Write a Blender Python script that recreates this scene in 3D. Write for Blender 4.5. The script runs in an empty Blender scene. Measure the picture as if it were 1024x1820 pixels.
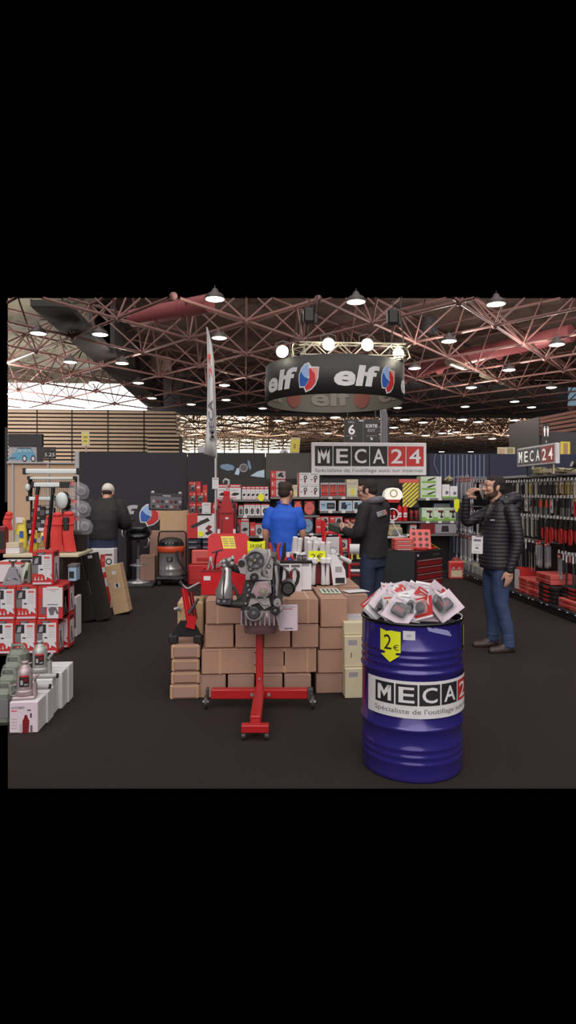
import bpy, bmesh, math, random
from mathutils import Vector, Matrix, noise
random.seed(7)
rnd = random.Random(11)
SC = bpy.context.scene
COL = SC.collection
PI = math.pi
# ---- camera model: full frame 1024x1820, focal length 1120 px, eye height 1.6 m
F, CX, HY, EYE = 1120.0, 512.0, 876.0, 1.6
YAW = math.radians(3.8)
SA, CA = math.sin(YAW), math.cos(YAW)
def P(px, py, D):
    t = (px - CX) / F
    return Vector((D * (SA + t * CA), D * (CA - t * SA), EYE + (HY - py) / F * D))
def Py(px, py, Y):
    t = (px - CX) / F
    return P(px, py, Y / (CA - t * SA))
def Px(px, py, X):
    t = (px - CX) / F
    return P(px, py, X / (SA + t * CA))
def Pz(px, py, Z):
    return P(px, py, F * (EYE - Z) / (py - HY))
ORD = 'first second third fourth fifth sixth seventh eighth ninth tenth eleventh twelfth thirteenth fourteenth fifteenth sixteenth seventeenth eighteenth nineteenth twentieth'.split()
for _t in ('twenty', 'thirty', 'forty'):
    ORD += [_t + '-' + w for w in 'first second third fourth fifth sixth seventh eighth ninth'.split()] + [{'twenty': 'thirtieth', 'thirty': 'fortieth', 'forty': 'fiftieth'}[_t]]

# ---- materials
def lin(c):
    c = c / 255.0
    return c / 12.92 if c <= 0.04045 else ((c + 0.055) / 1.055) ** 2.4
MATS = {}
def M(name, rgb=None, rough=.5, metal=0.0, bump=0.0, var=.10, scale=14.0, emit=0.0, trans=0.0, coat=0.0, spec=.5, stretch=None):
    if name in MATS: return MATS[name]
    if rgb is None: raise KeyError(name)
    m = bpy.data.materials.new(name); m.use_nodes = True
    nt = m.node_tree; N = nt.nodes; L = nt.links
    b = N['Principled BSDF']
    col = (lin(rgb[0]), lin(rgb[1]), lin(rgb[2]), 1)
    m.diffuse_color = col
    tc = N.new('ShaderNodeTexCoord'); nz = N.new('ShaderNodeTexNoise')
    nz.inputs['Scale'].default_value = scale; nz.inputs['Detail'].default_value = 4
    src = tc.outputs['Object']
    if stretch:
        mp = N.new('ShaderNodeMapping'); mp.inputs['Scale'].default_value = stretch
        L.new(src, mp.inputs[0]); src = mp.outputs[0]
    L.new(src, nz.inputs['Vector'])
    if var > 0:
        mx = N.new('ShaderNodeMix'); mx.data_type = 'RGBA'
        mx.inputs[6].default_value = tuple(c * (1 - var) for c in col[:3]) + (1,)
        mx.inputs[7].default_value = tuple(min(1, c * (1 + var)) for c in col[:3]) + (1,)
        L.new(nz.outputs['Fac'], mx.inputs[0]); L.new(mx.outputs[2], b.inputs['Base Color'])
    else:
        b.inputs['Base Color'].default_value = col
    b.inputs['Roughness'].default_value = rough
    b.inputs['Metallic'].default_value = metal
    b.inputs['Specular IOR Level'].default_value = spec
    if coat: b.inputs['Coat Weight'].default_value = coat; b.inputs['Coat Roughness'].default_value = .1
    if bump > 0:
        bp = N.new('ShaderNodeBump'); bp.inputs['Strength'].default_value = bump; bp.inputs['Distance'].default_value = .01
        L.new(nz.outputs['Fac'], bp.inputs['Height']); L.new(bp.outputs[0], b.inputs['Normal'])
    if emit > 0:
        b.inputs['Emission Color'].default_value = col; b.inputs['Emission Strength'].default_value = emit
    if trans > 0:
        b.inputs['Transmission Weight'].default_value = trans; b.inputs['IOR'].default_value = 1.1
    MATS[name] = m
    return m
def film(name, rgb, alpha, rough=.15):
    m = M(name, rgb, rough, var=0)
    m.node_tree.nodes['Principled BSDF'].inputs['Alpha'].default_value = alpha
    return m
M('white', (214, 212, 214), .55); M('white_gloss', (220, 219, 222), .25); M('paper', (205, 203, 206), .7, var=.03)
M('paper_pink', (206, 190, 200), .7, var=.03); M('pale_grey', (170, 168, 170), .5); M('grey', (112, 111, 114), .5)
M('ink', (32, 30, 33), .6, var=.03); M('ink_grey', (96, 94, 100), .6, var=.03); M('ink_light', (150, 147, 152), .6, var=.03)
M('red', (176, 34, 36), .45); M('red_print', (184, 42, 40), .5); M('red_gloss', (188, 26, 34), .45, spec=.3); M('red_dark', (118, 26, 30), .4)
M('red_paint', (166, 26, 30), .32, coat=.2, bump=.05); M('pale_red', (205, 92, 84), .5); M('orange', (206, 78, 42), .4)
M('black', (26, 25, 27), .5); M('black_gloss', (20, 20, 22), .2); M('black_matte', (22, 21, 22), .85); M('rubber', (24, 24, 25), .8, bump=.2)
M('charcoal', (48, 46, 50), .6); M('navy', (30, 32, 52), .6); M('wall_dark', (34, 33, 40), .7); M('steel', (150, 150, 152), .35, .45)
M('chrome', (176, 174, 176), .2, .6); M('dark_steel', (78, 77, 80), .42, .4); M('cast_alu', (160, 155, 157), .45, .3, bump=.25, scale=60)
M('iron', (62, 58, 59), .5, .3, bump=.3, scale=50); M('card', (166, 130, 110), .85, bump=.08, var=.12, scale=9)
M('card_b', (154, 122, 106), .85, bump=.08, var=.14, scale=7); M('card_light', (186, 156, 120), .85, bump=.05); M('tape', (186, 150, 116), .35, var=.05)
M('card_in', (60, 42, 34), .9); M('cream', (200, 190, 160), .75, var=.1); M('yellow', (226, 232, 32), .55, var=.03); M('yellow_soft', (222, 204, 80), .6)
M('drum_blue', (51, 43, 121), .2, .2, coat=.5, var=.06, scale=4); M('marker', (150, 150, 196), .5); M('green', (120, 170, 70), .5)
M('pale_green', (196, 212, 186), .6); M('jack_green', (112, 119, 108), .5, bump=.05); M('jack_grey', (150, 148, 156), .4, .2)
M('gold', (190, 172, 110), .35, .6); M('khaki', (150, 140, 104), .6); M('blue', (40, 84, 160), .5); M('pale_blue', (150, 182, 206), .5)
M('wood', (176, 138, 100), .7, var=.2, scale=6, stretch=(1, 1, 12)); M('wood_dark', (38, 27, 22), .9); M('beige', (190, 160, 132), .8, var=.05)
M('rope', (214, 66, 62), .8, bump=.5, scale=80); M('led_white', (214, 224, 222), .3, var=.02)
film('clear', (215, 218, 224), .16, .1); film('clear_thin', (225, 228, 232), .18, .1)

# ---- mesh builder
class MB:
    def __init__(s): s.v = []; s.f = []; s.mi = []; s.sm = []; s.mats = []
    def idx(s, m):
        if isinstance(m, str): m = MATS[m]
        if m not in s.mats: s.mats.append(m)
        return s.mats.index(m)
    def add(s, vs, fs, m, smooth=False, T=None):
        o = len(s.v); i = s.idx(m)
        for p in vs:
            p = Vector(p); s.v.append(T @ p if T is not None else p)
        for f in fs: s.f.append([o + k for k in f]); s.mi.append(i); s.sm.append(smooth)
        return s
    def box(s, x0, y0, z0, x1, y1, z1, m, c=0.0, T=None):
        x0, x1 = min(x0, x1), max(x0, x1); y0, y1 = min(y0, y1), max(y0, y1); z0, z1 = min(z0, z1), max(z0, z1)
        if c <= 0:
            v = [(x0,y0,z0),(x1,y0,z0),(x1,y1,z0),(x0,y1,z0),(x0,y0,z1),(x1,y0,z1),(x1,y1,z1),(x0,y1,z1)]
            f = [(0,3,2,1),(4,5,6,7),(0,1,5,4),(1,2,6,5),(2,3,7,6),(3,0,4,7)]
            return s.add(v, f, m, False, T)
        c = min(c, (x1-x0)*.45, (y1-y0)*.45, (z1-z0)*.45)
        v = []; ids = {}
        for ix, X in ((0, x0), (1, x1)):
            for iy, Y in ((0, y0), (1, y1)):
                for iz, Z in ((0, z0), (1, z1)):
                    dx = c if ix == 0 else -c; dy = c if iy == 0 else -c; dz = c if iz == 0 else -c
                    for a, p in enumerate(((X, Y+dy, Z+dz), (X+dx, Y, Z+dz), (X+dx, Y+dy, Z))):
                        ids[ix, iy, iz, a] = len(v); v.append(p)
        g = lambda *k: ids[k]
        f = [(g(0,0,0,0),g(0,0,1,0),g(0,1,1,0),g(0,1,0,0)),(g(1,0,0,0),g(1,1,0,0),g(1,1,1,0),g(1,0,1,0)),
             (g(0,0,0,1),g(1,0,0,1),g(1,0,1,1),g(0,0,1,1)),(g(0,1,0,1),g(0,1,1,1),g(1,1,1,1),g(1,1,0,1)),
             (g(0,0,0,2),g(0,1,0,2),g(1,1,0,2),g(1,0,0,2)),(g(0,0,1,2),g(1,0,1,2),g(1,1,1,2),g(0,1,1,2))]
        for i in (0,1):
            for j in (0,1):
                q = [g(0,i,j,1), g(0,i,j,2), g(1,i,j,2), g(1,i,j,1)]; f.append(q if (i ^ j) else q[::-1])
                q = [g(i,0,j,0), g(i,0,j,2), g(i,1,j,2), g(i,1,j,0)]; f.append(q if not (i ^ j) else q[::-1])
                q = [g(i,j,0,0), g(i,j,0,1), g(i,j,1,1), g(i,j,1,0)]; f.append(q if (i ^ j) else q[::-1])
                for k in (0,1):
                    q = [g(i,j,k,0), g(i,j,k,1), g(i,j,k,2)]; f.append(q if (i+j+k) % 2 else q[::-1])
        return s.add(v, f, m, False, T)
    def cbox(s, c, size, m, ch=0.0, R=None):
        T = Matrix.Translation(Vector(c)) @ (R.to_4x4() if R is not None else Matrix())
        a, b, d = size[0]/2, size[1]/2, size[2]/2
        return s.box(-a,-b,-d,a,b,d, m, ch, T)
    def bar(s, p0, p1, w, h, m, ch=0.0):
        p0, p1 = Vector(p0), Vector(p1); d = p1 - p0
        q = d.to_track_quat('Z', 'Y')
        T = Matrix.Translation((p0+p1)/2) @ q.to_matrix().to_4x4()
        return s.box(-w/2,-h/2,-d.length/2,w/2,h/2,d.length/2, m, ch, T)
    def tube(s, pts, r, m, n=8, closed=False, T=None, caps=True, flat=1.0):
        pts = [Vector(p) for p in pts]; k = len(pts)
        rs = r if isinstance(r, (list, tuple)) else [r]*k
        tang = []
        for i in range(k):
            a = pts[i-1] if (i or closed) else pts[i]; b = pts[(i+1) % k] if (i < k-1 or closed) else pts[i]
            t = b - a; tang.append(t.normalized() if t.length > 1e-9 else Vector((0,0,1)))
        up = Vector((0,0,1)) if abs(tang[0].z) < .9 else Vector((1,0,0))
        u = tang[0].cross(up).normalized(); vs = []; fs = []
        for i in range(k):
            t = tang[i]; u = (u - t*u.dot(t))
            u = u.normalized() if u.length > 1e-6 else t.orthogonal().normalized()
            w = t.cross(u)
            for j in range(n):
                a = 2*PI*j/n; vs.append(pts[i] + u*(math.cos(a)*rs[i]) + w*(math.sin(a)*rs[i]*flat))
        for i in range(k if closed else k-1):
            for j in range(n):
                a, b = i*n+j, i*n+(j+1) % n; c, d = ((i+1) % k)*n+(j+1) % n, ((i+1) % k)*n+j
                fs.append((a,b,c,d))
        s.add(vs, fs, m, n > 5, T)
        if caps and not closed:
            s.add([vs[j] for j in range(n)], [tuple(range(n))[::-1]], m, False, T)
            s.add([vs[(k-1)*n+j] for j in range(n)], [tuple(range(n))], m, False, T)
        return s
    def cyl(s, p0, p1, r, m, n=12, r1=None, T=None): return s.tube([p0, p1], [r, r if r1 is None else r1], m, n, T=T)
    def lathe(s, prof, m, n=24, T=None, smooth=True, caps=True):
        vs = []; fs = []
        for r, z in prof:
            for j in range(n):
                a = 2*PI*j/n; vs.append((r*math.cos(a), r*math.sin(a), z))
        for i in range(len(prof)-1):
            for j in range(n):
                fs.append((i*n+j, i*n+(j+1) % n, (i+1)*n+(j+1) % n, (i+1)*n+j))
        s.add(vs, fs, m, smooth, T)
        if caps:
            if prof[0][0] > 1e-5: s.add(vs[:n], [tuple(range(n))[::-1]], m, False, T)
            if prof[-1][0] > 1e-5: s.add(vs[-n:], [tuple(range(n))], m, False, T)
        return s
    def prism(s, poly, y0, y1, m, T=None):          # poly (x,z) counter-clockwise seen from -y, front at y0
        n = len(poly); ar = sum(poly[i][0]*poly[(i+1) % n][1]-poly[(i+1) % n][0]*poly[i][1] for i in range(n))
        if ar < 0: poly = poly[::-1]
        vs = [(x,y0,z) for x,z in poly] + [(x,y1,z) for x,z in poly]
        fs = [tuple(range(n)), tuple(range(2*n-1, n-1, -1))] + [(i, n+i, n+(i+1) % n, (i+1) % n) for i in range(n)]
        return s.add(vs, fs, m, False, T)
    def flat(s, poly, y, m, T=None):                # printed shape facing -y
        n = len(poly); ar = sum(poly[i][0]*poly[(i+1) % n][1]-poly[(i+1) % n][0]*poly[i][1] for i in range(n))
        if ar < 0: poly = poly[::-1]
        return s.add([(x,y,z) for x,z in poly], [tuple(range(n))], m, False, T)
    def rect(s, x0, z0, x1, z1, y, m, T=None): return s.flat([(x0,z0),(x1,z0),(x1,z1),(x0,z1)], y, m, T)
    def disc(s, x, z, r, y, m, n=20, rz=None, T=None):
        return s.flat([(x+r*math.cos(2*PI*i/n), z+(rz or r)*math.sin(2*PI*i/n)) for i in range(n)], y, m, T)
    def ring(s, x, z, ro, ri, y, m, n=24, T=None):
        vs = []; fs = []
        for i in range(n):
            a = 2*PI*i/n; vs += [(x+ro*math.cos(a), y, z+ro*math.sin(a)), (x+ri*math.cos(a), y, z+ri*math.sin(a))]
        for i in range(n):
            j = (i+1) % n; fs.append((2*i, 2*j, 2*j+1, 2*i+1))
        return s.add(vs, fs, m, False, T)
    def sph(s, c, rx, ry, rz, m, nu=16, nv=10, T=None):
        prof = [(math.sin(PI*i/nv), -math.cos(PI*i/nv)) for i in range(nv+1)]
        TT = Matrix.Translation(Vector(c)) @ Matrix.Diagonal((rx, ry, rz, 1))
        if T is not None: TT = T @ TT
        vs = [(0,0,-1)]; fs = []
        for r, z in prof[1:-1]:
            for j in range(nu): a = 2*PI*j/nu; vs.append((r*math.cos(a), r*math.sin(a), z))
        vs.append((0,0,1)); k = nv-1
        for j in range(nu):
            fs.append((0, 1+(j+1) % nu, 1+j)); fs.append((len(vs)-1, 1+(k-1)*nu+j, 1+(k-1)*nu+(j+1) % nu))
            for i in range(k-1): fs.append((1+i*nu+j, 1+i*nu+(j+1) % nu, 1+(i+1)*nu+(j+1) % nu, 1+(i+1)*nu+j))
        return s.add(vs, fs, m, True, TT)
    def loft(s, rings, m, n=20, ex=2.0, T=None):    # rings (cx,cy,z,rx,ry): horizontal super-ellipses bottom to top
        vs = []; fs = []
        for (cx, cy, z, rx, ry) in rings:
            for j in range(n):
                a = 2*PI*j/n; ca, sa = math.cos(a), math.sin(a)
                k = (abs(ca)**ex + abs(sa)**ex) ** (-1/ex)
                vs.append((cx+rx*ca*k, cy+ry*sa*k, z))
        for i in range(len(rings)-1):
            for j in range(n): fs.append((i*n+j, i*n+(j+1) % n, (i+1)*n+(j+1) % n, (i+1)*n+j))
        fs += [tuple(range(n))[::-1], tuple(range((len(rings)-1)*n, len(rings)*n))]
        return s.add(vs, fs, m, True, T)
    def text(s, txt, x0, z0, x1, z1, y, m, shear=0.0, bold=0.0, T=None):
        vs, fs = text_mesh(txt, shear, bold)
        return s.add([(x0+(x1-x0)*a, y, z0+(z1-z0)*b) for a, b in vs], fs, m, False, T)
    def merge(s, o, T=None):
        b = len(s.v)
        for p in o.v: s.v.append(T @ p if T is not None else p)
        for f, i, g in zip(o.f, o.mi, o.sm): s.f.append([b+k for k in f]); s.mi.append(s.idx(o.mats[i])); s.sm.append(g)
        return s
    def mesh(s, name):
        me = bpy.data.meshes.new(name); me.from_pydata(s.v, [], s.f)
        for m in s.mats: me.materials.append(m)
        me.polygons.foreach_set('material_index', s.mi); me.polygons.foreach_set('use_smooth', s.sm); me.update()
        return me
    def build(s, name, parent=None, loc=(0,0,0), rz=0.0, kind=None):
        o = bpy.data.objects.new(name, s.mesh(name)); COL.objects.link(o)
        o.location = loc; o.rotation_euler = (0,0,rz)
        if parent is not None: o.parent = parent
        if kind: o['kind'] = kind
        return o
_TX = {}
def text_mesh(txt, shear=0.0, bold=0.0):
    k = (txt, shear, bold)
    if k in _TX: return _TX[k]
    cu = bpy.data.curves.new('lettering', 'FONT'); cu.body = txt; cu.size = 1; cu.shear = shear; cu.offset = bold; cu.resolution_u = 3
    o = bpy.data.objects.new('lettering', cu); COL.objects.link(o)
    bpy.context.view_layer.update()
    me = bpy.data.meshes.new_from_object(o.evaluated_get(bpy.context.evaluated_depsgraph_get()))
    bpy.data.objects.remove(o); bpy.data.curves.remove(cu)
    xs = [v.co.x for v in me.vertices]; ys = [v.co.y for v in me.vertices]
    a, b, c, d = min(xs), max(xs), min(ys), max(ys)
    r = ([((v.co.x-a)/(b-a), (v.co.y-c)/(d-c)) for v in me.vertices], [tuple(p.vertices) for p in me.polygons])
    bpy.data.meshes.remove(me); _TX[k] = r
    return r
def bend(mb, R, y_in=0.0, step=.035, sign=-1):
    """wrap a flat (x, z) print facing -y round a vertical cylinder of radius R (x = arc length); returns a new MB"""
    out = MB()
    bm = bmesh.new(); vs = [bm.verts.new(p) for p in mb.v]
    for f, i in zip(mb.f, mb.mi):
        try: fc = bm.faces.new([vs[k] for k in f]); fc.material_index = i
        except ValueError: pass
    xs = [p.x for p in mb.v]; x = math.ceil(min(xs)/step)*step
    while x < max(xs):
        bmesh.ops.bisect_plane(bm, geom=bm.verts[:]+bm.edges[:]+bm.faces[:], plane_co=(x,0,0), plane_no=(1,0,0)); x += step
    bm.verts.index_update()
    pv = []
    for v in bm.verts:
        a = v.co.x / R; rr = R - sign*0 + (-v.co.y)
        pv.append((rr*math.sin(a), -rr*math.cos(a), v.co.z))
    for i, m in enumerate(mb.mats):
        fs = [tuple(v.index for v in f.verts) for f in bm.faces if f.material_index == i]
        if fs: out.add(pv, fs, m)
    bm.free()
    return out

# ---- objects
def tag(o, label, cat, group=None):
    o['label'] = label; o['category'] = cat
    if group: o['group'] = group
    return o
def thing(name, label, cat, loc, rz=0.0, group=None):
    o = bpy.data.objects.new(name, None); COL.objects.link(o); o.empty_display_size = .05
    o.location = loc; o.rotation_euler = (0,0,rz)
    return tag(o, label, cat, group)
def copy_of(root, loc, label, rz=None, group=None, rot=None):
    r = root.copy(); COL.objects.link(r); r.location = loc; r['label'] = label
    if rz is not None: r.rotation_euler = (0,0,rz)
    if rot is not None: r.rotation_euler = rot
    if group: r['group'] = group
    for ch in root.children:
        c = ch.copy(); COL.objects.link(c); c.parent = r
        for g in ch.children:
            d = g.copy(); COL.objects.link(d); d.parent = c
    return r
def struct(o): o['kind'] = 'structure'; return o
class Row:
    """places copies: first use moves the prototype itself"""
    def __init__(s, proto): s.p = proto; s.used = False
    def put(s, loc, label, rz=None, rot=None, group=None):
        if not s.used:
            s.used = True; o = s.p; o.location = loc; o['label'] = label
            if rz is not None: o.rotation_euler = (0,0,rz)
            if rot is not None: o.rotation_euler = rot
            if group: o['group'] = group
            return o
        return copy_of(s.p, loc, label, rz, group, rot)
# =====================================================================  THE HALL
M('carpet', (45, 38, 37), .95, bump=.5, var=.22, scale=260, spec=.2); M('truss_red', (116, 82, 76), .6, var=.12, scale=2); M('truss_far', (132, 112, 96), .6, var=.12, scale=2)
M('deck_far_lit', (120, 92, 82), .85, var=.2, scale=3); M('deck', (104, 86, 78), .85, var=.25, scale=3); M('deck_daylit', (112, 108, 92), .8, var=.15, scale=3); M('beam_dark', (44, 40, 41), .7)  # bay and far decks are paler: light falling there put into the colour
M('slat', (182, 160, 138), .7, var=.12, scale=3); M('slat_back', (40, 30, 26), .9); M('duct_pink', (140, 76, 78), .5, .2); M('duct_silver', (150, 140, 120), .4, .5)
M('sign_black', (38, 37, 38), .6, var=.04); M('lamp_body', (70, 62, 60), .5); M('lamp_glow', (255, 246, 232), .5, emit=7.0, var=0); M('spot_glow', (255, 240, 196), .5, emit=26.0, var=0)
M('daylight', (236, 240, 244), .5, emit=6, var=0); M('daylight_warm', (240, 230, 206), .5, emit=2.2, var=0); M('daylight_dim', (236, 214, 186), .5, emit=.5, var=0); M('sky_pane', (150, 186, 204), .5, emit=.35, var=0)
def cam_poly(pts, z):                # (right, depth) camera-aligned plan -> world
    return [Vector((d*SA + r*CA, d*CA - r*SA, z)) for r, d in pts]
TL, TR, TU = (14-CX)/F, .60, (HY-530)/F
def extent(d0, d1, z): return cam_poly([(TL*d0, d0), (TR*d0, d0), (TR*d1, d1), (TL*d1, d1)], z)
mb = MB(); mb.add(extent(3.42, 14.2, 0) + extent(3.42, 14.2, -.006), [(0,1,2,3), (7,6,5,4), (0,4,5,1), (1,5,6,2), (2,6,7,3), (3,7,4,0)], 'carpet')
struct(mb.build('floor'))
M('hall_floor', (70, 62, 58), .8)
mb = MB(); mb.add(extent(14.2, 112, -.02), [(0,1,2,3)], 'hall_floor'); struct(mb.build('floor_hall'))
def clip(p, q):
    a, b = 0.0, 1.0
    for f in (lambda v, r, d: d*TU - (v.z-EYE), lambda v, r, d: r - TL*d, lambda v, r, d: TR*d - r):
        def g(v):
            d = v.x*SA + v.y*CA; r = v.x*CA - v.y*SA
            return f(v, r, d)
        A0, B0 = g(p), g(q)
        if A0 < 0 and B0 < 0: return None
        if A0 < 0: a = max(a, A0/(A0-B0))
        elif B0 < 0: b = min(b, A0/(A0-B0))
    if b - a < .02: return None
    return p.lerp(q, a), p.lerp(q, b)
ZL, ZU = 9.0, 11.5
HX, HYY, X0N, Y0N = 2.74, 3.26, -5.47, 27.2
def frame(mb, i0, i1, j0, j1, m, rl, ru, rw, n, ymin=0, ymax=1e9):
    node = lambda i, j, z: Vector((X0N+i*HX, Y0N+j*HYY, z))
    def bar(p, q, r):
        if min(p.y, q.y) < ymin or max(p.y, q.y) > ymax: return
        c = clip(p, q)
        if c: mb.tube(c, r, m, n, caps=False)
    for i in range(i0, i1):
        for j in range(j0, j1):
            up = (i+j) % 2
            z, r = (ZU, ru) if up else (ZL, rl)
            p = node(i, j, z)
            for di in (1, -1): bar(p, node(i+di, j+1, z), r)
            if up:
                for di, dj in ((1,0),(-1,0),(0,1),(0,-1)): bar(p, node(i+di, j+dj, ZL), rw)
            else:
                c = clip(p-Vector((0,0,.12)), p+Vector((0,0,.12)))
                if c and ymin <= p.y <= ymax: mb.sph(p, .16, .16, .16, m, 8, 5)
mb = MB(); frame(mb, -12, 16, -3, 11, 'truss_red', .066, .066, .048, 6, 18, 58.9)
struct(mb.build('ceiling_truss'))
mb = MB(); frame(mb, -20, 24, 10, 27, 'truss_far', .08, .08, .06, 5, 60.2, 111)
struct(mb.build('ceiling_truss_far'))
def deck(d0, d1, z, l, r, m, name):
    # corrugated sheet: real ribs running across the hall
    mb = MB(); k = int((d1-d0)/.55)
    pr = []
    for q in range(k+1):
        d = d0 + q*(d1-d0)/k; zz = z + (.16 if q % 2 else 0)
        pr.append((d, zz))
    for (a, za), (b, zb) in zip(pr, pr[1:]):
        L = lambda d: TL*d if l is None else l(d); R = lambda d: TR*d if r is None else r(d)
        mb.add([Vector((d*SA+x*CA, d*CA-x*SA, zz)) for d, x, zz in ((a, L(a), za), (a, R(a), za), (b, R(b), zb), (b, L(b), zb))], [(0,3,2,1)], m)
    return struct(mb.build(name))
XB = -8.0
split = lambda d: (XB - d*SA) / CA
deck((12.3-EYE)/TU, 59.2, 12.3, split, None, 'deck', 'ceiling')
deck((12.3-EYE)/TU, 56.4, 12.3, None, split, 'deck_daylit', 'ceiling_bay')
deck(60.0, 112, 12.3, None, None, 'deck_far_lit', 'ceiling_far')
mb = MB()
for q in range(9):
    y = 78+q*3.8
    mb.box(-19, y, 12.15, 1.5+q*.3, y+1.7, 12.25, 'daylight_warm'); mb.box(3+q*.3, y, 12.15, 15, y+1.0, 12.25, 'daylight_dim')
struct(mb.build('window_4'))
mb = MB()
c = clip(Vector((XB-.7, 20, 9.2)), Vector((XB-.7, 56.6, 9.2)))
mb.box(XB-.75, c[0].y+1.0, 9.2, XB+.75, 56.2, 9.45, 'beam_dark'); mb.box(XB-.7, 35.6, 9.45, XB-.45, 56.2, 12.2, 'beam_dark'); mb.box(XB+.45, 35.6, 9.45, XB+.7, 56.2, 12.2, 'beam_dark'); mb.box(XB-.95, c[0].y+1.6, 9.34, XB-.75, 56.2, 9.42, 'iron')
struct(mb.build('ceiling_beam'))
mb = MB(); mb.box(-21.3, 59, 8.85, 31, 59.7, 9.7, 'beam_dark'); mb.box(-21.3, 59, 9.7, 31, 59.3, 12.4, 'beam_dark'); struct(mb.build('ceiling_beam_far'))
for px in (330, 470, 640, 800, 930):  # added point lights brighten the far hall, apart from its lamp bodies
    l = bpy.data.lights.new('far_fill_light', 'POINT'); l.energy = 2600; l.color = (1, .86, .76); l.shadow_soft_size = .3
    o = bpy.data.objects.new('far_fill_light', l); COL.objects.link(o); o.location = P(px, 770, 78)
# far end wall with bright glazing on the left
a = P(19, 800, 112); b = P(1022, 800, 112)
mb = MB(); mb.box(a.x, 112.3, 0, b.x, 112.8, 13, 'beam_dark'); struct(mb.build('wall_far'))
mb = MB()
for k in range(8):
    x = P(322, 800, 112).x + k*2.6; mb.box(x, 112.1, 8.0, x+2.35, 112.2, 11.2, 'daylight_warm')
struct(mb.build('window_1'))
# slatted timber wall on the left with the daylight window above
SY = 56.0
xl, xr = Py(14, 800, SY).x, Py(312, 800, SY).x
zt = Py(200, 729, SY).z
mb = MB(); mb.box(xl, SY+.25, 0, xr, SY+.5, zt, 'slat_back')
z = zt-.27; k = 0
while z > 3.2:
    mb.box(xl, SY, z, xr, SY+.22, z+.205, 'slat'); z -= .335
for px in (66, 128, 192, 256): x = Py(px, 760, SY).x; mb.box(x-.04, SY-.05, 3.2, x+.04, SY, zt, 'slat_back')
# projecting lower block and the returning corner
x0, x1 = Py(262, 780, 53).x, Py(318, 780, 53).x; z1 = Py(290, 772, 53).z
mb.box(x0, 53.2, 0, x1, SY, z1, 'slat_back')
z = z1-.2
while z > 3.2: mb.box(x0, 53, z, x1, 53.2, z+.16, 'slat'); z -= .33
z = zt-.27
xe = Py(332, 780, 58).x
while z > 3.2:
    mb.add([(xr, SY, z), (xe, SY+5, z), (xe, SY+5, z+.165), (xr, SY, z+.165)], [(0,1,2,3)], 'slat'); z -= .335
struct(mb.build('wall_left'))
mb = MB(); x1 = XB-.72
zb, zw = zt+.02, Py(120, 681, SY).z
mb.box(xl, SY+.1, zb, x1, SY+.2, zw, 'daylight'); 
mb.box(xl, SY+.1, zw, x1+.7, SY+.3, 12.5, 'deck_daylit'); mb.box(xl, SY, zb-.06, x1+.7, SY+.3, zb, 'grey')
struct(mb.build('window_2'))
# right hand service block with slats, behind the far stands
RY = 34.0
x0, x1 = Py(958, 760, RY).x, Py(1023, 760, RY).x
mb = MB(); mb.box(x0, RY, 0, x1, RY+4, Py(990, 741, RY).z, 'beam_dark')
M('slat_brown', (96, 62, 50), .7, var=.15, scale=3)
for k, (p0, p1) in enumerate(((744, 731), (750, 738), (757, 746), (764, 754), (771, 762))):
    za, zc = Py(960, p0, RY).z, Py(1022, p1, RY).z
    mb.add([(x0, RY-.1, za-.1), (x1, RY-.1, zc-.1), (x1, RY-.1, zc+.06), (x0, RY-.1, za+.06)], [(0,1,2,3)], 'slat_brown')
mb.box(Py(975, 770, RY).x, RY-.15, 0, x1, RY, Py(990, 768, RY).z, 'charcoal'); struct(mb.build('wall_right'))
mb = MB()
for k in range(3): x = Py(1006+k*6, 700, 58).x; mb.box(x, 57.5, Py(1010, 722, 58).z, x+.27, 57.6, Py(1010, 690, 58).z, 'sky_pane')
struct(mb.build('window_3'))
# ducts
def duct(name, pts, r, m, label):
    mb = MB(); mb.tube(pts, r, m, 20)
    L = (Vector(pts[-1])-Vector(pts[0])); k = max(2, int(L.length/1.4))
    for q in range(1, k):
        c = Vector(pts[0]).lerp(Vector(pts[-1]), q/k); d = L.normalized()*.03; mb.tube([c-d, c+d], r+.025, m, 20)
    tag(mb.build(name), label, 'duct')
duct('air_duct', [P(236, 566, 31), P(372, 539, 28.5)], .42, 'duct_pink', 'large round pinkish air duct high in the roof beyond the dark beam')
duct('air_duct', [P(690, 676, 46), P(800, 640, 41), P(1016, 592, 35)], .48, 'duct_pink', 'long dark red air duct crossing the roof behind the round hanging banner')
duct('air_duct', [P(797, 642, 39), P(846, 658, 42)], .27, 'duct_silver', 'short bare metal duct length, higher of the two in the roof')
duct('air_duct', [P(858, 664, 43), P(925, 688, 47)], .27, 'duct_silver', 'bare metal duct length, lower and longer of the two in the roof')
duct('air_duct', [P(762, 566, 36), P(762, 592, 36)], .5, 'beam_dark', 'short upright dark duct stub under the roof deck')
duct('air_duct', [P(286, 636, 42), P(286, 660, 42)], .7, 'deck', 'wide round brown duct outlet under the roof, beyond the feather flag')
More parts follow.
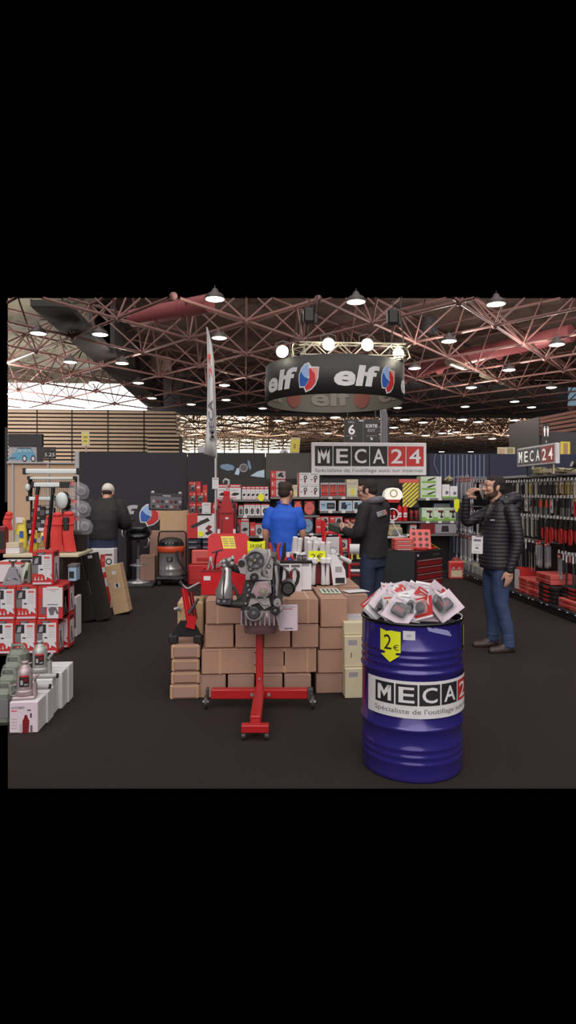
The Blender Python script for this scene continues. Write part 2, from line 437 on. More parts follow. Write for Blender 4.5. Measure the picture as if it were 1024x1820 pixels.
# lamps
def make_lamp(r):
    t = thing('hall_lamp', 'x', 'lamp', (0,0,0), 0, 'round lamps hanging in the hall roof')
    b = MB(); b.lathe([(r*.97, 0), (r, .04), (r*.82, .17), (r*.4, .26), (r*.3, .36), (.05, .4)], 'lamp_body', 20); b.build('lamp_shade', t)
    g = MB(); g.lathe([(0, -.05), (r*.5, -.04), (r*.93, 0)], 'lamp_glow', 20); g.build('diffuser', t)
    c = MB(); c.cyl((0,0,.35), (0,0,.5), .025, 'iron', 6); c.build('hanging_rod', t)
    return t
LAMPS = sorted([(68,593),(178,595),(217,646),(246,681),(340,719),(125,644),(168,680),(382,532),(390,601),(399,685),(402,711),(467,726),(270,708),
    (633,537),(882,541),(798,607),(990,613),(737,655),(838,689),(980,689),(827,723),(915,714),(945,724),(905,658),(707,725)])
row = Row(make_lamp(.36))
for k, (px, py) in enumerate(LAMPS):
    D = 7.0*F/(HY-py)
    row.put(P(px, py, D), 'round white lamp under the near roof truss, %s from the left of the photo' % ORD[k])
    if k % 2 == 0 and D < 45 and px not in (68, 125, 168):
        l = bpy.data.lights.new('lamp_and_fill_light', 'POINT'); l.energy = 750 if px > 560 else 300; l.color = (1, .88, .8); l.shadow_soft_size = .2
        o = bpy.data.objects.new('lamp_and_fill_light', l); COL.objects.link(o); o.location = P(px, py, D) - Vector((0,0,.3))
for x, y in ((-13.5, 36), (-14.5, 46), (-19, 49)):  # unseen added point lights, no lamp hangs here; they brighten the slatted bay
    l = bpy.data.lights.new('lamp_and_fill_light', 'POINT'); l.energy = 1000; l.color = (1, .92, .84); l.shadow_soft_size = .2
    o = bpy.data.objects.new('lamp_and_fill_light', l); COL.objects.link(o); o.location = (x, y, 8.3)
FARL = sorted([(540,752),(583,770),(596,742),(640,758),(495,748),(720,746),(752,751),(726,770),(757,774),(786,770),(812,768),(822,746),(850,750),(835,778),(875,780),(908,774),(915,747),(944,751),(945,780),(785,803),(837,803),(700,760),(560,790),(430,742),(440,790)])
row = Row(make_lamp(.5))
for k, (px, py) in enumerate(FARL):
    row.put(P(px, py, 7.0*F/(HY-py)), 'small distant lamp under the far hall roof, %s from the left of the photo' % ORD[k])
# ---- hanging hall direction sign
D = 30
t = thing('direction_sign', 'black hanging sign reading HALL 6 and SORTIE EXIT', 'sign', P(643, 800, D))
w = lambda px: (px-643)/F*D
zz = lambda py: (800-py)/F*D
b = MB(); b.box(w(612), 0, zz(802), w(674), .12, zz(745), 'sign_black', .01); b.build('board', t)
b = MB(); b.rect(w(638), zz(749), w(647), zz(746.5), -.004, 'pale_grey'); b.build('maker_plate', t)
b = MB()
b.text('HALL', w(619), zz(752), w(630.5), zz(748.5), -.004, 'pale_grey'); b.text('6', w(619), zz(772.5), w(631), zz(754.5), -.004, 'white', bold=.02)
b.rect(w(615), zz(774.8), w(634), zz(774.2), -.004, 'ink_light'); b.rect(w(645.5), zz(802), w(646.3), zz(748), -.004, 'ink_grey'); b.rect(w(651), zz(774.8), w(670), zz(774.2), -.004, 'ink_light')
b.text('SORTIE', w(650), zz(760), w(671), zz(754), -.004, 'white', bold=.01); b.text('EXIT', w(654), zz(767.5), w(667), zz(762.5), -.004, 'pale_grey')
b.flat([(w(624), zz(776)), (w(625.5), zz(776)), (w(625.5), zz(779)), (w(627.5), zz(778.5)), (w(624.8), zz(782)), (w(622), zz(778.5)), (w(624), zz(779))], -.004, 'white')
b.flat([(w(658), zz(777.6)), (w(659), zz(776.6)), (w(661.4), zz(779)), (w(662.6), zz(777.4)), (w(662.6), zz(781.6)), (w(658.4), zz(781.6)), (w(660.2), zz(780.2))], -.004, 'white')
b.build('lettering', t)
b = MB()
for px in (618, 668): b.cyl((w(px), .06, zz(745)), (w(px), .06, 9.0-1.6-(HY-800)/F*D), .02, 'iron', 6)
b.build('hanging_cable', t)
# ---- restroom sign
t = thing('restroom_sign', 'narrow black sign with two white figures at the slatted block', 'sign', Py(971, 790, 33.4))
q = 33.4/F
b = MB(); b.box(-6.5*q, 0, 0, 6.5*q, .1, 38*q, 'sign_black'); b.build('board', t)
b = MB()
for s in (-1, 1):
    b.disc(s*3*q, 32*q, 1.3*q, -.005, 'white', 10); b.flat([(s*3*q-2*q, 30*q), (s*3*q+2*q, 30*q), (s*3*q+1.4*q, 22*q), (s*3*q+1*q, 15*q), (s*3*q-1*q, 15*q), (s*3*q-1.4*q, 22*q)], -.005, 'white')
b.rect(-1*q, 3*q, 1*q, 7*q, -.005, 'pale_grey'); b.build('pictogram', t)
# ---- far pavilion on the left with the picture of a car
PY = 19.0
t = thing('pavilion_frame', 'dark grey pavilion fascia framing a picture of a blue car', 'pavilion', (0,0,0))
X = lambda px: Py(px, 800, PY).x
Z = lambda py: Py(60, py, PY).z
b = MB(); b.box(X(14), PY+.02, Z(793), X(75), PY+.14, Z(771), 'charcoal'); b.box(X(65), PY, 0, X(75), PY+.12, Z(771), 'charcoal', .01); b.build('fascia', t)
b = MB(); b.box(X(14), PY+.06, Z(823), X(65), PY+.1, Z(793), 'pale_grey')
b.build('picture_panel', t)
M('car_blue', (92, 156, 184), .4, var=.05); M('car_glass', (150, 178, 188), .3)
c = MB(); y = PY+.055
Q = lambda pts, m, dy=0: c.flat([(X(a), Z(bb)) for a, bb in pts], y-dy, m)
Q([(14,809),(20,806),(26,804),(29,798.5),(34,796.5),(52,796.5),(56,799),(60,806),(62,809),(61.5,815),(56,817),(30,817.5),(14,817)], 'car_blue')
Q([(30,800),(34,798),(38,798),(38,803.5),(28.5,804)], 'car_glass', .003); Q([(40,798),(47,798),(47,803.3),(40,803.3)], 'car_glass', .003); Q([(49,798),(52,798),(55,803),(49,803)], 'car_glass', .003)
Q([(28,797),(33,795.8),(53,795.8),(56,799),(52,796.8),(34,796.8)], 'navy', .004)
Q([(14,806),(19,806),(20,812),(14,812)], 'pale_grey', .003); Q([(16,813),(27,812.5),(27,815),(16,815.5)], 'ink_grey', .003)
for px in (42.5, 58): 
    c.disc(X(px), Z(815), .065, y-.005, 'ink', 16, .1); c.disc(X(px), Z(815), .04, y-.008, 'white', 16, .062)
c.build('car_picture', t)
# hall place number
t = thing('place_number_sign', 'small dark sign reading 5.25 on the slatted wall', 'sign', (0,0,0))
Y5 = 24.0
X = lambda px: Py(px, 800, Y5).x
Z = lambda py: Py(88, py, Y5).z
b = MB(); b.box(X(77), Y5, Z(815), X(98.5), Y5+.08, Z(794.5), 'sign_black', .01); b.cyl(((X(77)+X(98.5))/2, Y5+.04, 0), ((X(77)+X(98.5))/2, Y5+.04, Z(815)), .03, 'iron', 8); b.build('board', t)
b = MB(); b.text('5.25', X(79.5), Z(811), X(97), Z(805), Y5-.004, 'white'); b.rect(X(79), Z(799.6), X(83), Z(798.6), Y5-.004, 'ink_grey'); b.rect(X(89), Z(799.8), X(96), Z(798.4), Y5-.004, 'ink_grey'); b.build('lettering', t)
# neighbouring beige stand
x0, x1 = Py(13.5, 880, 13.6).x, Py(137, 880, 13.6).x
mb = MB(); mb.box(x0, 13.6, 0, x1, 13.75, Py(60, 823, 13.6).z, 'beige')
for px in (23, 86): x = Py(px, 880, 13.6).x; mb.box(x-.02, 13.57, 0, x+.02, 13.6, Py(60, 823, 13.6).z, 'pale_grey')
mb.box(x0, 13.55, Py(60, 824, 13.6).z, x1, 13.62, Py(60, 821, 13.6).z, 'pale_grey')
struct(mb.build('wall_neighbour'))
# ---- round hanging banner
def elf_logo(mb, x0, z0, x1, z1, y, inner=False):
    S = lambda pts, m, d: mb.flat([(x0+(x1-x0)*a, z0+(z1-z0)*b) for a, b in pts], y-d, m)
    S([(.52,1.02),(.30,.97),(.12,.83),(.0,.6),(-.01,.4),(.04,.16),(.26,.15),(.36,-.02),(.66,.06),(.86,.22),(.99,.46),(1.03,.84),(.66,.86)], 'white', 0)
    S([(.50,.97),(.31,.92),(.16,.80),(.05,.59),(.04,.4),(.08,.21),(.33,.20),(.50,.38),(.53,.6)], 'elf_blue', .004)
    S([(.50,.97),(.31,.92),(.16,.80),(.12,.72),(.30,.52),(.52,.44),(.53,.6)], 'elf_sky', .008)
    S([(.54,.80),(.98,.80),(.94,.48),(.83,.27),(.64,.11),(.40,.04),(.32,.17),(.50,.34),(.56,.5)], 'elf_red', .004)
    S([(.62,.78),(.98,.80),(.94,.48),(.86,.32),(.84,.6)], 'elf_pink', .008)
    mb.disc(x0+(x1-x0)*.52, z0+(z1-z0)*.48, (x1-x0)*.045, y-.012, 'white', 12)
M('lattice_alu', (150, 146, 132), .4, .3); M('elf_blue', (44, 92, 176), .5, var=.03); M('elf_sky', (150, 180, 222), .5, var=.03); M('elf_red', (196, 50, 54), .5, var=.03); M('elf_pink', (226, 150, 140), .5, var=.03)
M('banner', (52, 51, 52), .65, var=.06, scale=3); M('banner_in', (112, 108, 100), .5, var=.05); M('ghost', (142, 138, 128), .5, var=.03); M('ghost_red', (140, 84, 74), .5, var=.03)
RC = P(594.5, 800, 11.0); RR = 1.2; ZB, ZT = 3.15, 3.77
t = thing('round_hanging_banner', 'dark round hanging banner ring with white lettering and emblems', 'banner', (RC.x, RC.y, 0))
b = MB(); b.lathe([(RR-.03, ZB), (RR, ZB), (RR, ZT), (RR-.03, ZT)], 'banner', 72, caps=False); b.build('banner_band', t)
b = MB(); b.lathe([(RR-.031, ZT), (RR-.031, ZB)], 'banner_in', 72, caps=False); b.build('inner_lining', t)
pr = MB(); per = math.radians(66)*RR
for k in range(-2, 3):
    o = k*per
    pr.text('elf', o-.176, 3.265, o+.60, 3.60, 0, 'white', shear=.12, bold=.035)
    elf_logo(pr, o+.628, 3.19, o+.965, 3.645, 0)
b = bend(pr, RR+.006, step=.04); b.build('lettering', t)
pr = MB()
for k in (-1, 0, 1):
    o = k*per; pr.text('elf', o-.30, 3.27, o+.48, 3.6, 0, 'ghost', bold=.03); pr.disc(o+.7, 3.42, .17, 0, 'ghost_red', 20, .21)
b = bend(pr, RR-.045, step=.04)
b.v = [Vector((p.x, -p.y, p.z)) for p in b.v]; b.build('lining_print', t)
# square lattice truss on top of the ring
b = MB(); s = .25; zt0, zt1 = 3.83, 4.06
yy = -.55
def lattice(mb, p, q, w, r):
    p, q = Vector(p), Vector(q); d = (q-p); L = d.length; d.normalize(); n = Vector((-d.y, d.x, 0))
    cs = [Vector((0,0,0))+n*w/2, n*-w/2, n*w/2+Vector((0,0,w)), n*-w/2+Vector((0,0,w))]
    for c in cs: mb.cyl(p+c, q+c, r, 'lattice_alu', 8)
    k = max(2, int(L/w))
    for a, e in ((0,1),(2,3),(0,2),(1,3)):
        for i in range(k):
            u, v = (cs[a], cs[e]) if i % 2 == 0 else (cs[e], cs[a])
            mb.cyl(p+u+d*(L*i/k), p+v+d*(L*(i+1)/k), r*.6, 'lattice_alu', 5)
lattice(b, (-.66, -.62, 3.85), (1.08, -.62, 3.85), .2, .014); lattice(b, (-.66, .62, 3.85), (1.08, .62, 3.85), .2, .014)
lattice(b, (-.66, -.62, 3.85), (-.66, .62, 3.85), .2, .014); lattice(b, (1.08, -.62, 3.85), (1.08, .62, 3.85), .2, .014)
b.build('lattice_truss', t)
for x, y in ((-.66,-.62), (1.08,-.62), (-.66,.62), (1.08,.62)): b = MB(); b.cyl((x, y, 4.05), (x*.95-.02, y, 4.6), .012, 'iron', 6); b.build('hanging_cable', t)
for an in range(12):
    a = an*PI/6; b = MB(); b.cyl((RR*math.cos(a)*.99, RR*math.sin(a)*.99, ZT-.01), (RR*math.cos(a)*.75, RR*math.sin(a)*.6, 3.86), .012, 'pale_grey', 6); b.build('stay', t)
def make_flood():
    t = thing('floodlight', 'x', 'spotlight', (0,0,0), 0, 'floodlights on the hanging lattice')
    R_ = Matrix.Rotation(math.radians(-90), 4, 'X')
    b = MB(); b.lathe([(.0, .2), (.07, .18), (.1, .1), (.115, -.02), (.105, -.02), (.098, .0)], 'black', 24, T=R_); b.build('housing', t)
    g = MB(); g.lathe([(0, -.03), (.055, -.025), (.1, -.005)], 'spot_glow', 24, T=R_); g.build('lens', t)
    y = MB(); y.tube([(-.125,.05,0), (-.125,.05,.15), (0,.05,.19), (.125,.05,.15), (.125,.05,0)], .012, 'iron', 6); y.build('yoke', t)
    return t
row = Row(make_flood())
for k, (px, py, dd) in enumerate(((502, 625, 10.6), (584, 612, 10.4), (653, 613, 10.4), (708, 629, 10.6))):
    row.put(P(px, py, dd), 'glaring floodlight on the lattice over the round banner, %s from the feather flag' % ORD[k], rz=math.radians((-12, -3, 3, 10)[k]))
    l = bpy.data.lights.new('flood_light', 'POINT'); l.energy = 11; l.color = (1, .9, .7); l.shadow_soft_size = .09
    o = bpy.data.objects.new('flood_light', l); COL.objects.link(o); o.location = P(px, py, dd-.25)
for k, (px, py, lab) in enumerate(((549, 562, 'dark chain hoist hanging above the left end of the lattice'), (698, 565, 'dark chain hoist hanging above the right end of the lattice'))):
    t = thing('chain_hoist', lab, 'hoist', P(px, py+12, 11.2))
    b = MB(); b.box(-.1, -.08, 0, .1, .08, .26, 'black', .03); b.box(.08, -.05, -.02, .16, .05, .16, 'charcoal', .02); b.build('motor_body', t)
    b = MB(); b.tube([(0,0,.24), (.01,0,.3), (0,0,.42)], .016, 'iron', 6); b.tube([(0,0,0), (-.03,0,-.35)], .012, 'iron', 6); b.tube([(.05,0,.25), (.16,0,.5), (.12,0,.1), (.1,0,-.05)], .012, 'black', 6); b.build('chain', t)
# =====================================================================  BACK WALL AND SHELVES
YW = 12.4
Xw = lambda px: Py(px, 850, YW).x
Zw = lambda py: Py(600, py, YW).z
ztop = Zw(805.5)
def panel(name, p0, p1, m):
    b = MB(); b.box(Xw(p0)+.006, YW, 0, Xw(p1)-.006, YW+.08, ztop, m, .004); return struct(b.build(name))
M('wall_grey', (72, 70, 66), .5, var=.05); M('wall_navy', (34, 37, 60), .6, var=.04); M('bar_blue', (104, 112, 138), .5)
panel('wall_back', 141, 333, 'wall_dark'); panel('wall_back_corner', 333, 384, 'wall_dark'); panel('wall_back_picture', 384, 472, 'black')
panel('wall_back_grey', 472, 572, 'wall_grey'); panel('wall_back_middle', 572, 762, 'wall_dark'); o = panel('wall_back_striped', 762, 870, 'wall_navy'); panel('wall_back_right', 870, 1150, 'wall_navy')
b = MB(); b.box(Xw(133), YW-.02, 0, Xw(141), YW+.1, ztop+.01, 'pale_grey', .01); struct(b.build('trim_1'))
b = MB()
for k in range(11):
    x = Xw(784+k*7.6); b.box(x-.013, YW-.012, .4, x+.013, YW, ztop-.02, 'bar_blue')
b.tube([(Xw(774), YW-.006, Zw(806)), (Xw(771), YW-.006, Zw(824)), (Xw(779), YW-.006, Zw(842))], .012, 'bar_blue', 5)
struct(b.build('trim_2'))
# wall picture: gloved hands and a wheel
b = MB(); y = YW-.003
Q = lambda pts, m, dy=0: b.flat([(Xw(a), Zw(c)) for a, c in pts], y-dy, m)
M('glove', (112, 140, 164), .5); M('lamp_pic', (176, 200, 214), .5)
Q([(391,829),(395,826),(404,825),(413,827),(417,831),(415,836),(404,837),(393,833)], 'glove')
Q([(417,843),(421,833),(425,832),(426,840),(424,845)], 'lamp_pic'); Q([(445,846),(458,838),(470,835),(470,849),(458,848)], 'lamp_pic', .002)
b.ring(Xw(433), Zw(832), .085, .06, y-.004, 'ink_light'); b.disc(Xw(433), Zw(832), .05, y-.004, 'ink_grey', 16); Q([(440,818),(444,820),(447,832),(444,836),(441,828)], 'glove', .003)
t = tag(b.build('wall_picture'), 'picture of gloved hands and a wheel printed on the black wall panel', 'picture')
b = MB(); b.text('elf', Xw(162), Zw(929), Xw(245), Zw(897), YW-.004, 'pale_grey', shear=.12, bold=.03); elf_logo(b, Xw(248), Zw(934), Xw(287), Zw(895), YW-.004)
tag(b.build('wall_logo'), 'large white lettering with blue and red emblem on the dark wall', 'logo')
def glyph(mb, ch, x0, z0, x1, z1, y, m, bold):
    if ch != 'M': return mb.text(ch, x0, z0, x1, z1, y, m, bold=bold)
    for p in (((0,0),(.24,0),(.24,1),(0,1)), ((.76,0),(1,0),(1,1),(.76,1)), ((0,1),(.24,1),(.5,.60),(.5,.2),(.2,.66)), ((1,1),(.76,1),(.5,.60),(.5,.2),(.8,.66))):
        mb.flat([(x0+(x1-x0)*a, z0+(z1-z0)*b) for a, b in p], y, m)
def meca(mb, x0, z0, x1, z1, y, gap=.02, m2=None, dark='ink', red='red_print', wh='white', bold=.014):
    w = (x1-x0)/6
    for k, ch in enumerate('MECA24'):
        a, e = x0+w*k+w*gap, x0+w*(k+1)-w*gap
        mb.rect(a, z0, e, z1, y, red if k > 3 else dark)
        glyph(mb, ch, a+w*.16, z0+(z1-z0)*.14, e-w*.16, z1-(z1-z0)*.14, y-.003, wh, bold)
t = thing('shop_sign', 'white framed sign with tool shop lettering fixed on the back wall top', 'sign', (Xw(655), YW-.09, Zw(845)))
W2 = (Xw(757)-Xw(554))/2; H2 = Zw(787)-Zw(845)
b = MB(); b.box(-W2, 0, 0, W2, .07, H2, 'white', .01); b.build('sign_box', t)
b = MB(); meca(b, -W2+.06, H2*.28, W2-.05, H2-.07, -.003); b.text("Sp\u00e9cialiste de l'outillage auto sur internet", -W2+.07, H2*.07, W2-.07, H2*.21, -.003, 'ink_grey'); b.build('lettering', t)
# ---- shelving
YS = 11.75
Xs = lambda px: Py(px, 900, YS).x
Zs = lambda py: Py(600, py, YS).z
M('shelf', (58, 57, 58), .45, .2); M('shelf_edge', (120, 118, 118), .4, .3)
def bay(p0, p1, tops, lab, base=True):
    x0, x1 = Xs(p0)+.004, Xs(p1)-.004
    t = thing('shelf_unit', lab, 'shelving', (0,0,0))
    b = MB(); b.box(x0, YW-.14, .02, x1, YW-.1, Zs(850), 'black'); b.build('back_panel', t)
    for x in (x0, x1-.03):
        b = MB(); b.box(x, YW-.2, 0, x+.03, YW-.14, Zs(852), 'shelf', .004); b.box(x, YS+.05, 0, x+.03, YW-.2, .14, 'shelf'); b.build('upright', t)
    for k, py in enumerate(tops):
        b = MB(); z = Zs(py); b.box(x0, YS, z-.03, x1, YW-.2, z, 'shelf'); b.box(x0, YS-.012, z-.035, x1, YS, z+.003, 'shelf_edge')
        for i in range(1 + (k*7+int(p0)) % 3):
            x = x0+(x1-x0)*(.2+.3*i); b.rect(x, z-.036, x+.07, z+.006, YS-.014, 'white')
        b.build('shelf_board', t)
    if base:
        b = MB(); b.box(x0, YS-.1, 0, x1, YW-.2, .13, 'black', .005); b.build('plinth', t)
    return t
bay(384, 480, [888, 916.5, 952], 'dark shelf bay behind the red crane, first from the dark wall')
bay(480, 568, [883.5, 916, 948], 'dark shelf bay behind the man in the blue polo')
bay(568, 646, [883.5, 908.5, 948], 'dark shelf bay between the blue polo and the black sweater')
bay(646, 742, [927, 950], 'dark pegboard bay behind the fire extinguishers')
bay(742, 815, [886, 927, 950], 'dark shelf bay holding the cordless drill cartons')
# ---- cartons: (u,v) print on the front
def prints(b, x0, z0, x1, z1, y, kind, seed=0):
    R = lambda a, c, d, e, m, k=1: b.rect(x0+(x1-x0)*a, z0+(z1-z0)*c, x0+(x1-x0)*d, z0+(z1-z0)*e, y-.0012*k, m)
    S = lambda pts, m, k=2: b.flat([(x0+(x1-x0)*a, z0+(z1-z0)*c) for a, c in pts], y-.0012*k, m)
    O = lambda u, v, ru, m, k=2, rv=None: b.disc(x0+(x1-x0)*u, z0+(z1-z0)*v, (x1-x0)*ru, y-.0012*k, m, 16, (z1-z0)*(rv or ru))
    if kind == 'redtop':
        R(0,.78,1,1,'red_print'); R(.1,.85,.9,.93,'white',2); R(.12,.58,.7,.62,'ink_light'); S([(.12,.3),(.4,.46),(.85,.42),(.8,.32),(.45,.24)], 'ink'); R(.1,.08,.6,.13,'red_print')
    elif kind == 'oval':
        R(0,.9,1,1,'red_print'); O(.5,.38,.3,'ink',2,.26); O(.5,.38,.16,'ink_grey',3,.16); R(.15,.74,.8,.8,'ink_light')
    elif kind == 'sander':
        R(0,0,.05,1,'red_print'); 
        for u in (.3,.78):
            R(u-.2,.84,u+.16,.9,'ink_light'); O(u+.04,.6,.085,'ink',2,.17); O(u+.04,.6,.05,'pale_grey',3,.1); R(u-.02,.18,u+.05,.46,'red_dark',2); R(u-.2,.4,u-.1,.46,'ink_grey')
    elif kind == 'gloves':
        R(0,.88,1,1,'pale_grey'); R(.05,.05,.95,.86,'red_dark'); 
        for k in range(4): S([(.08+.22*k,.3),(.12+.22*k,.78),(.2+.22*k,.8),(.28+.22*k,.34)], 'pale_red' if k % 2 else 'orange')
        R(.1,.08,.9,.24,'red_print',3)
    elif kind == 'clearglow':
        R(.1,.1,.9,.5,'pale_green'); O(.5,.3,.2,'yellow_soft',2); R(.1,.7,.9,.8,'pale_grey')
    elif kind == 'battery':
        R(.06,.12,.94,.9,'pale_blue'); S([(.45,.2),(.45,.78),(.9,.78),(.95,.7),(.95,.2)], 'ink'); R(.52,.4,.86,.6,'ink_grey',3); R(.1,.6,.36,.66,'ink_grey'); R(.1,.46,.36,.5,'ink_grey'); R(0,0,.03,1,'red_print')
    elif kind == 'pads':
        R(.06,.1,.94,.9,'pale_blue'); S([(.15,.2),(.2,.8),(.5,.84),(.44,.24)], 'ink'); S([(.35,.15),(.4,.6),(.62,.62),(.58,.2)], 'ink',3); R(.66,.6,.9,.66,'ink_grey')
    elif kind == 'redblk':
        R(.08,.08,.92,.7,'ink'); O(.5,.4,.32,'ink_grey',2); O(.5,.34,.2,'black',3); S([(.3,.5),(.7,.52),(.62,.62),(.36,.62)], 'pale_grey',3); R(.12,.8,.88,.9,'pale_red'); R(.7,.55,.8,.95,'pale_grey',3)
    elif kind == 'redpic':
        R(.45,.1,.95,.9,'pale_grey'); S([(.5,.2),(.58,.6),(.75,.8),(.9,.5),(.86,.2)], 'ink'); R(.08,.5,.36,.6,'pale_red'); R(.08,.7,.36,.82,'white'); R(.55,.7,.62,.84,'ink_grey',3)
    elif kind == 'caliper':
        R(.36,.06,.98,.94,'pale_grey'); S([(.46,.3),(.52,.62),(.7,.82),(.84,.7),(.74,.56),(.9,.4),(.8,.2),(.66,.34)], 'ink'); R(.06,.2,.3,.8,'pale_red'); R(.1,.3,.14,.7,'white',3)
    elif kind == 'creeper':
        R(.0,0,.36,1,'red_print'); R(.36,.93,.84,1,'ink'); S([(.12,.5),(.2,.4),(.78,.72),(.7,.84)], 'ink'); S([(.2,.5),(.24,.46),(.72,.72),(.68,.78)], 'charcoal',3)
        S([(.62,.4),(.74,.54),(.86,.48),(.76,.36),(.88,.26),(.7,.12),(.6,.2),(.72,.3)], 'red_dark'); S([(.6,.2),(.7,.12),(.88,.24),(.8,.28)], 'ink',3); R(.42,.7,.52,.74,'ink_light')
    elif kind == 'grille':
        R(0,.82,1,1,'red_print'); R(.08,.08,.92,.74,'pale_grey'); O(.5,.4,.3,'ink',2); O(.5,.4,.17,'ink_light',3); R(.2,.86,.7,.94,'white',2)
    elif kind == 'drill':
        R(0,0,1,.16,'green'); R(0,.16,.4,.3,'green'); S([(.42,.66),(.42,.8),(.9,.82),(.92,.64),(.8,.62),(.78,.4),(.9,.36),(.9,.24),(.62,.24),(.62,.36),(.68,.4),(.68,.62)], 'ink'); R(.54,.68,.84,.78,'red_dark',3); R(.08,.84,.4,.9,'ink_light')
    elif kind == 'green3':
        R(.76,0,1,1,'white_gloss')
        for k in range(3):
            v = .06+.32*k; R(.05,v,.72,v+.09,'green'); S([(.3,v+.1),(.46,v+.12),(.7,v+.22),(.72,v+.27),(.5,v+.21),(.34,v+.16)], 'ink'); R(.05,v+.2,.3,v+.24,'pale_green',2)
    elif kind == 'lit':
        R(0,0,1,.14,'green'); S([(.4,.3),(.5,.55),(.85,.5),(.8,.3)], 'ink_grey'); R(.1,.75,.6,.82,'pale_green')
    elif kind == 'disc':
        O(.5,.5,.46,'pale_red' if seed == 0 else 'glove',2); R(.3,.47,.7,.53,'ink_grey',3); R(.1,.92,.9,1,'red_print')
    elif kind == 'longbox':
        R(0,0,.4,1,'red_dark'); R(.42,.1,1,.95,'ink_light'); S([(.58,.2),(.6,.8),(.78,.8),(.8,.2)], 'ink')
    elif kind == 'plainred':
        R(.1,.3,.9,.7,'pale_red'); R(.2,.42,.8,.52,'white',2)
    elif kind == 'device':
        R(0,.8,1,1,'red_print'); S([(.25,.15),(.2,.6),(.35,.72),(.7,.72),(.8,.55),(.75,.15)], 'ink'); O(.5,.42,.16,'grey',3); R(.06,.1,.16,.6,'ink_light')
def carton(p0, p1, pt, pb, Y, d, base, kind, name, label, cat='carton', group=None, z=None, tilt=0.0, seed=0):
    x0, x1 = Py(p0, pb, Y).x, Py(p1, pb, Y).x
    zb = Py(600, pb, Y).z if z is None else z
    h = (pb-pt)/F*Y/CA
    w = (x1-x0)-.004
    b = MB(); b.box(-w/2, 0, 0, w/2, d, h-.002, base, .003); prints(b, -w/2, 0, w/2, h-.002, -.0004, kind, seed)
    o = b.build(name, None, ((x0+x1)/2, Y, zb+.001)); 
    if tilt: o.rotation_euler = (0, tilt, 0)
    return tag(o, label, cat, group)
ZA, ZB_, ZC = Zs(888)+.003, Zs(916.5)+.003, Zs(952)+.003
Y1 = YS+.02
for k in range(2): carton(386+k*21.5, 407+k*21.5, 861, 888, Y1, .3, 'white', 'redtop', 'tool_carton', 'wide white carton with red top on the upper shelf, %s from the flag pole' % ORD[k], group='wide red topped cartons behind the crane', z=ZA)
for k in range(6): carton(430+k*7.9, 437.9+k*7.9, 864.5, 888, Y1, .3, 'white', 'redtop', 'slim_carton', 'slim red topped carton in the upper shelf row, %s from the red crane' % ORD[k], group='slim red topped cartons on the upper shelf', z=ZA)
for k in range(4): carton(385+k*9.4, 394+k*9.4, 893, 916, Y1, .25, 'red_print', 'device', 'red_pack', 'red pack on the second shelf around the crane head, %s from the flag pole' % ORD[k], group='red packs on the second shelf', z=ZB_)
carton(424, 432.5, 897, 916, Y1, .25, 'pale_grey', 'oval', 'wide_pack', 'narrow grey pack on the second shelf right beside the red packs', z=ZB_)
for k in range(3): carton(433.5+k*10, 443.3+k*10, 895, 916, Y1, .25, 'white', 'oval', 'torch_carton', 'white carton with black oval picture on the second shelf, %s from the crane' % ORD[k], group='white cartons with black oval pictures', z=ZB_)
carton(464, 479, 895, 916, Y1, .25, 'white', 'oval', 'torch_carton', 'widest white carton ending the second shelf row beside the blue polo', z=ZB_)
for k, (a, c, pt, kd, bs, lb) in enumerate(((418, 428, 922, 'device', 'red_print', 'red box with a black device in the third row beside the crane post'), (428, 443, 920, 'redtop', 'pale_grey', 'grey fronted box with red top in the third row by the crane'), (444, 454, 928, 'plainred', 'red_print', 'plain red box in the third row between grey and black packs'), (454, 468, 930, 'oval', 'pale_grey', 'grey box with black oval in the third row near the polo sleeve'), (469, 479.5, 926, 'device', 'red_print', 'red box in the third row hidden mostly by the polo sleeve'))):
    carton(a, c, pt, 952, Y1, .25, bs, kd, 'device_box', lb, z=ZC)
for k, (a, c, pt) in enumerate(((386, 400, 968), (418, 434, 962), (434, 452, 966), (453, 479, 958))):
    carton(a, c, pt, 1008, Y1-.02, .3, ('red_print','pale_grey','red_print','black')[k], ('plainred','redtop','device','oval')[k], 'floor_box', 'box standing low behind the red crane and toolbox lid, %s from the dark wall' % ORD[k], z=.131)
# second bay
ZD, ZE, ZF = Zs(883.5)+.003, Zs(908.5)+.003, Zs(948)+.003
for k in range(3): carton(481, 508, 837+k*15.5, 852.5+k*15.5, Y1, .28, 'red_print', 'caliper', 'caliper_box', 'red box with black part picture, %s of the upright stack beside the polo head' % ('topmost','middle','lowest')[k], group='stacked red boxes with black part pictures', z=ZD+(2-k)*15.5/F*Y1/CA)
carton(510, 521, 862, 883.5, Y1, .2, 'pale_red', 'plainred', 'gadget_box', 'pale red box half hidden behind the polo wearer head', z=ZD)
for k in range(2): carton(530, 568, 840+k*21.6, 861.6+k*21.6, Y1, .3, 'white', 'sander', 'sander_carton', 'wide white carton with two round tool pictures, %s of two stacked' % ('upper','lower')[k], group='white cartons with round tool pictures', z=ZD+(1-k)*21.6/F*Y1/CA)
carton(520, 529, 862, 883.5, Y1, .2, 'cream', 'clearglow', 'small_box', 'small cream box right beside the polo wearer head on the shelf', z=ZD)
for k in range(3): carton(570+k*15, 584.5+k*15, 858, 883.5, Y1, .2, 'pale_grey', 'gloves', 'glove_pack', 'red and orange glove pack on the upper shelf, %s from the white cartons' % ORD[k], group='glove packs on the upper shelf', z=ZD)
carton(616, 637, 852, 883.5, Y1, .2, 'cream', 'clearglow', 'clear_pack', 'pale shining pack on the upper shelf in front of the sweater man face', z=ZD)
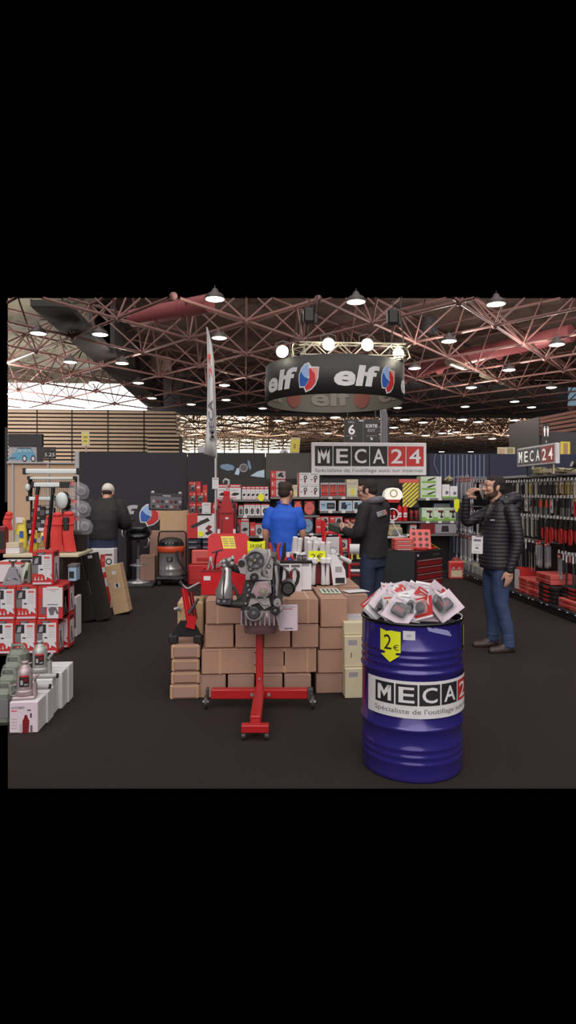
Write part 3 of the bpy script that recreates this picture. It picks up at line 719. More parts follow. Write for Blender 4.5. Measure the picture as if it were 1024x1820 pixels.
for k, (a, c, s) in enumerate(((522, 537, 0), (540, 560, 0))):
    carton(a, c, 891, 916, Y1, .08, 'black', 'disc', 'disc_pack', ('round salmon disc pack partly behind the polo shoulder', 'round salmon disc pack in the open on the middle shelf')[k], z=Zs(916)+.003, seed=s)
carton(536, 557, 920.5, 948, Y1, .08, 'black', 'disc', 'disc_pack', 'round blue disc pack on the lower shelf beside the polo arm', z=ZF, seed=1)
for k, (a, c, kd) in enumerate(((568, 597, 'battery'), (603, 626, 'pads'), (627, 645, 'pads'))):
    carton(a, c, 890, 908.5, Y1, .2, 'white', kd, 'battery_carton', ('pale blue carton with a big black charger picture', 'pale blue carton with two black pad pictures', 'pale blue carton cut off by the black sweater sleeve')[k], z=ZE)
for k in range(2):
    for q in range(2): carton(561+k*24.5, 585+k*24.5, 918+q*15, 933+q*15, Y1, .22, 'red_print', 'redpic', 'lamp_box', 'red box with two black lamp pictures, %s stack from the polo, %s box' % (ORD[k], ('upper','lower')[q]), group='red lamp boxes on the lower shelf', z=ZF+(1-q)*15/F*Y1/CA)
for k in range(3): carton(612+k*11, 622+k*11, 922, 948, Y1, .22, 'red_dark', 'redblk', 'dark_box', 'dark red box behind the sweater man hand, %s from the polo' % ORD[k], group='dark red boxes on the lower shelf', z=ZF)
for k, (a, c, pt, pb, bs, kd) in enumerate(((546, 566, 953, 985, 'red_print', 'redpic'), (600, 618, 958, 976, 'pale_grey', 'oval'), (602, 622, 976, 994, 'black', 'oval'), (602, 620, 994, 1009, 'pale_grey', 'oval'), (567, 583, 955, 985, 'black', 'redblk'))):
    carton(a, c, pt, pb, Y1-.01, .25, bs, kd, 'power_box', ('red box low behind the white hammer display', 'grey machine box low between the two red ladders, topmost', 'black machine box low between the two red ladders, middle', 'grey machine box low between the two red ladders, lowest', 'black box low behind the nearer red ladder')[k], z=(.44, Zs(976)+.002, Zs(994)+.002, .3, .44)[k])
b = MB(); b.box(Xs(545), Y1, .131, Xs(566), Y1+.3, .438, 'card', .005); tag(b.build('low_carton'), 'brown carton on the plinth under the boxes behind the white hammers', 'carton')
b = MB(); b.box(Xs(600), Y1, .131, Xs(640), Y1+.3, .298, 'black', .005); tag(b.build('low_case'), 'black case on the plinth under the machine boxes', 'case')
# pegboard bay
t = thing('display_hood', 'glowing white rounded hood with ring emblem and red underside', 'display', (Xs(701), YS+.05, 0))
s = YS/F/CA
b = MB()
pr = [(-17,-3),(-15,6),(-9,12),(0,13.5),(9,12),(15,6),(17,-3),(12,-8),(-12,-8)]
M('hood_glow', (236, 234, 222), .4, emit=.35, var=.02)
b.prism([(a*s, Zs(880)+c*s) for a, c in pr], 0, .22, 'hood_glow'); b.build('hood', t)
b = MB(); b.prism([(a*s, Zs(880)+c*s) for a, c in ((-13,-8),(13,-8),(9,-13.5),(-9,-13.5))], -.02, .2, 'red_print'); b.build('hood_base', t)
b = MB(); b.ring(0, Zs(877), .075, .055, -.004, 'gold'); b.build('emblem', t)
b = MB(); b.box(-.03, .2, Zs(900), .03, .4, Zs(870), 'black'); b.build('bracket', t)
t = thing('warning_banner', 'black banner with yellow diagonal stripes hanging on the pegboard', 'banner', (0,0,0))
b = MB(); x0, x1, za, zc = Xs(718), Xs(747), Zs(902), Zs(858); b.box(x0, YS+.1, za, x1, YS+.12, zc, 'charcoal'); b.build('cloth', t)
b = MB(); W = x1-x0; Hh = zc-za
for k in range(-2, 6):
    z = za+Hh*(.16*k); pts = [(x0, z), (x0, z+.05), (x1, z+.05+W*.9), (x1, z+W*.9)]
    # clip to cloth
    def cl(poly, lo, keep):
        out = []
        for i in range(len(poly)):
            p, q = poly[i], poly[(i+1) % len(poly)]
            ip, iq = (p[1] > lo) == keep, (q[1] > lo) == keep
            if ip: out.append(p)
            if ip != iq: u = (lo-p[1])/(q[1]-p[1]); out.append((p[0]+(q[0]-p[0])*u, lo))
        return out
    pts = cl(cl(pts, za, True), zc, False) if True else pts
    if len(pts) > 2: b.flat(pts, YS+.098, 'yellow_soft')
b.build('stripe_print', t)
b = MB(); b.box(Xs(712), YS+.097, Zs(858), Xs(747), YS+.13, Zs(851), 'pale_red'); b.build('header_card', t)
def bottle(r, h, lab, px, zb, m='red_gloss'):
    t = thing('fire_extinguisher', lab, 'extinguisher', (Xs(px), YS+.12, zb))
    b = MB(); b.lathe([(0,0),(r*.95,0),(r,.01),(r,h*.66),(r*.7,h*.78),(r*.3,h*.84),(r*.3,h*.86)], m, 20); b.build('cylinder', t)
    b = MB(); b.lathe([(r*.34,h*.86),(r*.34,h*.93)], 'black', 12); b.bar((0,0,h*.93), (r*1.1,-r*.4,h), .018, .015, 'black'); b.bar((0,0,h*.91), (r*.9,-r*.3,h*.9), .014, .012, 'black'); b.build('valve', t)
    b = MB(); pr = MB(); pr.rect(-r*.7, h*.2, r*.7, h*.45, 0, 'white'); pr.rect(-r*.5, h*.28, r*.5, h*.33, -.001, 'ink_grey'); b.merge(bend(pr, r+.0015, step=.02)); b.build('label', t)
zx = Zs(927)+.003
for k, (px, r, h) in enumerate(((695.5, .032, .24), (703, .032, .24), (712.5, .052, .36), (722.5, .052, .36))):
    bottle(r, h, '%s red extinguisher on the pegboard shelf, %s from the black sweater' % (('small','small','large','large')[k], ORD[k]), px, zx)
for k in range(2):
    b = MB(); b.lathe([(0,0),(.045,0),(.05,.05),(.03,.11),(.05,.17),(.03,.2),(0,.21)], 'red_dark', 14); b.lathe([(.052,.04),(.052,.07)], 'black', 14, caps=False); o = b.build('polish_jar', None, (Xs(734+k*9), YS+.12, zx))
    tag(o, 'dark red jar with black band beside the large extinguishers, %s of two' % ('nearer','further')[k], 'jar', 'dark red jars')
carton(686, 712, 931.5, 949, Y1-.02, .25, 'khaki', 'plainred', 'olive_box', 'olive box under the pegboard shelf behind the sweater man back', z=Zs(950)+.003)
carton(729, 741, 933, 950, Y1-.02, .25, 'pale_grey', 'oval', 'white_box', 'pale box under the pegboard shelf beside the long box', z=Zs(950)+.003)
# drill bay
zg, zh, zi = Zs(886)+.003, Zs(927)+.003, Zs(950)+.003
carton(748, 785, 846.5, 886, Y1, .3, 'pale_green', 'green3', 'grinder_display', 'tall pale pack with three green tool pictures on the top shelf', z=zg)
for k in range(2): carton(786+k*14, 799.5+k*14, 861-k*0+k*3, 886, Y1, .3, 'white_gloss', 'lit', 'lit_carton', 'brightly lit white and green carton on the top shelf, %s from the tall pack' % ORD[k], group='bright white cartons on the top shelf', z=zg)
b = MB(); b.sph((0,.1,.05), .1, .1, .05, 'black', 14, 8); b.box(-.1,.02,0,.1,.2,.03,'black',.01); b.tube([(-.08,0,.08),(0,-.01,.15),(.08,0,.1)], .02, 'khaki', 8); b.sph((.02,0,.1), .05, .04, .05, 'khaki', 10, 6)
tag(b.build('sander_tool', None, (Xs(800), Y1+.05, zg+25/F*Y1+.003)), 'black and olive power tool on the bright white cartons', 'tool')
for k in range(3): carton(750+k*20.3, 770+k*20.3, 903, 927, Y1, .25, 'pale_green', 'drill', 'drill_carton', 'pale green carton with cordless drill picture, %s from the extinguishers' % ORD[k], group='cordless drill cartons', z=zh)
b = MB(); b.box(-.16,0,0,.16,.12,.33,'pale_blue',.004); b.rect(-.13,.2,.13,.3,-.001,'pale_grey'); tag(b.build('blue_carton', None, (Xs(794), Y1+.26, zh)), 'blue grey carton standing behind the drill cartons', 'carton')
carton(747.5, 811, 931.5, 950, Y1-.02, .22, 'grey', 'longbox', 'long_carton', 'long red and grey carton under the drill cartons', z=zi)
t = thing('tool_case', 'orange red carry case on the floor shelf beside the bar clamps', 'case', (Xs(803), YS-.28, .0))
b = MB(); b.box(-.13, 0, .0, .14, .12, .33, 'pale_red', .02); b.box(-.115,-.006,.2,.125,0,.3,'red_print',.003); b.build('case_shell', t)
b = MB(); b.tube([(-.06,.06,.325),(-.05,.06,.375),(.06,.06,.375),(.07,.06,.325)], .014, 'red_print', 8); b.build('handle', t)
b = MB(); 
for x in (-.08,.03): b.box(x,-.012,.18,x+.04,0,.22,'pale_grey',.004)
b.rect(-.1,.04,.1,.16,-.003,'cream'); b.build('latch', t)
# tags on shelf edges
def price(px, py, Y, w, h, lab, txt=None, m='yellow', shape='star', name='price_tag'):
    o = Py(px, py, Y); t = thing(name, lab, 'price tag', (o.x, Y, o.z))
    b = MB(); n = 12
    if shape == 'star': b.prism([((w if i % 2 else w*.86)*math.cos(2*PI*i/24), (h if i % 2 else h*.86)*math.sin(2*PI*i/24)) for i in range(24)], 0, .003, m)
    elif shape == 'arrow': b.prism([(-w,h),(-w*.5,h*.9),(0,h),(w*.5,h*.9),(w,h),(w,-h*.35),(w*.55,-h*.35),(w*.55,-h*.5),(w*.8,-h*.5),(0,-h),(-w*.8,-h*.5),(-w*.55,-h*.5),(-w*.55,-h*.35),(-w,-h*.35)], 0, .003, m)
    else: b.box(-w,0,-h,w,.004,h,m,.001)
    b.build('card', t)
    if txt:
        b = MB(); b.text(txt, -w*.7, -h*.5 if shape != 'arrow' else -h*.1, w*.7, h*.5 if shape != 'arrow' else h*.75, -.002, 'ink'); b.build('lettering', t)
    return t
price(464, 884, YS-.03, .065, .075, 'round yellow price star on the upper shelf edge beside the flag pole')
# ---- display stack left of the shelves
YD = 11.1
zt_ = lambda py: Py(360, py, YD).z
Xd = lambda px: Py(px, 900, YD).x
b = MB(); b.box(Xd(335), YD-.1, 0, Xd(386), YD+.4, zt_(1003)+.0, 'red', .02); b.rect(Xd(340), .1, Xd(384), .3, YD-.103, 'red_print')
o = b.build('red_case'); tag(o, 'large red plastic case on the floor below the blue packs, lowest of two', 'case')
b = MB(); z0 = zt_(1003)+.004; b.box(Xd(341), YD-.05, z0, Xd(386), YD+.35, zt_(977), 'pale_red', .02); b.box(Xd(350), YD-.06, z0+.06, Xd(376), YD-.05, z0+.12, 'red', .004)
o = b.build('red_case'); tag(o, 'red plastic case lying on another, upper of the two by the vacuum', 'case')
z0 = zt_(977)+.004; hh = (zt_(957.5)-z0-.004)/2
for k in range(2):
    for q in range(2):
        b = MB(); b.box(0, 0, 0, (Xd(385)-Xd(333))/2-.01, .35, hh-.003, 'navy', .02); b.rect(.02, .02, .16, .05, -.002, 'grey')
        tag(b.build('blue_pack', None, (Xd(333)+q*(Xd(385)-Xd(333))/2, YD, z0+k*hh)), 'dark blue wrapped pack under the creeper carton, %s layer, %s one' % (('lower','upper')[k], ('vacuum side','shelf side')[q]), 'pack', 'dark blue wrapped packs')
carton(332, 385, 914, 957, YD, .35, 'white', 'creeper', 'creeper_carton', 'large red and white carton with black mechanic creeper picture', z=zt_(957)+.004)
price(357, 949, YD-.01, .055, .05, 'yellow price tag stuck on the creeper carton')
zc_ = zt_(914)+.006
def redblk(p0, p1, pt, pb, lab, z, dy=.0): carton(p0, p1, pt, pb, YD+.03+dy, .2, 'red_print', 'redblk', 'brake_pack', lab, 'pack', 'red and black packs on the creeper carton', z=z)
u = (914-895.3)/F*YD
for r_, row_ in enumerate(((335.5, 349.5, 363.5), (335.5, 349.5), (335.5,))):
    for c_, p in enumerate(row_): redblk(p, p+13.6, 895.3, 914, 'red pack with black part picture on the creeper carton, %s row, %s from the vacuum' % (('bottom','middle','top')[r_], ORD[c_]), zc_+r_*(u+.003))
for k, (p, zz_, hh_, tl) in enumerate(((352, 876.5, 19, .0), (363, 895, 32, .0), (378, 914, 27, .3))):
    b = MB(); w = .085; hg = hh_/F*YD; b.box(-w/2, 0, 0, w/2, .1, hg, 'red_print', .003); prints(b, -w/2, 0, w/2, hg, -.0004, 'plainred')
    o = b.build('slim_red_box', None, (Xd(p), YD+.06+.1*(k == 1), zt_(zz_)+.012)); o.rotation_euler = (0, tl, 0)
    tag(o, ('slim red box upright on the stacked red packs', 'slim red box upright behind the white sheet', 'slim red box leaning over towards the red crane')[k], 'box')
b = MB(); b.box(-.075,0,0,.075,.004,.2,'paper'); b.rect(-.045,.15,.045,.165,-.001,'ink_light'); b.rect(-.04,.02,.04,.03,-.001,'ink_light'); b.box(-.01,.004,0,.01,.06,.004,'grey'); tag(b.build('notice_sheet', None, (Xd(367), YD-.02, zc_+.0)), 'white notice sheet standing before the red packs', 'sheet')
bpy.data.objects['notice_sheet'].location.z = zc_; 
# cardboard and tool tray behind the vacuum
YC = 11.55
Xc = lambda px: Py(px, 950, YC).x
Zc = lambda py: Py(300, py, YC).z
def box3(x0, y0, z0, x1, y1, z1, m, name, lab, cat='carton', ch=.006, group=None, tape=None, rz=0):
    b = MB(); cx, cy = (x0+x1)/2, (y0+y1)/2
    b.box(x0-cx, y0-cy, 0, x1-cx, y1-cy, z1-z0, m, ch)
    if tape == 'front': b.box(-.004+0, y0-cy-.001, 0, .004, y0-cy, z1-z0, 'card_in'); 
    if tape == 'top': b.box(x0-cx, -.025, z1-z0, x1-cx, .025, z1-z0+.001, 'tape')
    if tape == 'seam':
        b.box(x0-cx, -.0015, z1-z0, x1-cx, .0015, z1-z0+.0008, 'card_in'); b.box(x0-cx-.0008, -.025, (z1-z0)*.7, x0-cx, .025, z1-z0, 'tape')
    return tag(b.build(name, None, (cx, cy, z0), rz), lab, cat, group)
box3(Xc(266), YC, 0, Xc(334), YC+.4, .9, 'card_b', 'tall_carton', 'tall brown carton standing behind the vacuum cleaner', tape='seam')
box3(Xc(284), YC+.01, .902, Xc(334), YC+.4, Zc(908), 'card_light', 'light_carton', 'light brown carton behind the vacuum handle', tape='top')
YB_ = 11.27
box3(Py(247,1000,YB_).x, YB_, .0, Py(275,1000,YB_).x, YB_+.3, Py(260,988,YB_).z, 'card_b', 'taped_carton', 'brown carton with crossed tape low beside the bar stool')
t = thing('tool_tray_case', 'dark grey tool tray case propped above the vacuum cleaner', 'case', (Xc(294), YC+.04, Zc(908)+.002))
w, h = (Xc(325)-Xc(264))/2, Zc(878)-Zc(908)
b = MB(); b.box(-w, 0, 0, w, .06, h, 'charcoal', .012); b.build('case_shell', t)
b = MB(); b.box(-w+.03,-.006,.03,w-.03,0,h-.05,'ink_grey',.002); b.rect(-.06,h-.045,.08,h-.025,-.008,'pale_grey'); 
for k in range(14): x = -w+.06+(k % 7)*.08; z = .05+(k//7)*.09; b.box(x,-.012,z,x+.05,-.006,z+.05,('ink','ink_light','red_dark')[k % 3],.002)
b.build('tool_insert', t)
for k in (-1, 1):
    g = MB(); g.sph((k*w*.8, .03, h+.02), .035, .03, .03, 'pale_grey', 12, 8); g.build('corner_cap', t)
bpy.data.objects['tool_tray_case'].rotation_euler = (0, math.radians(2), 0)
# ---- vacuum cleaner
V = P(304, 1034, 11.0); t = thing('vacuum_cleaner', 'large wet and dry vacuum with steel drum and orange band', 'vacuum', (V.x, V.y, 0))
b = MB(); b.box(-.25,-.22,.09,.25,.22,.16,'black',.03); b.build('trolley_base', t)
for sx in (-.18,.18):
    for sy in (-.17,.17):
        b = MB(); b.cyl((sx-.02,sy,.045),(sx+.02,sy,.045),.045,'rubber',14); b.cyl((sx-.022,sy,.045),(sx+.022,sy,.045),.02,'pale_grey',10); b.box(sx-.03,sy-.02,.04,sx+.03,sy+.02,.1,'dark_steel',.005); b.build('castor', t)
b = MB(); b.lathe([(0,.16),(.2,.16),(.205,.19),(.2,.21),(.2,.27),(.205,.28),(.2,.29),(.2,.54),(.21,.55),(.21,.57)], 'chrome', 36); b.build('drum', t)
b = MB(); b.lathe([(.215,.57),(.235,.58),(.235,.67),(.225,.68)], 'orange', 36); b.build('orange_band', t)
b = MB(); b.lathe([(.225,.68),(.22,.72),(.18,.79),(.1,.82),(0,.83)], 'black', 36); b.box(-.14,-.225,.72,.14,-.1,.77,'black_gloss',.01)
b.text('AUTOBEST', -.07, .745, .07, .76, -.227, 'pale_grey')
for x in (-.06,0,.06): b.box(x-.012,-.23,.728,x+.012,-.225,.74,'pale_grey')
b.build('motor_head', t)
b = MB(); b.tube([(-.24,.16,.12),(-.24,.16,.8),(-.22,.15,.9),(-.18,.14,.92),(.2,.14,.92),(.25,.15,.88),(.25,.16,.12)], .014, 'black', 10); b.build('push_handle', t)
b = MB(); b.box(-.05,-.215,.42,.05,-.19,.5,'black',.01); b.cyl((0,-.24,.46),(0,-.2,.46),.03,'ink_grey',16); b.build('hose_port', t)
b = MB(); pts = [(.12,-.1,.66),(.13,-.2,.58),(.16,-.26,.45),(.24,-.28,.33),(.3,-.26,.24),(.3,-.22,.16),(.2,-.24,.12),(.05,-.26,.12)]
b.tube(pts, .022, 'rubber', 10); b.build('hose', t)
for x in (-.2,.2):
    b = MB(); b.box(x-.015,-.05,.48,x+.015,.05,.6,'black',.005); b.build('drum_clip', t)
# ---- bar stool, counter, plinth
S_ = P(246, 1032, 10.85); t = thing('bar_stool', 'black bar stool with low back in front of the dark wall', 'stool', (S_.x, S_.y, .06))
b = MB(); b.lathe([(0,0),(.2,0),(.2,.012),(.05,.035),(.03,.06)], 'chrome', 28); b.build('base', t)
b = MB(); b.cyl((0,0,.05),(0,0,.74),.026,'dark_steel',14); b.cyl((0,0,.05),(0,0,.4),.034,'chrome',14); b.build('post', t)
b = MB(); b.lathe([(0,.74),(.16,.74),(.19,.77),(.19,.81),(.15,.84),(0,.845)], 'black_gloss', 24); b.build('seat', t)
b = MB(); b.tube([(.19*math.cos(a), .19*math.sin(a), .86+.03*math.sin(a)) for a in [math.radians(q) for q in range(-30, 211, 20)]], .035, 'black_gloss', 10, flat=1.8); b.build('backrest', t)
b = MB(); b.tube([(.16,-.05,.78),(.2,-.12,.74),(.17,-.1,.62),(.1,-.05,.6)], .009, 'chrome', 8); b.build('lift_lever', t)
b = MB(); b.tube([(.13*math.cos(q*PI/8), .13*math.sin(q*PI/8)-.02, .3) for q in range(16)], .01, 'chrome', 6, closed=True); b.build('foot_ring', t)
b = MB(); p, q = P(228, 1036, 11.1), P(334, 1036, 11.1); b.box(p.x, 10.72, 0, p.x+.5, 11.5, .058, 'charcoal', .01); b.box(p.x+.02,10.7,.0,p.x+.48,10.72,.03,'black'); tag(b.build('floor_plate'), 'low dark floor plate under the bar stool', 'plate')
t = thing('counter', 'tall black counter behind the capped man and the stool', 'counter', (0,0,0))
p = P(206, 1034, 11.15); q = P(230, 1034, 11.15)
b = MB(); b.box(p.x-.25, 11.2, 0, q.x-.02, 11.7, 1.08, 'black', .01); b.build('body', t)
b = MB(); b.box(p.x-.3, 11.12, 1.08, q.x+.02, 11.75, 1.13, 'charcoal', .01); b.build('top', t)
b = MB(); b.tube([(q.x-.07,11.19,.98),(q.x-.09,11.13,.96),(q.x-.09,11.12,.88),(q.x-.07,11.19,.82)], .012, 'pale_grey', 8); b.build('handle', t)
# ---- red workshop crane (folded)
K = P(403, 1040, 10.15); t = thing('workshop_crane', 'folded red workshop crane with grey hook beside the flag pole', 'crane', (K.x, K.y, 0))
b = MB(); b.box(-.12,-.07,.1,.12,.07,1.30,'red_paint',.01); b.box(-.085,-.076,.9,-.06,-.07,1.2,'red_dark'); b.box(-.02,-.074,1.18,.03,-.07,1.21,'white'); b.build('column', t)
b = MB(); b.prism([(-.1,1.28),(.1,1.28),(.1,1.36),(.045,1.56),(-.045,1.56),(-.1,1.36)], -.1, .1, 'red_paint'); b.box(-.05,-.06,1.56,.05,.06,1.63,'red_gloss',.01); b.box(-.14,-.03,1.36,.14,.03,1.42,'red_dark',.01); b.build('boom', t)
b = MB(); b.tube([(0,0,1.62),(.0,0,1.70),(.035,0,1.74),(.03,0,1.80),(-.02,0,1.82),(-.055,0,1.79),(-.05,0,1.755)], [.016,.016,.02,.022,.02,.015,.009], 'pale_grey', 10); b.build('hook', t)
b = MB(); b.tube([(.08,-.06,1.5),(.14,-.1,1.4),(.17,-.1,1.2),(.16,-.09,.95),(.12,-.08,.8)], .012, 'black', 8); b.build('hose', t)
for s in (-1, 1):
    b = MB(); b.box(s*.1-.035,-.5,.06,s*.1+.035,.3,.13,'red_paint',.008); b.build('leg', t)
    b = MB(); b.cyl((s*.1-.02,-.44,.035),(s*.1+.02,-.44,.035),.035,'iron',12); b.cyl((s*.1-.02,.24,.035),(s*.1+.02,.24,.035),.035,'iron',12); b.build('castor', t)
    b = MB(); b.bar((s*.125,0,.5),(s*.15,0,1.34),.035,.05,'red_dark',.004); b.box(s*.125-.02,-.075,.92,s*.125+.02,-.06,1.02,'white'); b.build('side_strut', t)
# ---- feather flags
fp = P(383.5, 1030, 10.55)
t = thing('feather_flag', 'tall white feather flag with dark and red lettering', 'flag', (fp.x, fp.y, 0))
z_ = lambda py: EYE+(HY-py)/F*10.55
x_ = lambda px, py=0: (px-383.5)/F*10.55
outl = [(384,812),(383,780),(382,740),(380.5,690),(378.5,640),(375,612),(370,592),(367,582)]
b = MB(); pole = [(0,0,0),(0,0,z_(815))] + [(x_(a)+.01, 0, z_(c)) for a, c in outl]
b.tube(pole, [.02]*2+[.012]*4+[.009]*4, 'pale_grey', 8); b.build('pole', t)
left = [(363,807),(366,780),(368,740),(368.5,690),(368.3,640),(368,612),(367.5,595),(367,583)]
vs = []; fs = []
for i in range(8):
    for k in range(5):
        u = k/4; px = outl[i][0]+(left[i][0]-outl[i][0])*u; py = outl[i][1]+(left[i][1]-outl[i][1])*u
        vs.append((x_(px), -.012+.03*math.sin(u*5+i*.7), z_(py)))
for i in range(7):
    for k in range(4): a = i*5+k; fs.append((a, a+1, a+6, a+5))
M('flag_cloth', (206, 206, 208), .8, var=.03)
b = MB(); b.add(vs, fs, 'flag_cloth', True); o = b.build('flag_cloth', t); md = o.modifiers.new('thick', 'SOLIDIFY'); md.thickness = .004
pr = MB(); pr.text('MECA', 0, 0, 1, 1, 0, 'ink_grey', bold=.02); pr2 = MB(); pr2.text('24', 0, 0, 1, 1, 0, 'pale_red', bold=.02); pr3 = MB(); pr3.text("OUTILLAGE AUTO SUR INTERNET", 0, 0, 1, 1, 0, 'ink_light')
def vert(src, p0, z0_, w, L, lean):
    b = MB()
    b.add([(p0+lean*v.x-w*v.z, -.05, z0_+L*v.x) for v in src.v], [f for f in src.f], src.mats[0]); return b
b = MB(); b.merge(vert(pr, x_(382), z_(782), x_(9)-x_(0), z_(712)-z_(782), x_(377.5)-x_(381))); b.merge(vert(pr2, x_(378), z_(672), x_(6)-x_(0), z_(628)-z_(672), x_(375)-x_(378.5))); b.merge(vert(pr3, x_(374), z_(720), x_(3)-x_(0), z_(665)-z_(720), 0)); b.build('lettering', t)
b = MB(); b.lathe([(0,0),(.16,0),(.16,.03),(.03,.05),(.03,.2)], 'charcoal', 20); b.build('base', t)
b = MB(); b.box(-.058,-.03,z_(869),.05,-.026,z_(849),'paper'); b.rect(-.045,z_(852.5),.04,z_(851),-.032,'ink_light'); b.box(-.01,-.026,z_(862),.01,-.012,z_(856),'grey')
o = b.build('notice_sheet', None, (fp.x, fp.y, 0)); tag(o, 'white notice sheet clipped on the feather flag pole', 'sheet')
fp2 = P(684, 900, 13.3); t = thing('feather_flag', 'grey feather flag rising behind the back wall below the round banner', 'flag', (fp2.x, fp2.y, 0))
q = 13.3/F
b = MB(); zz = lambda py: EYE+(HY-py)*q
b.prism([(a*q, zz(c)) for a, c in ((-8,800),(-8.5,722),(-6,717.5),(-2,720),(3,728),(5.5,740),(6.5,760),(6.5,800))], -.004, .004, 'ink_light'); b.build('flag_cloth', t)
b = MB(); b.cyl((6.8*q,0,0),(6.8*q,0,zz(745)),.014,'charcoal',8); b.build('pole', t)
b = MB()
for k in range(4): b.tube([((-6+k*3)*q,-.006,zz(728+k)), ((-4+k*3)*q,-.006,zz(755)), ((-5+k*3)*q,-.006,zz(795))], .008, 'ink_grey', 5)
b.build('flag_print', t)
# items over the wall
def board(px0, px1, pt, pb, D, m, lab, name, pole=True, tilt=0, cat='sign', art=None):
    c = P((px0+px1)/2, pb, D); q = D/F; w = (px1-px0)/2*q; h = (pb-pt)*q
    t = thing(name, lab, cat, (c.x, c.y, 0))
    b = MB(); T = Matrix.Translation((0,0,c.z)) @ Matrix.Rotation(tilt, 4, 'Y'); b.box(-w,0,0,w,.02,h,m,.004,T); b.build('board', t)
    if art: b = MB(); art(b, w, h, T); b.build('print', t)
    b = MB(); b.cyl((0,.03,0),(0,.03,c.z+h*.5),.015,'pale_grey',8); b.build('pole', t)
    return t
board(145.5, 159.5, 767, 793, 13.2, 'cream', 'small yellow and white sign on a thin pole over the dark wall', 'pole_sign', tilt=-.04,
      art=lambda b, w, h, T: (b.rect(-w*.7,h*.15,w*.7,h*.85,-.003,'yellow_soft',T), b.rect(-w*.5,h*.55,w*.5,h*.7,-.005,'khaki',T), b.rect(-w*.5,h*.3,w*.4,h*.42,-.005,'khaki',T)))
board(515, 532, 778, 806, 14.0, 'cream', 'small yellow flag sign behind the grey wall panel', 'pole_sign', tilt=.08,
      art=lambda b, w, h, T: (b.rect(-w*.8,h*.1,w*.8,h*.9,-.003,'yellow_soft',T), b.rect(-w*.3,h*.3,w*.1,h*.6,-.005,'khaki',T)))
board(352, 365, 794, 812, 14.5, 'pale_grey', 'small pale board behind the wall at the feather flag foot', 'pole_sign')
c = P(505, 812, 13.6); b = MB(); b.prism([(.2*math.cos(a)*.6, .17*math.sin(a)) for a in [math.radians(q) for q in range(0, 181, 15)]], 0, .02, 'white'); b.box(-.02,0,-c.z,.02,.02,.02,'pale_grey'); b.disc(.02,.09,.03,-.003,'grey'); tag(b.build('round_sign', None, c), 'white half round sign peeking over the grey wall', 'sign')
board(884, 916, 795, 808, 16.0, 'cream', 'pale patterned poster behind the navy wall', 'poster', art=lambda b, w, h, T: (b.rect(-w*.9,h*.1,-w*.2,h*.8,-.003,'beige',T), b.rect(w*.1,h*.2,w*.8,h*.9,-.003,'khaki',T)))
board(996, 1014, 785, 810, 14.0, 'yellow_soft', 'ochre sign behind the lit shop sign', 'pole_sign', art=lambda b, w, h, T: b.rect(-w*.4,h*.1,w*.5,h*.9,-.003,'wood',T))
# =====================================================================  CARTON PILE WITH ENGINE STAND
def pcarton(p0, p1, pt, pb, D, d, z0, lab, m='card', name='cardboard_box', tape=None, dx=0.0, rz=0.0, flaps=True, h=None, group=None):
    a, e = P(p0, pb, D), P(p1, pb, D)
    w = e.x-a.x-.006; hh = (pb-pt)/F*D if h is None else h
    b = MB(); b.box(-w/2, 0, 0, w/2, d, hh-.003, m, .007)
    if flaps:
        b.box(-w/2+.004, d/2-.0012, hh-.003, w/2-.004, d/2+.0012, hh-.0024, 'card_in')
        b.box(-w/2+.02, -.0008, hh*.97-.004, w/2-.02, 0, hh*.97-.0025, 'card_in')
    for u in (tape or []):
        x = -w/2+w*u; b.box(x-.008,-.0012,.002,x+.008,.0,hh-.005,'tape'); b.box(x-.008,.002,hh-.003,x+.008,d-.002,hh-.0018,'tape')
    o = b.build(name, None, ((a.x+e.x)/2, (a.y+e.y)/2, z0), rz)
    return tag(o, lab, 'cardboard box', group)
H1, H2, H3, H4 = .182, .195, .185, .19
zr = [.002, .002+H1+.003, .002+H1+H2+.006, .002+H1+H2+H3+.009]
DF = 4.93
tower = 'main carton pile under the engine'
for k, (a, e) in enumerate(((353,402),(404.5,453),(455.5,503),(505,554))): pcarton(a, e, 0, 1243, DF-.02, .52, zr[0], 'carton in the bottom row behind the stand crossbar, %s from the flat boxes' % ORD[k], 'card_b', h=H1, group=tower)
o = pcarton(358, 564, 0, 1203, DF, .5, zr[1], 'one long taped carton lying across the second row from the floor', tape=(.16,.47,.72,.92), h=H2, group=tower)
b = MB(); b.rect(-.06,.06,.2,.17,-.0012,'card_b'); b.rect(-.05,.07,.19,.16,-.0016,'card')
for k in range(3): b.rect(-.03,.085+k*.025,.16-.03*k,.094+k*.025,-.002,'card_b')
pm = b.build('faded_print', o)
for k, (a, e) in enumerate(((364,416),(418,467),(469,517),(518.5,567))): pcarton(a, e, 0, 1160, DF+.01, .5, zr[2], 'carton in the third row from the floor, %s from the scissor jack' % ORD[k], 'card', h=H3, group=tower)
for k, (a, e, tp) in enumerate(((365.5, 432, (.32,)), (434, 498, ()), (500, 567, (.72,)))): pcarton(a, e, 0, 1120, DF+.0+.005*k, .52, zr[3], ('taped carton in the top row below the red toolbox', 'carton in the top row hidden behind the engine sump', 'taped carton in the top row behind the white code sheet')[k], tape=tp, h=H4+.008*(k == 2), group=tower)
hs = (.158, .185, .175, .235); z = .002
for k, (a, e) in enumerate(((561,610),(564,612.5),(567,615),(569,618.5))):
    pcarton(a, e, 0, 1232, 5.02, .62 if k == 3 else .5, z, 'carton in the right hand column beside the drum, %s from the floor' % ORD[k], 'card' if k else 'card_b', h=hs[k], group='carton column beside the drum'); z += hs[k]+.003
b = MB(); b.box(-.07,.2,.0,.09,.45,.002,'pale_green'); 
for k in range(4): b.box(-.05+.035*k,.23,.002,-.03+.035*k,.42,.003,'ink_grey')
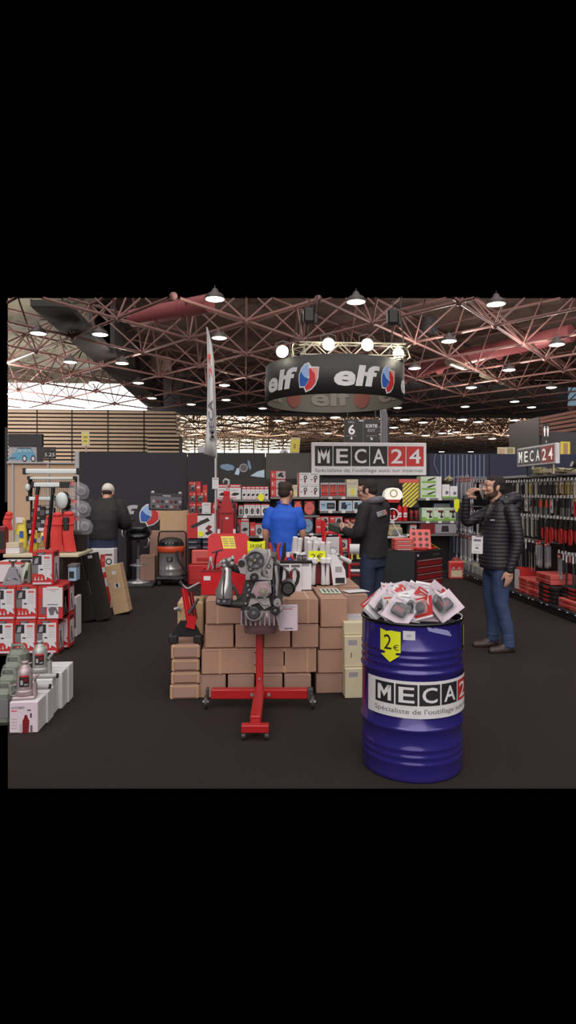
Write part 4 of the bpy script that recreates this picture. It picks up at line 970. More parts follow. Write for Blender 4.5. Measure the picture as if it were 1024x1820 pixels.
o = b.build('printed_sticker', None, (P(594,1060,5.02).x, P(594,1060,5.02).y, z)); tag(o, 'pale printed sticker lying on the top of the carton column', 'sticker')
ZP = zr[3]+H4
# rear cartons carrying the displays
for k, (a, e) in enumerate(((357,470),(472,560),(562,640))):
    for r in range(3): pcarton(a, e, 0, 1200, 5.68+.02*k, .55, .002+r*.252, 'rear carton behind the main pile, %s column, %s layer' % (ORD[k], ('bottom','middle','top')[r]), h=.249, group='rear cartons behind the main pile')
for r in range(3): pcarton(612, 655, 0, 1200, 5.29, .34, .002+r*.25, 'carton in the column between pile and drum, %s from the floor' % ORD[r], 'card_b', h=.247)
b = MB(); b.box(-.1,0,0,.1,.14,.0025,'paper'); b.rect(-.08,.0,.08,.002,-.001,'ink_grey'); tag(b.build('paper_slip', None, (P(641,1062,5.3).x, 5.3, .755), .3), 'white paper slip on the carton beside the drum packs', 'paper')
# low flat stack with the scissor jack
D0 = 4.86; hs = (.118, .098, .098, .112); z = .002
LX = [(302,354),(304,355),(305,354),(304,355)]
for k in range(4):
    a, e = LX[k]; pa, pe = P(a, 1243, D0), P(e, 1243, D0); w = pe.x-pa.x
    b = MB(); b.box(-w/2,0,0,w/2,.42,hs[k]-.003,'card_b',.018)
    b.box(-w/2-.001,.0,.0,-w/2+.03,.03,hs[k]-.004,'tape',.01); b.box(w/2-.03,-.001,.002,w/2+.001,.03,hs[k]-.006,'tape',.012); b.box(-w/2+.01,-.0012,hs[k]-.022,w/2-.01,.004,hs[k]-.012,'tape')
    tag(b.build('flat_box', None, ((pa.x+pe.x)/2, pa.y, z)), 'small tape wrapped flat box at the end of the pile, %s from the floor' % ORD[k], 'cardboard box', 'small flat boxes left of the pile'); z += hs[k]
b = MB(); b.box(-.1,.0,0,.11,.3,.28,'card_light',.01); tag(b.build('jack_carton', None, (P(338,1140,5.18).x, 5.19, z+.001)), 'light carton behind the red scissor jack', 'cardboard box')
bpy.data.objects['jack_carton'].location.z = z+.001; ZJ = z
J = P(331, 1140, 4.95); t = thing('motorcycle_jack', 'red and black scissor lift jack standing on the small flat boxes', 'jack', (J.x, J.y, ZJ+.002))
b = MB(); b.box(-.13,-.06,0,-.06,.02,.06,'black',.008); b.box(.06,-.06,0,.125,.02,.06,'black',.008); b.prism([(-.12,.05),(.12,.05),(.06,.17),(-.045,.17)], -.05, .0, 'black_matte'); b.build('base', t)
b = MB(); b.bar((.03,-.02,.15),(-.02,.03,.42),.045,.03,'red_gloss',.004); b.bar((.07,.03,.17),(.03,.06,.38),.03,.03,'red_dark',.004); b.bar((-.06,.03,.2),(.0,.04,.33),.02,.02,'card_light',.003); b.build('lift_arm', t)
b = MB(); b.prism([(0,.13),(.07,.11),(.085,.2),(.03,.22)], -.07, -.03, 'red_gloss'); b.build('bracket', t)
b = MB(); b.tube([(-.04,0,.46),(0,0,.42),(.02,0,.42),(.1,.02,.46)], .008, 'steel', 8); b.tube([(.03,-.06,.24),(.07,-.07,.3),(.1,-.07,.35)], [.02,.012,.01], 'dark_steel', 10); b.cyl((-.05,0,.475),(-.03,0,.45),.013,'charcoal',10); b.tube([(-.09,-.02,.26),(-.06,-.02,.27),(-.05,0,.25)], .014, 'steel', 8); b.build('screw_handle', t)
# cream boxes between pile and drum
z = .002
for k, (h, d) in enumerate(((.235,.33),(.245,.33),(.10,.3))):
    pa, pe = P(613.5, 1243, 4.9), P(664, 1243, 4.9)
    b = MB(); w = pe.x-pa.x; b.box(-w/2,0,0,w/2,d,h-.003,'cream',.004); b.rect(-w/2+.03,h*.7,-w/2+.1,h*.86,-.001,'ink_light') if k < 2 else None
    b.box(-w/2,d*.5-.001,h-.003,w/2,d*.5+.001,h-.0024,'khaki')
    if k == 1: b.rect(-w/2+.05,h*.3,-w/2+.056,h*.46,-.001,'ink')
    tag(b.build('cream_box', None, ((pa.x+pe.x)/2, pa.y+.03*k, z)), 'cream cardboard box standing right against the blue drum, %s from the floor' % ORD[k], 'cardboard box', 'cream boxes beside the drum'); z += h
b = MB()
b.box(-.11,0,0,.1,.3,.002,'paper'); 
for k in range(5): b.box(-.08+.01*k,.03+.05*k,.002,.06,.045+.05*k,.003,'ink_grey')
tag(b.build('delivery_note', None, (P(636,1120,5.0).x, 5.02, z+.001)), 'printed delivery note on top of the cream boxes', 'paper')
# ---- engine stand
E = P(461.5, 1250, 4.72); t = thing('engine_stand', 'red engine stand on four wheels in front of the carton pile', 'engine stand', (E.x, E.y, 0), -YAW)
b = MB(); b.box(-.36,-.035,.065,.36,.035,.135,'red_paint',.006); b.build('crossbar', t)
b = MB(); b.box(-.036,-.60,.052,.036,.05,.14,'red_paint',.006); b.box(-.09,-.66,.05,.09,-.60,.1,'red_paint',.005); b.build('front_leg', t)
b = MB(); b.bar((0,.0,.1),(0,.035,.78),.055,.07,'red_paint',.006); b.box(-.07,.0,.7,.07,.09,.8,'red_paint',.006); b.cyl((0,-.12,.75),(0,.12,.75),.045,'red_dark',18); b.build('mast', t)
b = MB()
for x in (-.055,.07): b.cyl((x,-.043,.1),(x,-.03,.1),.014,'steel',6)
b.cyl((0,-.05,.22),(0,-.03,.22),.008,'steel',6); b.build('bolt', t)
for s in (-1,1):
    b = MB(); b.box(s*.37-.012,-.03,.05,s*.37+.03*s,.03,.14,'dark_steel',.004); b.cyl((s*.385,-.045,.05),(s*.405,-.045,.05),.048,'iron',18); b.cyl((s*.383,-.045,.05),(s*.41,-.045,.05),.02,'steel',12); b.cyl((s*.375,-.045,.05),(s*.42,-.045,.05),.008,'steel',8); b.build('castor', t)
    b = MB(); b.cyl((s*.075-.012,-.63,.027),(s*.075+.012,-.63,.027),.027,'iron',14); b.build('front_castor', t)
# ---- engine
M('pink_alu', (178, 148, 152), .38, .3, bump=.1)
G = P(462, 1128, 4.48); q = 4.48/F
t = thing('engine', 'bare cast alloy car engine block mounted on the red stand', 'engine', G, -YAW)
ex = lambda px: (px-462)*q
ez = lambda py: (1128-py)*q
def pp(pts): return [(ex(a), ez(c)) for a, c in pts]
b = MB(); b.prism(pp([(430,1092),(428,1060),(436,1030),(437,990),(490,990),(492,1030),(498,1060),(496,1092)]), .02, .42, 'iron'); b.build('cylinder_block', t)
b = MB(); b.loft([(0,.2,ez(1130),.12,.15),(0,.2,ez(1112),.128,.16),(0,.2,ez(1110),.14,.18),(0,.2,ez(1086),.15,.19)], 'pink_alu', 28, 5); 
for k in range(9): x = -.13+.033*k; b.box(x-.006,-.012,ez(1112),x+.006,.05,ez(1086),'cast_alu',.003)
b.build('oil_sump', t)
b = MB(); b.loft([(0,.2,ez(1131),.112,.13),(0,.2,ez(1114),.122,.15)], 'pink_alu', 28, 6); b.build('sump_pan', t)
b = MB(); b.prism(pp([(437,1030),(436,1000),(440,986),(452,980),(478,984),(486,996),(484,1030)]), -.02, .3, 'cast_alu')
for a, c, r in ((446,1010,.022),(470,1018,.025),(455,1026,.018),(478,1006,.016)): b.ring(ex(a), ez(c), r, r*.5, -.024, 'iron'); b.disc(ex(a), ez(c), r*.5, -.023, 'pale_grey', 14)
b.build('cylinder_head', t)
def pulley(x, z, r, y0, y1, m, name, holes=0, rim=None, spokes=0):
    b = MB(); T = Matrix.Translation((x, 0, z)) @ Matrix.Rotation(math.radians(90), 4, 'X')
    b.lathe([(r*.86,-y1),(r,-y1),(r,-y1+.004),(r*.95,(-y1-y0)/2),(r,-y0-.004),(r,-y0),(r*.86,-y0)] if rim is None else [(r*rim,-y1),(r,-y1),(r,-y0),(r*rim,-y0),(r*rim,-y1)], m, 32, T, caps=False)
    if spokes:
        for k in range(spokes): a = 2*PI*k/spokes+.5; b.bar((x+r*.2*math.cos(a),(y0+y1)/2,z+r*.2*math.sin(a)),(x+r*.9*math.cos(a),(y0+y1)/2,z+r*.9*math.sin(a)),.02,.016,m)
        b.cyl((x,y0-.004,z),(x,y1,z),r*.3,m,20); b.cyl((x,y0-.014,z),(x,y0,z),r*.14,'gold',6)
    else:
        b.cyl((x,y0+.006,z),(x,y1,z),r*.88,m,28)
        b.cyl((x,y0-.006,z),(x,y0+.006,z),r*.3,'steel',18); b.cyl((x,y0-.014,z),(x,y0,z),r*.14,'dark_steel',6)
    for k in range(holes): a = 2*PI*k/holes+.3; b.disc(x+r*.58*math.cos(a), z+r*.58*math.sin(a), r*.16, y0+.004, 'black', 14)
    return b.build(name, t)
pulley(ex(454), ez(994), 15.5*q, -.05, -.02, 'dark_steel', 'cam_sprocket', rim=.86, spokes=5)
pulley(ex(452.5), ez(1024.5), 7.5*q, -.06, -.01, 'black', 'idler_pulley')
pulley(ex(452), ez(1086), 10*q, -.08, -.02, 'dark_steel', 'crank_pulley')
pulley(ex(489.5), ez(1083), 8*q, -.05, .0, 'black', 'tensioner_pulley')
pulley(ex(493), ez(1070), 7*q, -.04, .0, 'cast_alu', 'guide_pulley')
b = MB(); pts = [(ex(452)+14.5*q*math.cos(a), -.035, ez(1086)+14.5*q*math.sin(a)) for a in [math.radians(k) for k in range(-190, 12, 12)]]; b.tube(pts, .011, 'cast_alu', 8); b.build('pulley_guard', t)
b = MB(); b.prism(pp([(447,1051),(455,1033),(481,1031),(483,1052),(472,1061),(456,1059)]), -.035, .02, 'cast_alu'); b.prism(pp([(450,1051),(457,1036),(478,1034),(480,1051),(471,1058),(457,1057)]), -.045, -.03, 'pink_alu')
b.cyl((ex(468),-.07,ez(1048)),(ex(468),-.03,ez(1048)),.026,'steel',20); b.cyl((ex(468),-.078,ez(1048)),(ex(468),-.06,ez(1048)),.012,'gold',10)
for a, c in ((449,1051),(456,1035),(480,1033),(481,1050),(471,1060),(457,1059)): b.cyl((ex(a),-.05,ez(c)),(ex(a),-.03,ez(c)),.009,'steel',6)
b.build('water_pump_cover', t)
b = MB(); b.prism(pp([(441,1078),(445,1064),(478,1062),(482,1076),(470,1082),(460,1070),(448,1074)]), -.02, .03, 'cast_alu')
for k in range(4): b.tube([(ex(462+k*4),-.024,ez(1066)),(ex(470+k*3),-.03,ez(1074))], .006, 'cast_alu', 6)
b.build('oil_pump_housing', t)
b = MB(); b.tube([(ex(482),0,ez(1028)),(ex(470),-.02,ez(1020)),(ex(469),-.02,ez(1008)),(ex(476),-.02,ez(998)),(ex(480),-.02,ez(985)),(ex(478),-.01,ez(976))], [.014,.016,.014,.014,.018,.012], 'cast_alu', 10); b.prism(pp([(474,1000),(476,978),(482,980),(484,1000),(481,1028),(473,1030)]), -.01, .04, 'cast_alu'); b.build('mount_arm', t)
b = MB(); b.prism(pp([(424,1008),(424,995),(434,991),(439,1000),(437,1020),(428,1018)]), -.03, .05, 'cast_alu'); b.disc(ex(430), ez(1001), 5*q, -.032, 'black', 16); b.ring(ex(430), ez(1001), 6.5*q, 5*q, -.034, 'iron'); b.build('thermostat_housing', t)
b = MB(); b.prism(pp([(487,1062),(489,1000),(497,1006),(498,1050),(503,1064),(497,1078),(488,1080)]), .0, .3, 'iron'); b.tube([(ex(490),-.01,ez(1005)),(ex(493),-.02,ez(1030)),(ex(491),-.01,ez(1058))], .012, 'cast_alu', 8); b.build('side_cover', t)
b = MB(); b.tube([(ex(480),.05,ez(1000)),(ex(490),.0,ez(1003)),(ex(500),.05,ez(1010)),(ex(497),.06,ez(1040))], .016, 'black', 8); b.tube([(ex(486),0,ez(1030)),(ex(488),-.02,ez(1050)),(ex(484),-.02,ez(1072))], .012, 'black', 8); b.build('hose', t)
b = MB(); b.cyl((ex(512),.0,ez(1046)),(ex(512),.16,ez(1046)),.05,'black_gloss',20); b.cyl((ex(512),-.03,ez(1046)),(ex(512),.0,ez(1046)),.035,'iron',18); b.prism(pp([(500,1060),(504,1040),(512,1034),(521,1040),(522,1052),(514,1062)]), .01, .1, 'dark_steel'); b.build('starter_motor', t)
b = MB(); b.prism(pp([(497,1120),(490,1094),(500,1088),(505,1082),(499,1106),(500,1118)]), .0, .06, 'cast_alu'); b.build('front_bracket', t)
# turbo elbow and manifold on the left
b = MB(); b.tube([(ex(404),-.02,ez(1008)),(ex(404),-.03,ez(1022)),(ex(402),-.04,ez(1036)),(ex(400),-.05,ez(1050)),(ex(400),-.05,ez(1060))], [.035,.036,.048,.062,.06], 'chrome', 20); b.tube([(ex(402),-.085,ez(1010)),(ex(400),-.108,ez(1040)),(ex(400),-.112,ez(1060))], .006, 'iron', 6); b.build('exhaust_elbow', t)
b = MB(); b.tube([(ex(406),-.01,ez(993)),(ex(405),-.01,ez(1008))], [.04,.045], 'iron', 14)
for a, c in ((399,997),(408,995),(413,1001),(400,1004)): b.sph((ex(a),-.04,ez(c)),.018,.018,.018,'cast_alu',10,6)
b.tube([(ex(408),.0,ez(1004)),(ex(420),.01,ez(1012)),(ex(436),.05,ez(1018))], [.03,.026,.022], 'iron', 10); b.build('turbo_flange', t)
b = MB(); b.box(ex(386),-.09,ez(1072),ex(414),.0,ez(1060),'dark_steel',.008); b.tube([(ex(412),-.04,ez(1036)),(ex(418),-.05,ez(1044)),(ex(426),-.04,ez(1062))], .012, 'iron', 8); b.tube([(ex(390),-.03,ez(1070)),(ex(404),-.02,ez(1072)),(ex(430),.02,ez(1075))], [.02,.026,.03], 'iron', 10)
for a in (391, 401): b.cyl((ex(a),-.1,ez(1064)),(ex(a),-.08,ez(1064)),.012,'steel',6)
b.prism(pp([(414,1076),(424,1060),(440,1062),(432,1082)]), .0, .05, 'iron'); b.build('manifold_bracket', t)
b = MB()
for a, c in ((441,1040),(443,1048),(440,1058),(485,1040),(446,1078),(437,1072),(478,1088),(470,1092),(436,1090)): b.cyl((ex(a),-.012,ez(c)),(ex(a),.02,ez(c)),.009,'steel',6)
b.build('engine_bolts', t)
c0 = P(513, 1121, 4.58); b = MB(); b.box(-.066,0,0,.066,.003,.19,'paper_pink'); b.rect(-.03,.155,.03,.16,-.001,'red_print'); b.rect(-.04,.17,.05,.175,-.001,'ink_light'); b.rect(-.03,.012,.03,.02,-.001,'ink_grey'); b.tube([(0,.003,.18),(-.02,.03,.23)], .002, 'grey', 5)
o = b.build('code_sheet', None, c0); tag(o, 'white sheet hanging on the engine bottom beside its sump', 'sheet')
# ---- red toolbox with open lid
Tb = P(398, 1062, 5.16); s = 5.16/F; t = thing('red_toolbox', 'glossy red toolbox with raised rounded lid on the carton pile', 'toolbox', (Tb.x, Tb.y, ZP+.002))
w = 40*s
b = MB(); b.box(-w,0,0,w,.012,.2,'red_gloss',.004); b.box(-w,.26,0,w,.272,.2,'red_gloss',.004); b.box(-w,.012,0,-w+.01,.26,.2,'red_gloss'); b.box(w-.01,.012,0,w,.26,.2,'red_gloss'); b.box(-w,.012,0,w,.26,.01,'red_dark'); b.box(-w-.004,-.004,.19,w+.004,.004,.205,'red_dark',.002)
b.box(-w+.02,-.003,.12,-w+.075,.0,.155,'white'); b.box(-.02,-.012,.08,.0,.0,.13,'pale_grey',.004); b.build('body', t)
b = MB(); ld = [(-w*.87,0),(w*.87,0),(w*.97,.13),(w*.95,.25),(w*.8,.285),(-w*.8,.285),(-w*.97,.25),(-w*.97,.13)]
T = Matrix.Translation((.03,.275,.205)) @ Matrix.Rotation(math.radians(-14), 4, 'X'); b.prism(ld, 0, .03, 'red_gloss', T); b.build('lid', t)
b = MB(); b.add([T @ Vector(p) for p in ((-.07,-.002,.26),(.045,-.002,.26),(.065,-.002,.15),(-.045,-.002,.15))], [(0,3,2,1)], 'yellow_soft')
for k in range(4): b.add([T @ Vector(p) for p in ((-.055+.01*k,-.003,.24-.02*k),(-.01+.01*k,-.003,.24-.02*k),(-.01+.01*k,-.003,.232-.02*k),(-.055+.01*k,-.003,.232-.02*k))], [(0,3,2,1)], 'khaki')
for k in range(4): b.add([T @ Vector(p) for p in ((.0+.01*k,-.003,.24-.02*k),(.035+.01*k,-.003,.24-.02*k),(.035+.01*k,-.003,.232-.02*k),(.0+.01*k,-.003,.232-.02*k))], [(0,3,2,1)], 'khaki')
b = MB(); b.add([T @ Vector(p) for p in ((-.07,-.002,.26),(.045,-.002,.26),(.065,-.002,.15),(-.045,-.002,.15))], [(0,3,2,1)], 'yellow_soft')
for i in (0, 1):
    for k in range(4): x = -.055+.055*i+.005*k; z = .24-.02*k; b.add([T @ Vector(p) for p in ((x,-.004,z),(x+.042,-.004,z),(x+.042,-.004,z-.007),(x,-.004,z-.007))], [(0,3,2,1)], 'khaki')
b.build('instruction_sheet', t)
b = MB(); b.tube([(-.09,.1,.1),(-.07,.05,.29),(-.055,.02,.345)], .008, 'red_dark', 8); b.bar((-.1,.02,.33),(-.01,.02,.355),.012,.012,'charcoal'); tag(b.build('tee_wrench', None, (Tb.x, Tb.y, ZP+.014)), 'red tee handled wrench sticking out of the red toolbox', 'wrench')
row = None
for k in range(9):
    b = MB(); a = rnd.uniform(0, PI); ln = rnd.uniform(.06,.12); p = Vector((-w+.05+.035*k, rnd.uniform(.08,.2), .205+rnd.uniform(0,.03))); d = Vector((math.cos(a), .2, rnd.uniform(.2,.9))).normalized()
    b.bar(p-d*ln*.6, p+d*ln*.6, .016, .012, 'steel', .003); b.cyl(p+d*ln*.55, p+d*ln*.85, .014, 'pale_grey', 8)
    if k % 3 == 0: b.cyl(p-d*ln*.75, p-d*ln*.3, .016, 'red_print', 8)
    tag(b.build('loose_tool', None, (Tb.x, Tb.y, ZP+.0)), 'loose metal tool sticking out of the open red toolbox, %s from the crane side' % ORD[k], 'tool', 'loose tools in the red toolbox')
def ptag(px, py, D, w, h, lab, txt):
    c = P(px, py, D); t = thing('price_card', lab, 'price tag', c)
    b = MB(); vs = []; 
    for i in range(7):
        u = -w+2*w*i/6; zz = -.012*math.cos(u/w*1.5)
        vs += [(u,.0,-h+zz),(u,.0,h+zz),(u,.003,-h+zz),(u,.003,h+zz)]
    fs = []
    for i in range(6): a = 4*i; fs += [(a,a+4,a+5,a+1),(a+2,a+3,a+7,a+6),(a+1,a+5,a+7,a+3),(a,a+2,a+6,a+4)]
    fs += [(0,1,3,2),(24,26,27,25)]
    b.add(vs, fs, 'yellow'); b.build('card', t)
    b = MB(); b.text(txt, -w*.7,-h*.6,w*.7,h*.3,-.003,'ink'); b.build('lettering', t)
    b = MB(); b.cyl((0,.008,-h-.2),(0,.008,h*.5),.004,'dark_steel',6); b.box(-.04,-.02,-h-.205,.04,.04,-h-.198,'dark_steel'); b.build('wire_stand', t)
    return t
o = ptag(455.5, 969.5, 5.3, .074, .042, 'bright yellow price card reading 59,00 behind the engine', '59,00\u20ac')
for c in o.children:
    if c.name.startswith('wire_stand'):
        b = MB(); hz = o.location.z-ZP-.003; b.cyl((.05,.008,-hz),(.05,.008,.03),.004,'dark_steel',6); b.box(.0,-.02,-hz,.1,.04,-hz+.006,'dark_steel'); c.data = b.mesh('wire_stand')
c = P(455, 985, 5.34); b = MB(); b.box(-.07,0,-.03,.07,.004,.03,'yellow'); b.box(-.03,.004,-(c.z-ZP-.003),.03,.012,-.0,'dark_steel'); tag(b.build('price_card', None, c), 'second plain yellow card just below the 59,00 card', 'price tag')
# red-black pliers, blister cards, small gripper behind engine
DB = 5.35
def up(px, py, D=DB): return P(px, py, D)
b = MB(); 
t = thing('tool_rack', 'low black display rack holding hanging blister cards beside the engine', 'rack', (up(522,1050).x, up(522,1050).y, ZP+.002))
s = DB/F; hz = up(0,998).z-ZP-.002
b = MB(); b.box(-30*s,0,hz-.02,34*s,.05,hz,'black',.004); b.box(-28*s,.05,0,-26*s,.07,hz,'black'); b.box(30*s,.05,0,32*s,.07,hz,'black'); b.box(-30*s,.0,0,34*s,.14,.012,'black',.004); b.build('frame', t)
for k in range(26):
    pass
b = MB()
for k in range(24): x = (-28+k*2.6)*s; b.box(x-.003,-.02,hz-.003,x+.003,.04,hz+.009,'iron')
b.build('hook_row', t)
for k, (px, a) in enumerate(((505,0),(524,0))):
    o = thing('blister_card', 'white blister card with red and black snips, %s from the engine' % ORD[k], 'blister pack', up(px, 1002, DB-.03), 0, 'blister cards beside the engine')
    b = MB(); b.box(-.046-.0*k,0,-.255,.056,.003,.0,'white'); b.rect(-.03,-.03,.045,-.008,-.001,'ink_grey'); b.build('card', o)
    b = MB(); b.tube([(-.03,-.012,-.06),(-.035,-.014,-.1),(-.03,-.014,-.15),(-.01,-.014,-.19)], .013, 'red_dark', 8); b.tube([(.025,-.012,-.06),(.03,-.014,-.1),(.02,-.014,-.15),(-.005,-.014,-.19)], .013, 'black', 8); b.prism([(-.02,-.18),(.01,-.18),(.0,-.235),(-.012,-.235)], -.02, -.006, 'dark_steel'); b.tube([(-.03,-.012,-.055),(0,-.012,-.035),(.025,-.012,-.055)], .008, 'ink_grey', 6); b.build('snips', o)
o = tag(MB().box(-.06,0,-.24,.06,.003,0,'white_gloss').rect(-.04,-.03,.04,-.01,-.001,'ink_light').build('blister_card', None, up(541, 1000, DB+.01), 0), 'plain white card at the far end of the black rack', 'blister pack')
for k, (px, lean) in enumerate(((488, -.02), (500, .015))):
    o = thing('pliers', 'red and black handled pliers standing upright behind the engine, %s from the engine' % ORD[k], 'pliers', (up(px, 1000).x, up(px,1000).y+.05, ZP+.005))
    z0 = up(0,998).z-ZP
    for sx, m in ((-1,'red_print'),(1,'black')):
        b = MB(); b.tube([(sx*.008,0,z0-.02),(sx*.026,0,z0+.05),(sx*.028,0,z0+.1),(sx*.018+lean,0,z0+.15)], [.012,.016,.016,.010], m, 10); b.build('grip', o)
    b = MB(); b.prism([(-.02,z0-.02),(.02,z0-.02),(.012,z0-.1),(-.012,z0-.1)], -.008, .008, 'dark_steel'); b.cyl((0,0,0),(0,0,z0-.1),.006,'dark_steel',6); b.build('jaw', o)
b = MB(); z0 = up(0,1000).z-ZP; b.tube([(-.03,0,z0),(-.01,0,z0+.04),(.02,0,z0+.05),(.05,0,z0+.02)], .016, 'red_print', 8); b.cyl((.0,0,z0+.04),(0,0,z0+.08),.02,'white',10); b.cyl((.05,0,z0+.02),(.06,0,z0+.07),.014,'black',8); b.cyl((.01,0,0),(.01,0,z0+.01),.01,'iron',8)
tag(b.build('small_clamp', None, (up(513,1000).x, up(513,1000).y+.06, ZP+.002)), 'small red clamp with white tip between pliers and white hammers', 'clamp')
# white hammers display
def make_hammer():
    t = thing('white_hammer', 'x', 'hammer', (0,0,0), 0, 'white wrapped hammers in the display')
    b = MB(); b.tube([(0,0,-.20),(0,0,-.19),(0,0,-.1),(0,0,.0)], [.021,.024,.018,.017], 'white', 10); b.build('handle', t)
    b = MB(); b.box(-.026,-.05,-.01,.026,.09,.05,'white',.012); b.tube([(0,.05,.0),(0,.02,.1),(0,.0,.185)], [.026,.028,.024], 'white', 10); b.build('head', t)
    return t
DW = 5.75
row = Row(make_hammer())
for k, (px, tl) in enumerate(((551,-.03),(559,.08),(574,-.02),(583,.03))):
    row.put(P(px, 1000, DW-.02), 'white wrapped hammer hanging from the bin front, %s from the blister cards' % ORD[k], rot=(0, tl, 0))
for k in range(6):
    px = 526+k*8.5
    row.put(P(px, 990+2*(k % 2), DW+.1+.02*(k % 3)), 'white wrapped hammer head in the rear row of the display, %s from the pliers' % ORD[k], rot=(0, rnd.uniform(-.12,.12), rnd.uniform(-.5,.5)))
for k, (px, tl) in enumerate(((580, -.9), (592, -1.1), (572, -.7))):
    row.put(P(px, 978+k*5, DW+.06), 'white wrapped hammer lying slanted over the display end, %s of three' % ORD[k], rot=(0, tl, .3))
b = MB(); b.box(-.17,.02,0,.17,.06,.19,'red_dark',.006); b.box(-.19,.06,0,.19,.3,.12,'red_dark',.006)
b.cyl((-.15,.08,.12),(-.15,.08,.26),.006,'iron',6); b.cyl((.15,.08,.12),(.15,.08,.26),.006,'iron',6); b.bar((-.2,.05,.26),(.2,.05,.26),.012,.012,'iron')
tag(b.build('display_bin', None, (P(568,1040,DW).x, P(568,1040,DW).y, .7625)), 'dark red bin holding the white wrapped hammers', 'bin')
b = MB(); b.add([(-.05,-.05,.12),(.03,-.05,.12),(.11,-.05,-.02),(.12,-.05,-.14),(-.0,-.05,-.16),(-.02,-.05,0)], [(0,5,4,3,2,1)], 'white'); b.add([(-.05,-.046,.12),(.03,-.046,.12),(.11,-.046,-.02),(.12,-.046,-.14),(-.0,-.046,-.16),(-.02,-.046,0)], [(0,1,2,3,4,5)], 'white'); b.rect(.02,-.14,.105,-.09,-.052,'ink'); b.rect(.02,-.04,.08,.01,-.052,'ink_light')
tag(b.build('printed_bag', None, P(591,1008,DW)), 'printed white bag slung over the right end of the hammer display', 'bag')
price(563.5, 989, 5.68, .078, .05, 'yellow price card reading 2 euro on the white hammers', '2\u20ac', shape='rect')
# ---- drum with blister packs
DR = P(731.5, 1095, 3.75); RD = .292; ZD_ = .878
t = thing('steel_drum', 'glossy dark blue steel drum used as a bargain bin', 'drum', (DR.x, DR.y, 0))
pr = [(RD-.03,.004),(RD-.006,0),(RD,.012),(RD,.03)]
def hoop(z, a=.009, h=.016): return [(RD,z-h),(RD+a*.7,z-h*.5),(RD+a,z),(RD+a*.7,z+h*.5),(RD,z+h)]
def groove(z): return [(RD,z-.012),(RD+.004,z-.005),(RD+.004,z+.005),(RD,z+.012)]
for z in (.10,.14,.18): pr += groove(z)
pr += hoop(.29) + hoop(.60)
for z in (.645,.685,.725): pr += groove(z)
pr += [(RD,.84),(RD,.868)]
M('drum_in', (30, 26, 60), .4)
b = MB(); b.lathe(pr, 'drum_blue', 72, caps=False); b.lathe([(RD-.006,.868),(RD-.006,.03),(0,.03)], 'drum_in', 48, caps=False); b.lathe([(0,.004),(RD-.03,.004)], 'drum_blue', 48, caps=False); b.build('shell', t)
b = MB(); b.tube([(RD*math.cos(2*PI*k/64), RD*math.sin(2*PI*k/64), .872) for k in range(64)], .009, 'black_gloss', 8, closed=True); b.build('rim', t)
def ang(deg): return math.radians(deg)*RD
prt = MB(); prt.rect(ang(-71), .362, ang(112), .565, 0, 'white')
for k, ch in enumerate('MECA24'):
    a = ang(-58+25.4*k); e = a+ang(23.6); prt.rect(a, .432, e, .548, -.0008, 'ink' if k < 4 else 'red_print')
    wd = e-a; glyph(prt, ch, a+wd*.14, .447, e-wd*.14, .533, -.0016, 'white', .014)
prt.text("Sp\u00e9cialiste de l'outillage auto sur internet", ang(-59), .378, ang(108), .414, -.0008, 'ink_grey')
b = bend(prt, RD+.011, step=.03); b.build('label', t)
def arrow(c, w, z0, z1, txt):
    p = MB(); A_ = [(-w,z1),(-w*.35,z1-.012),(w*.1,z1-.006),(w,z1-.01),(w,z0+.056),(w*.55,z0+.054),(w*.55,z0+.042),(w*.95,z0+.042),(0,z0),(-w*.95,z0+.042),(-w*.5,z0+.046),(-w*.5,z0+.058),(-w,z0+.062)]
    p.flat([(c+x, z) for x, z in A_], 0, 'yellow'); p.text(txt[0], c-w*.6, z0+.07, c+w*.15, z1-.03, -.001, 'ink'); p.text(txt[1], c+w*.3, z0+.068, c+w*.85, z0+.1, -.001, 'ink'); return p
b = bend(arrow(ang(-39), .062, .66, .842, '2\u20ac'), RD+.0075, step=.02); tag(b.build('arrow_price_tag', None, (DR.x, DR.y, 0)), 'yellow arrow price tag reading 2 euro on the drum front', 'price tag')
b = bend(arrow(ang(77), .062, .66, .842, '2\u20ac'), RD+.0075, step=.02); tag(b.build('arrow_price_tag', None, (DR.x, DR.y, 0)), 'yellow arrow price tag at the far edge of the drum', 'price tag')
p = MB(); p.rect(ang(-24), .79, ang(-11), .84, 0, 'paper'); p.rect(ang(-20), .815, ang(-15), .819, -.001, 'ink_light'); p.rect(ang(-20), .808, ang(-15), .811, -.001, 'ink_light')
b = bend(p, RD+.0015, step=.02); b.build('white_sticker', t)
p = MB()
for k, (a0, z0, a1, z1) in enumerate(((2,.858,24,.826),(3,.848,30,.812),(7,.842,33,.806),(14,.834,31,.822),(10,.852,28,.83))): p.flat([(ang(a0), z0+.006), (ang(a1), z1+.006), (ang(a1), z1-.006), (ang(a0), z0-.006)], -.0002*k, 'marker')
b = bend(p, RD+.0015, step=.02); b.build('pen_scribble', t)
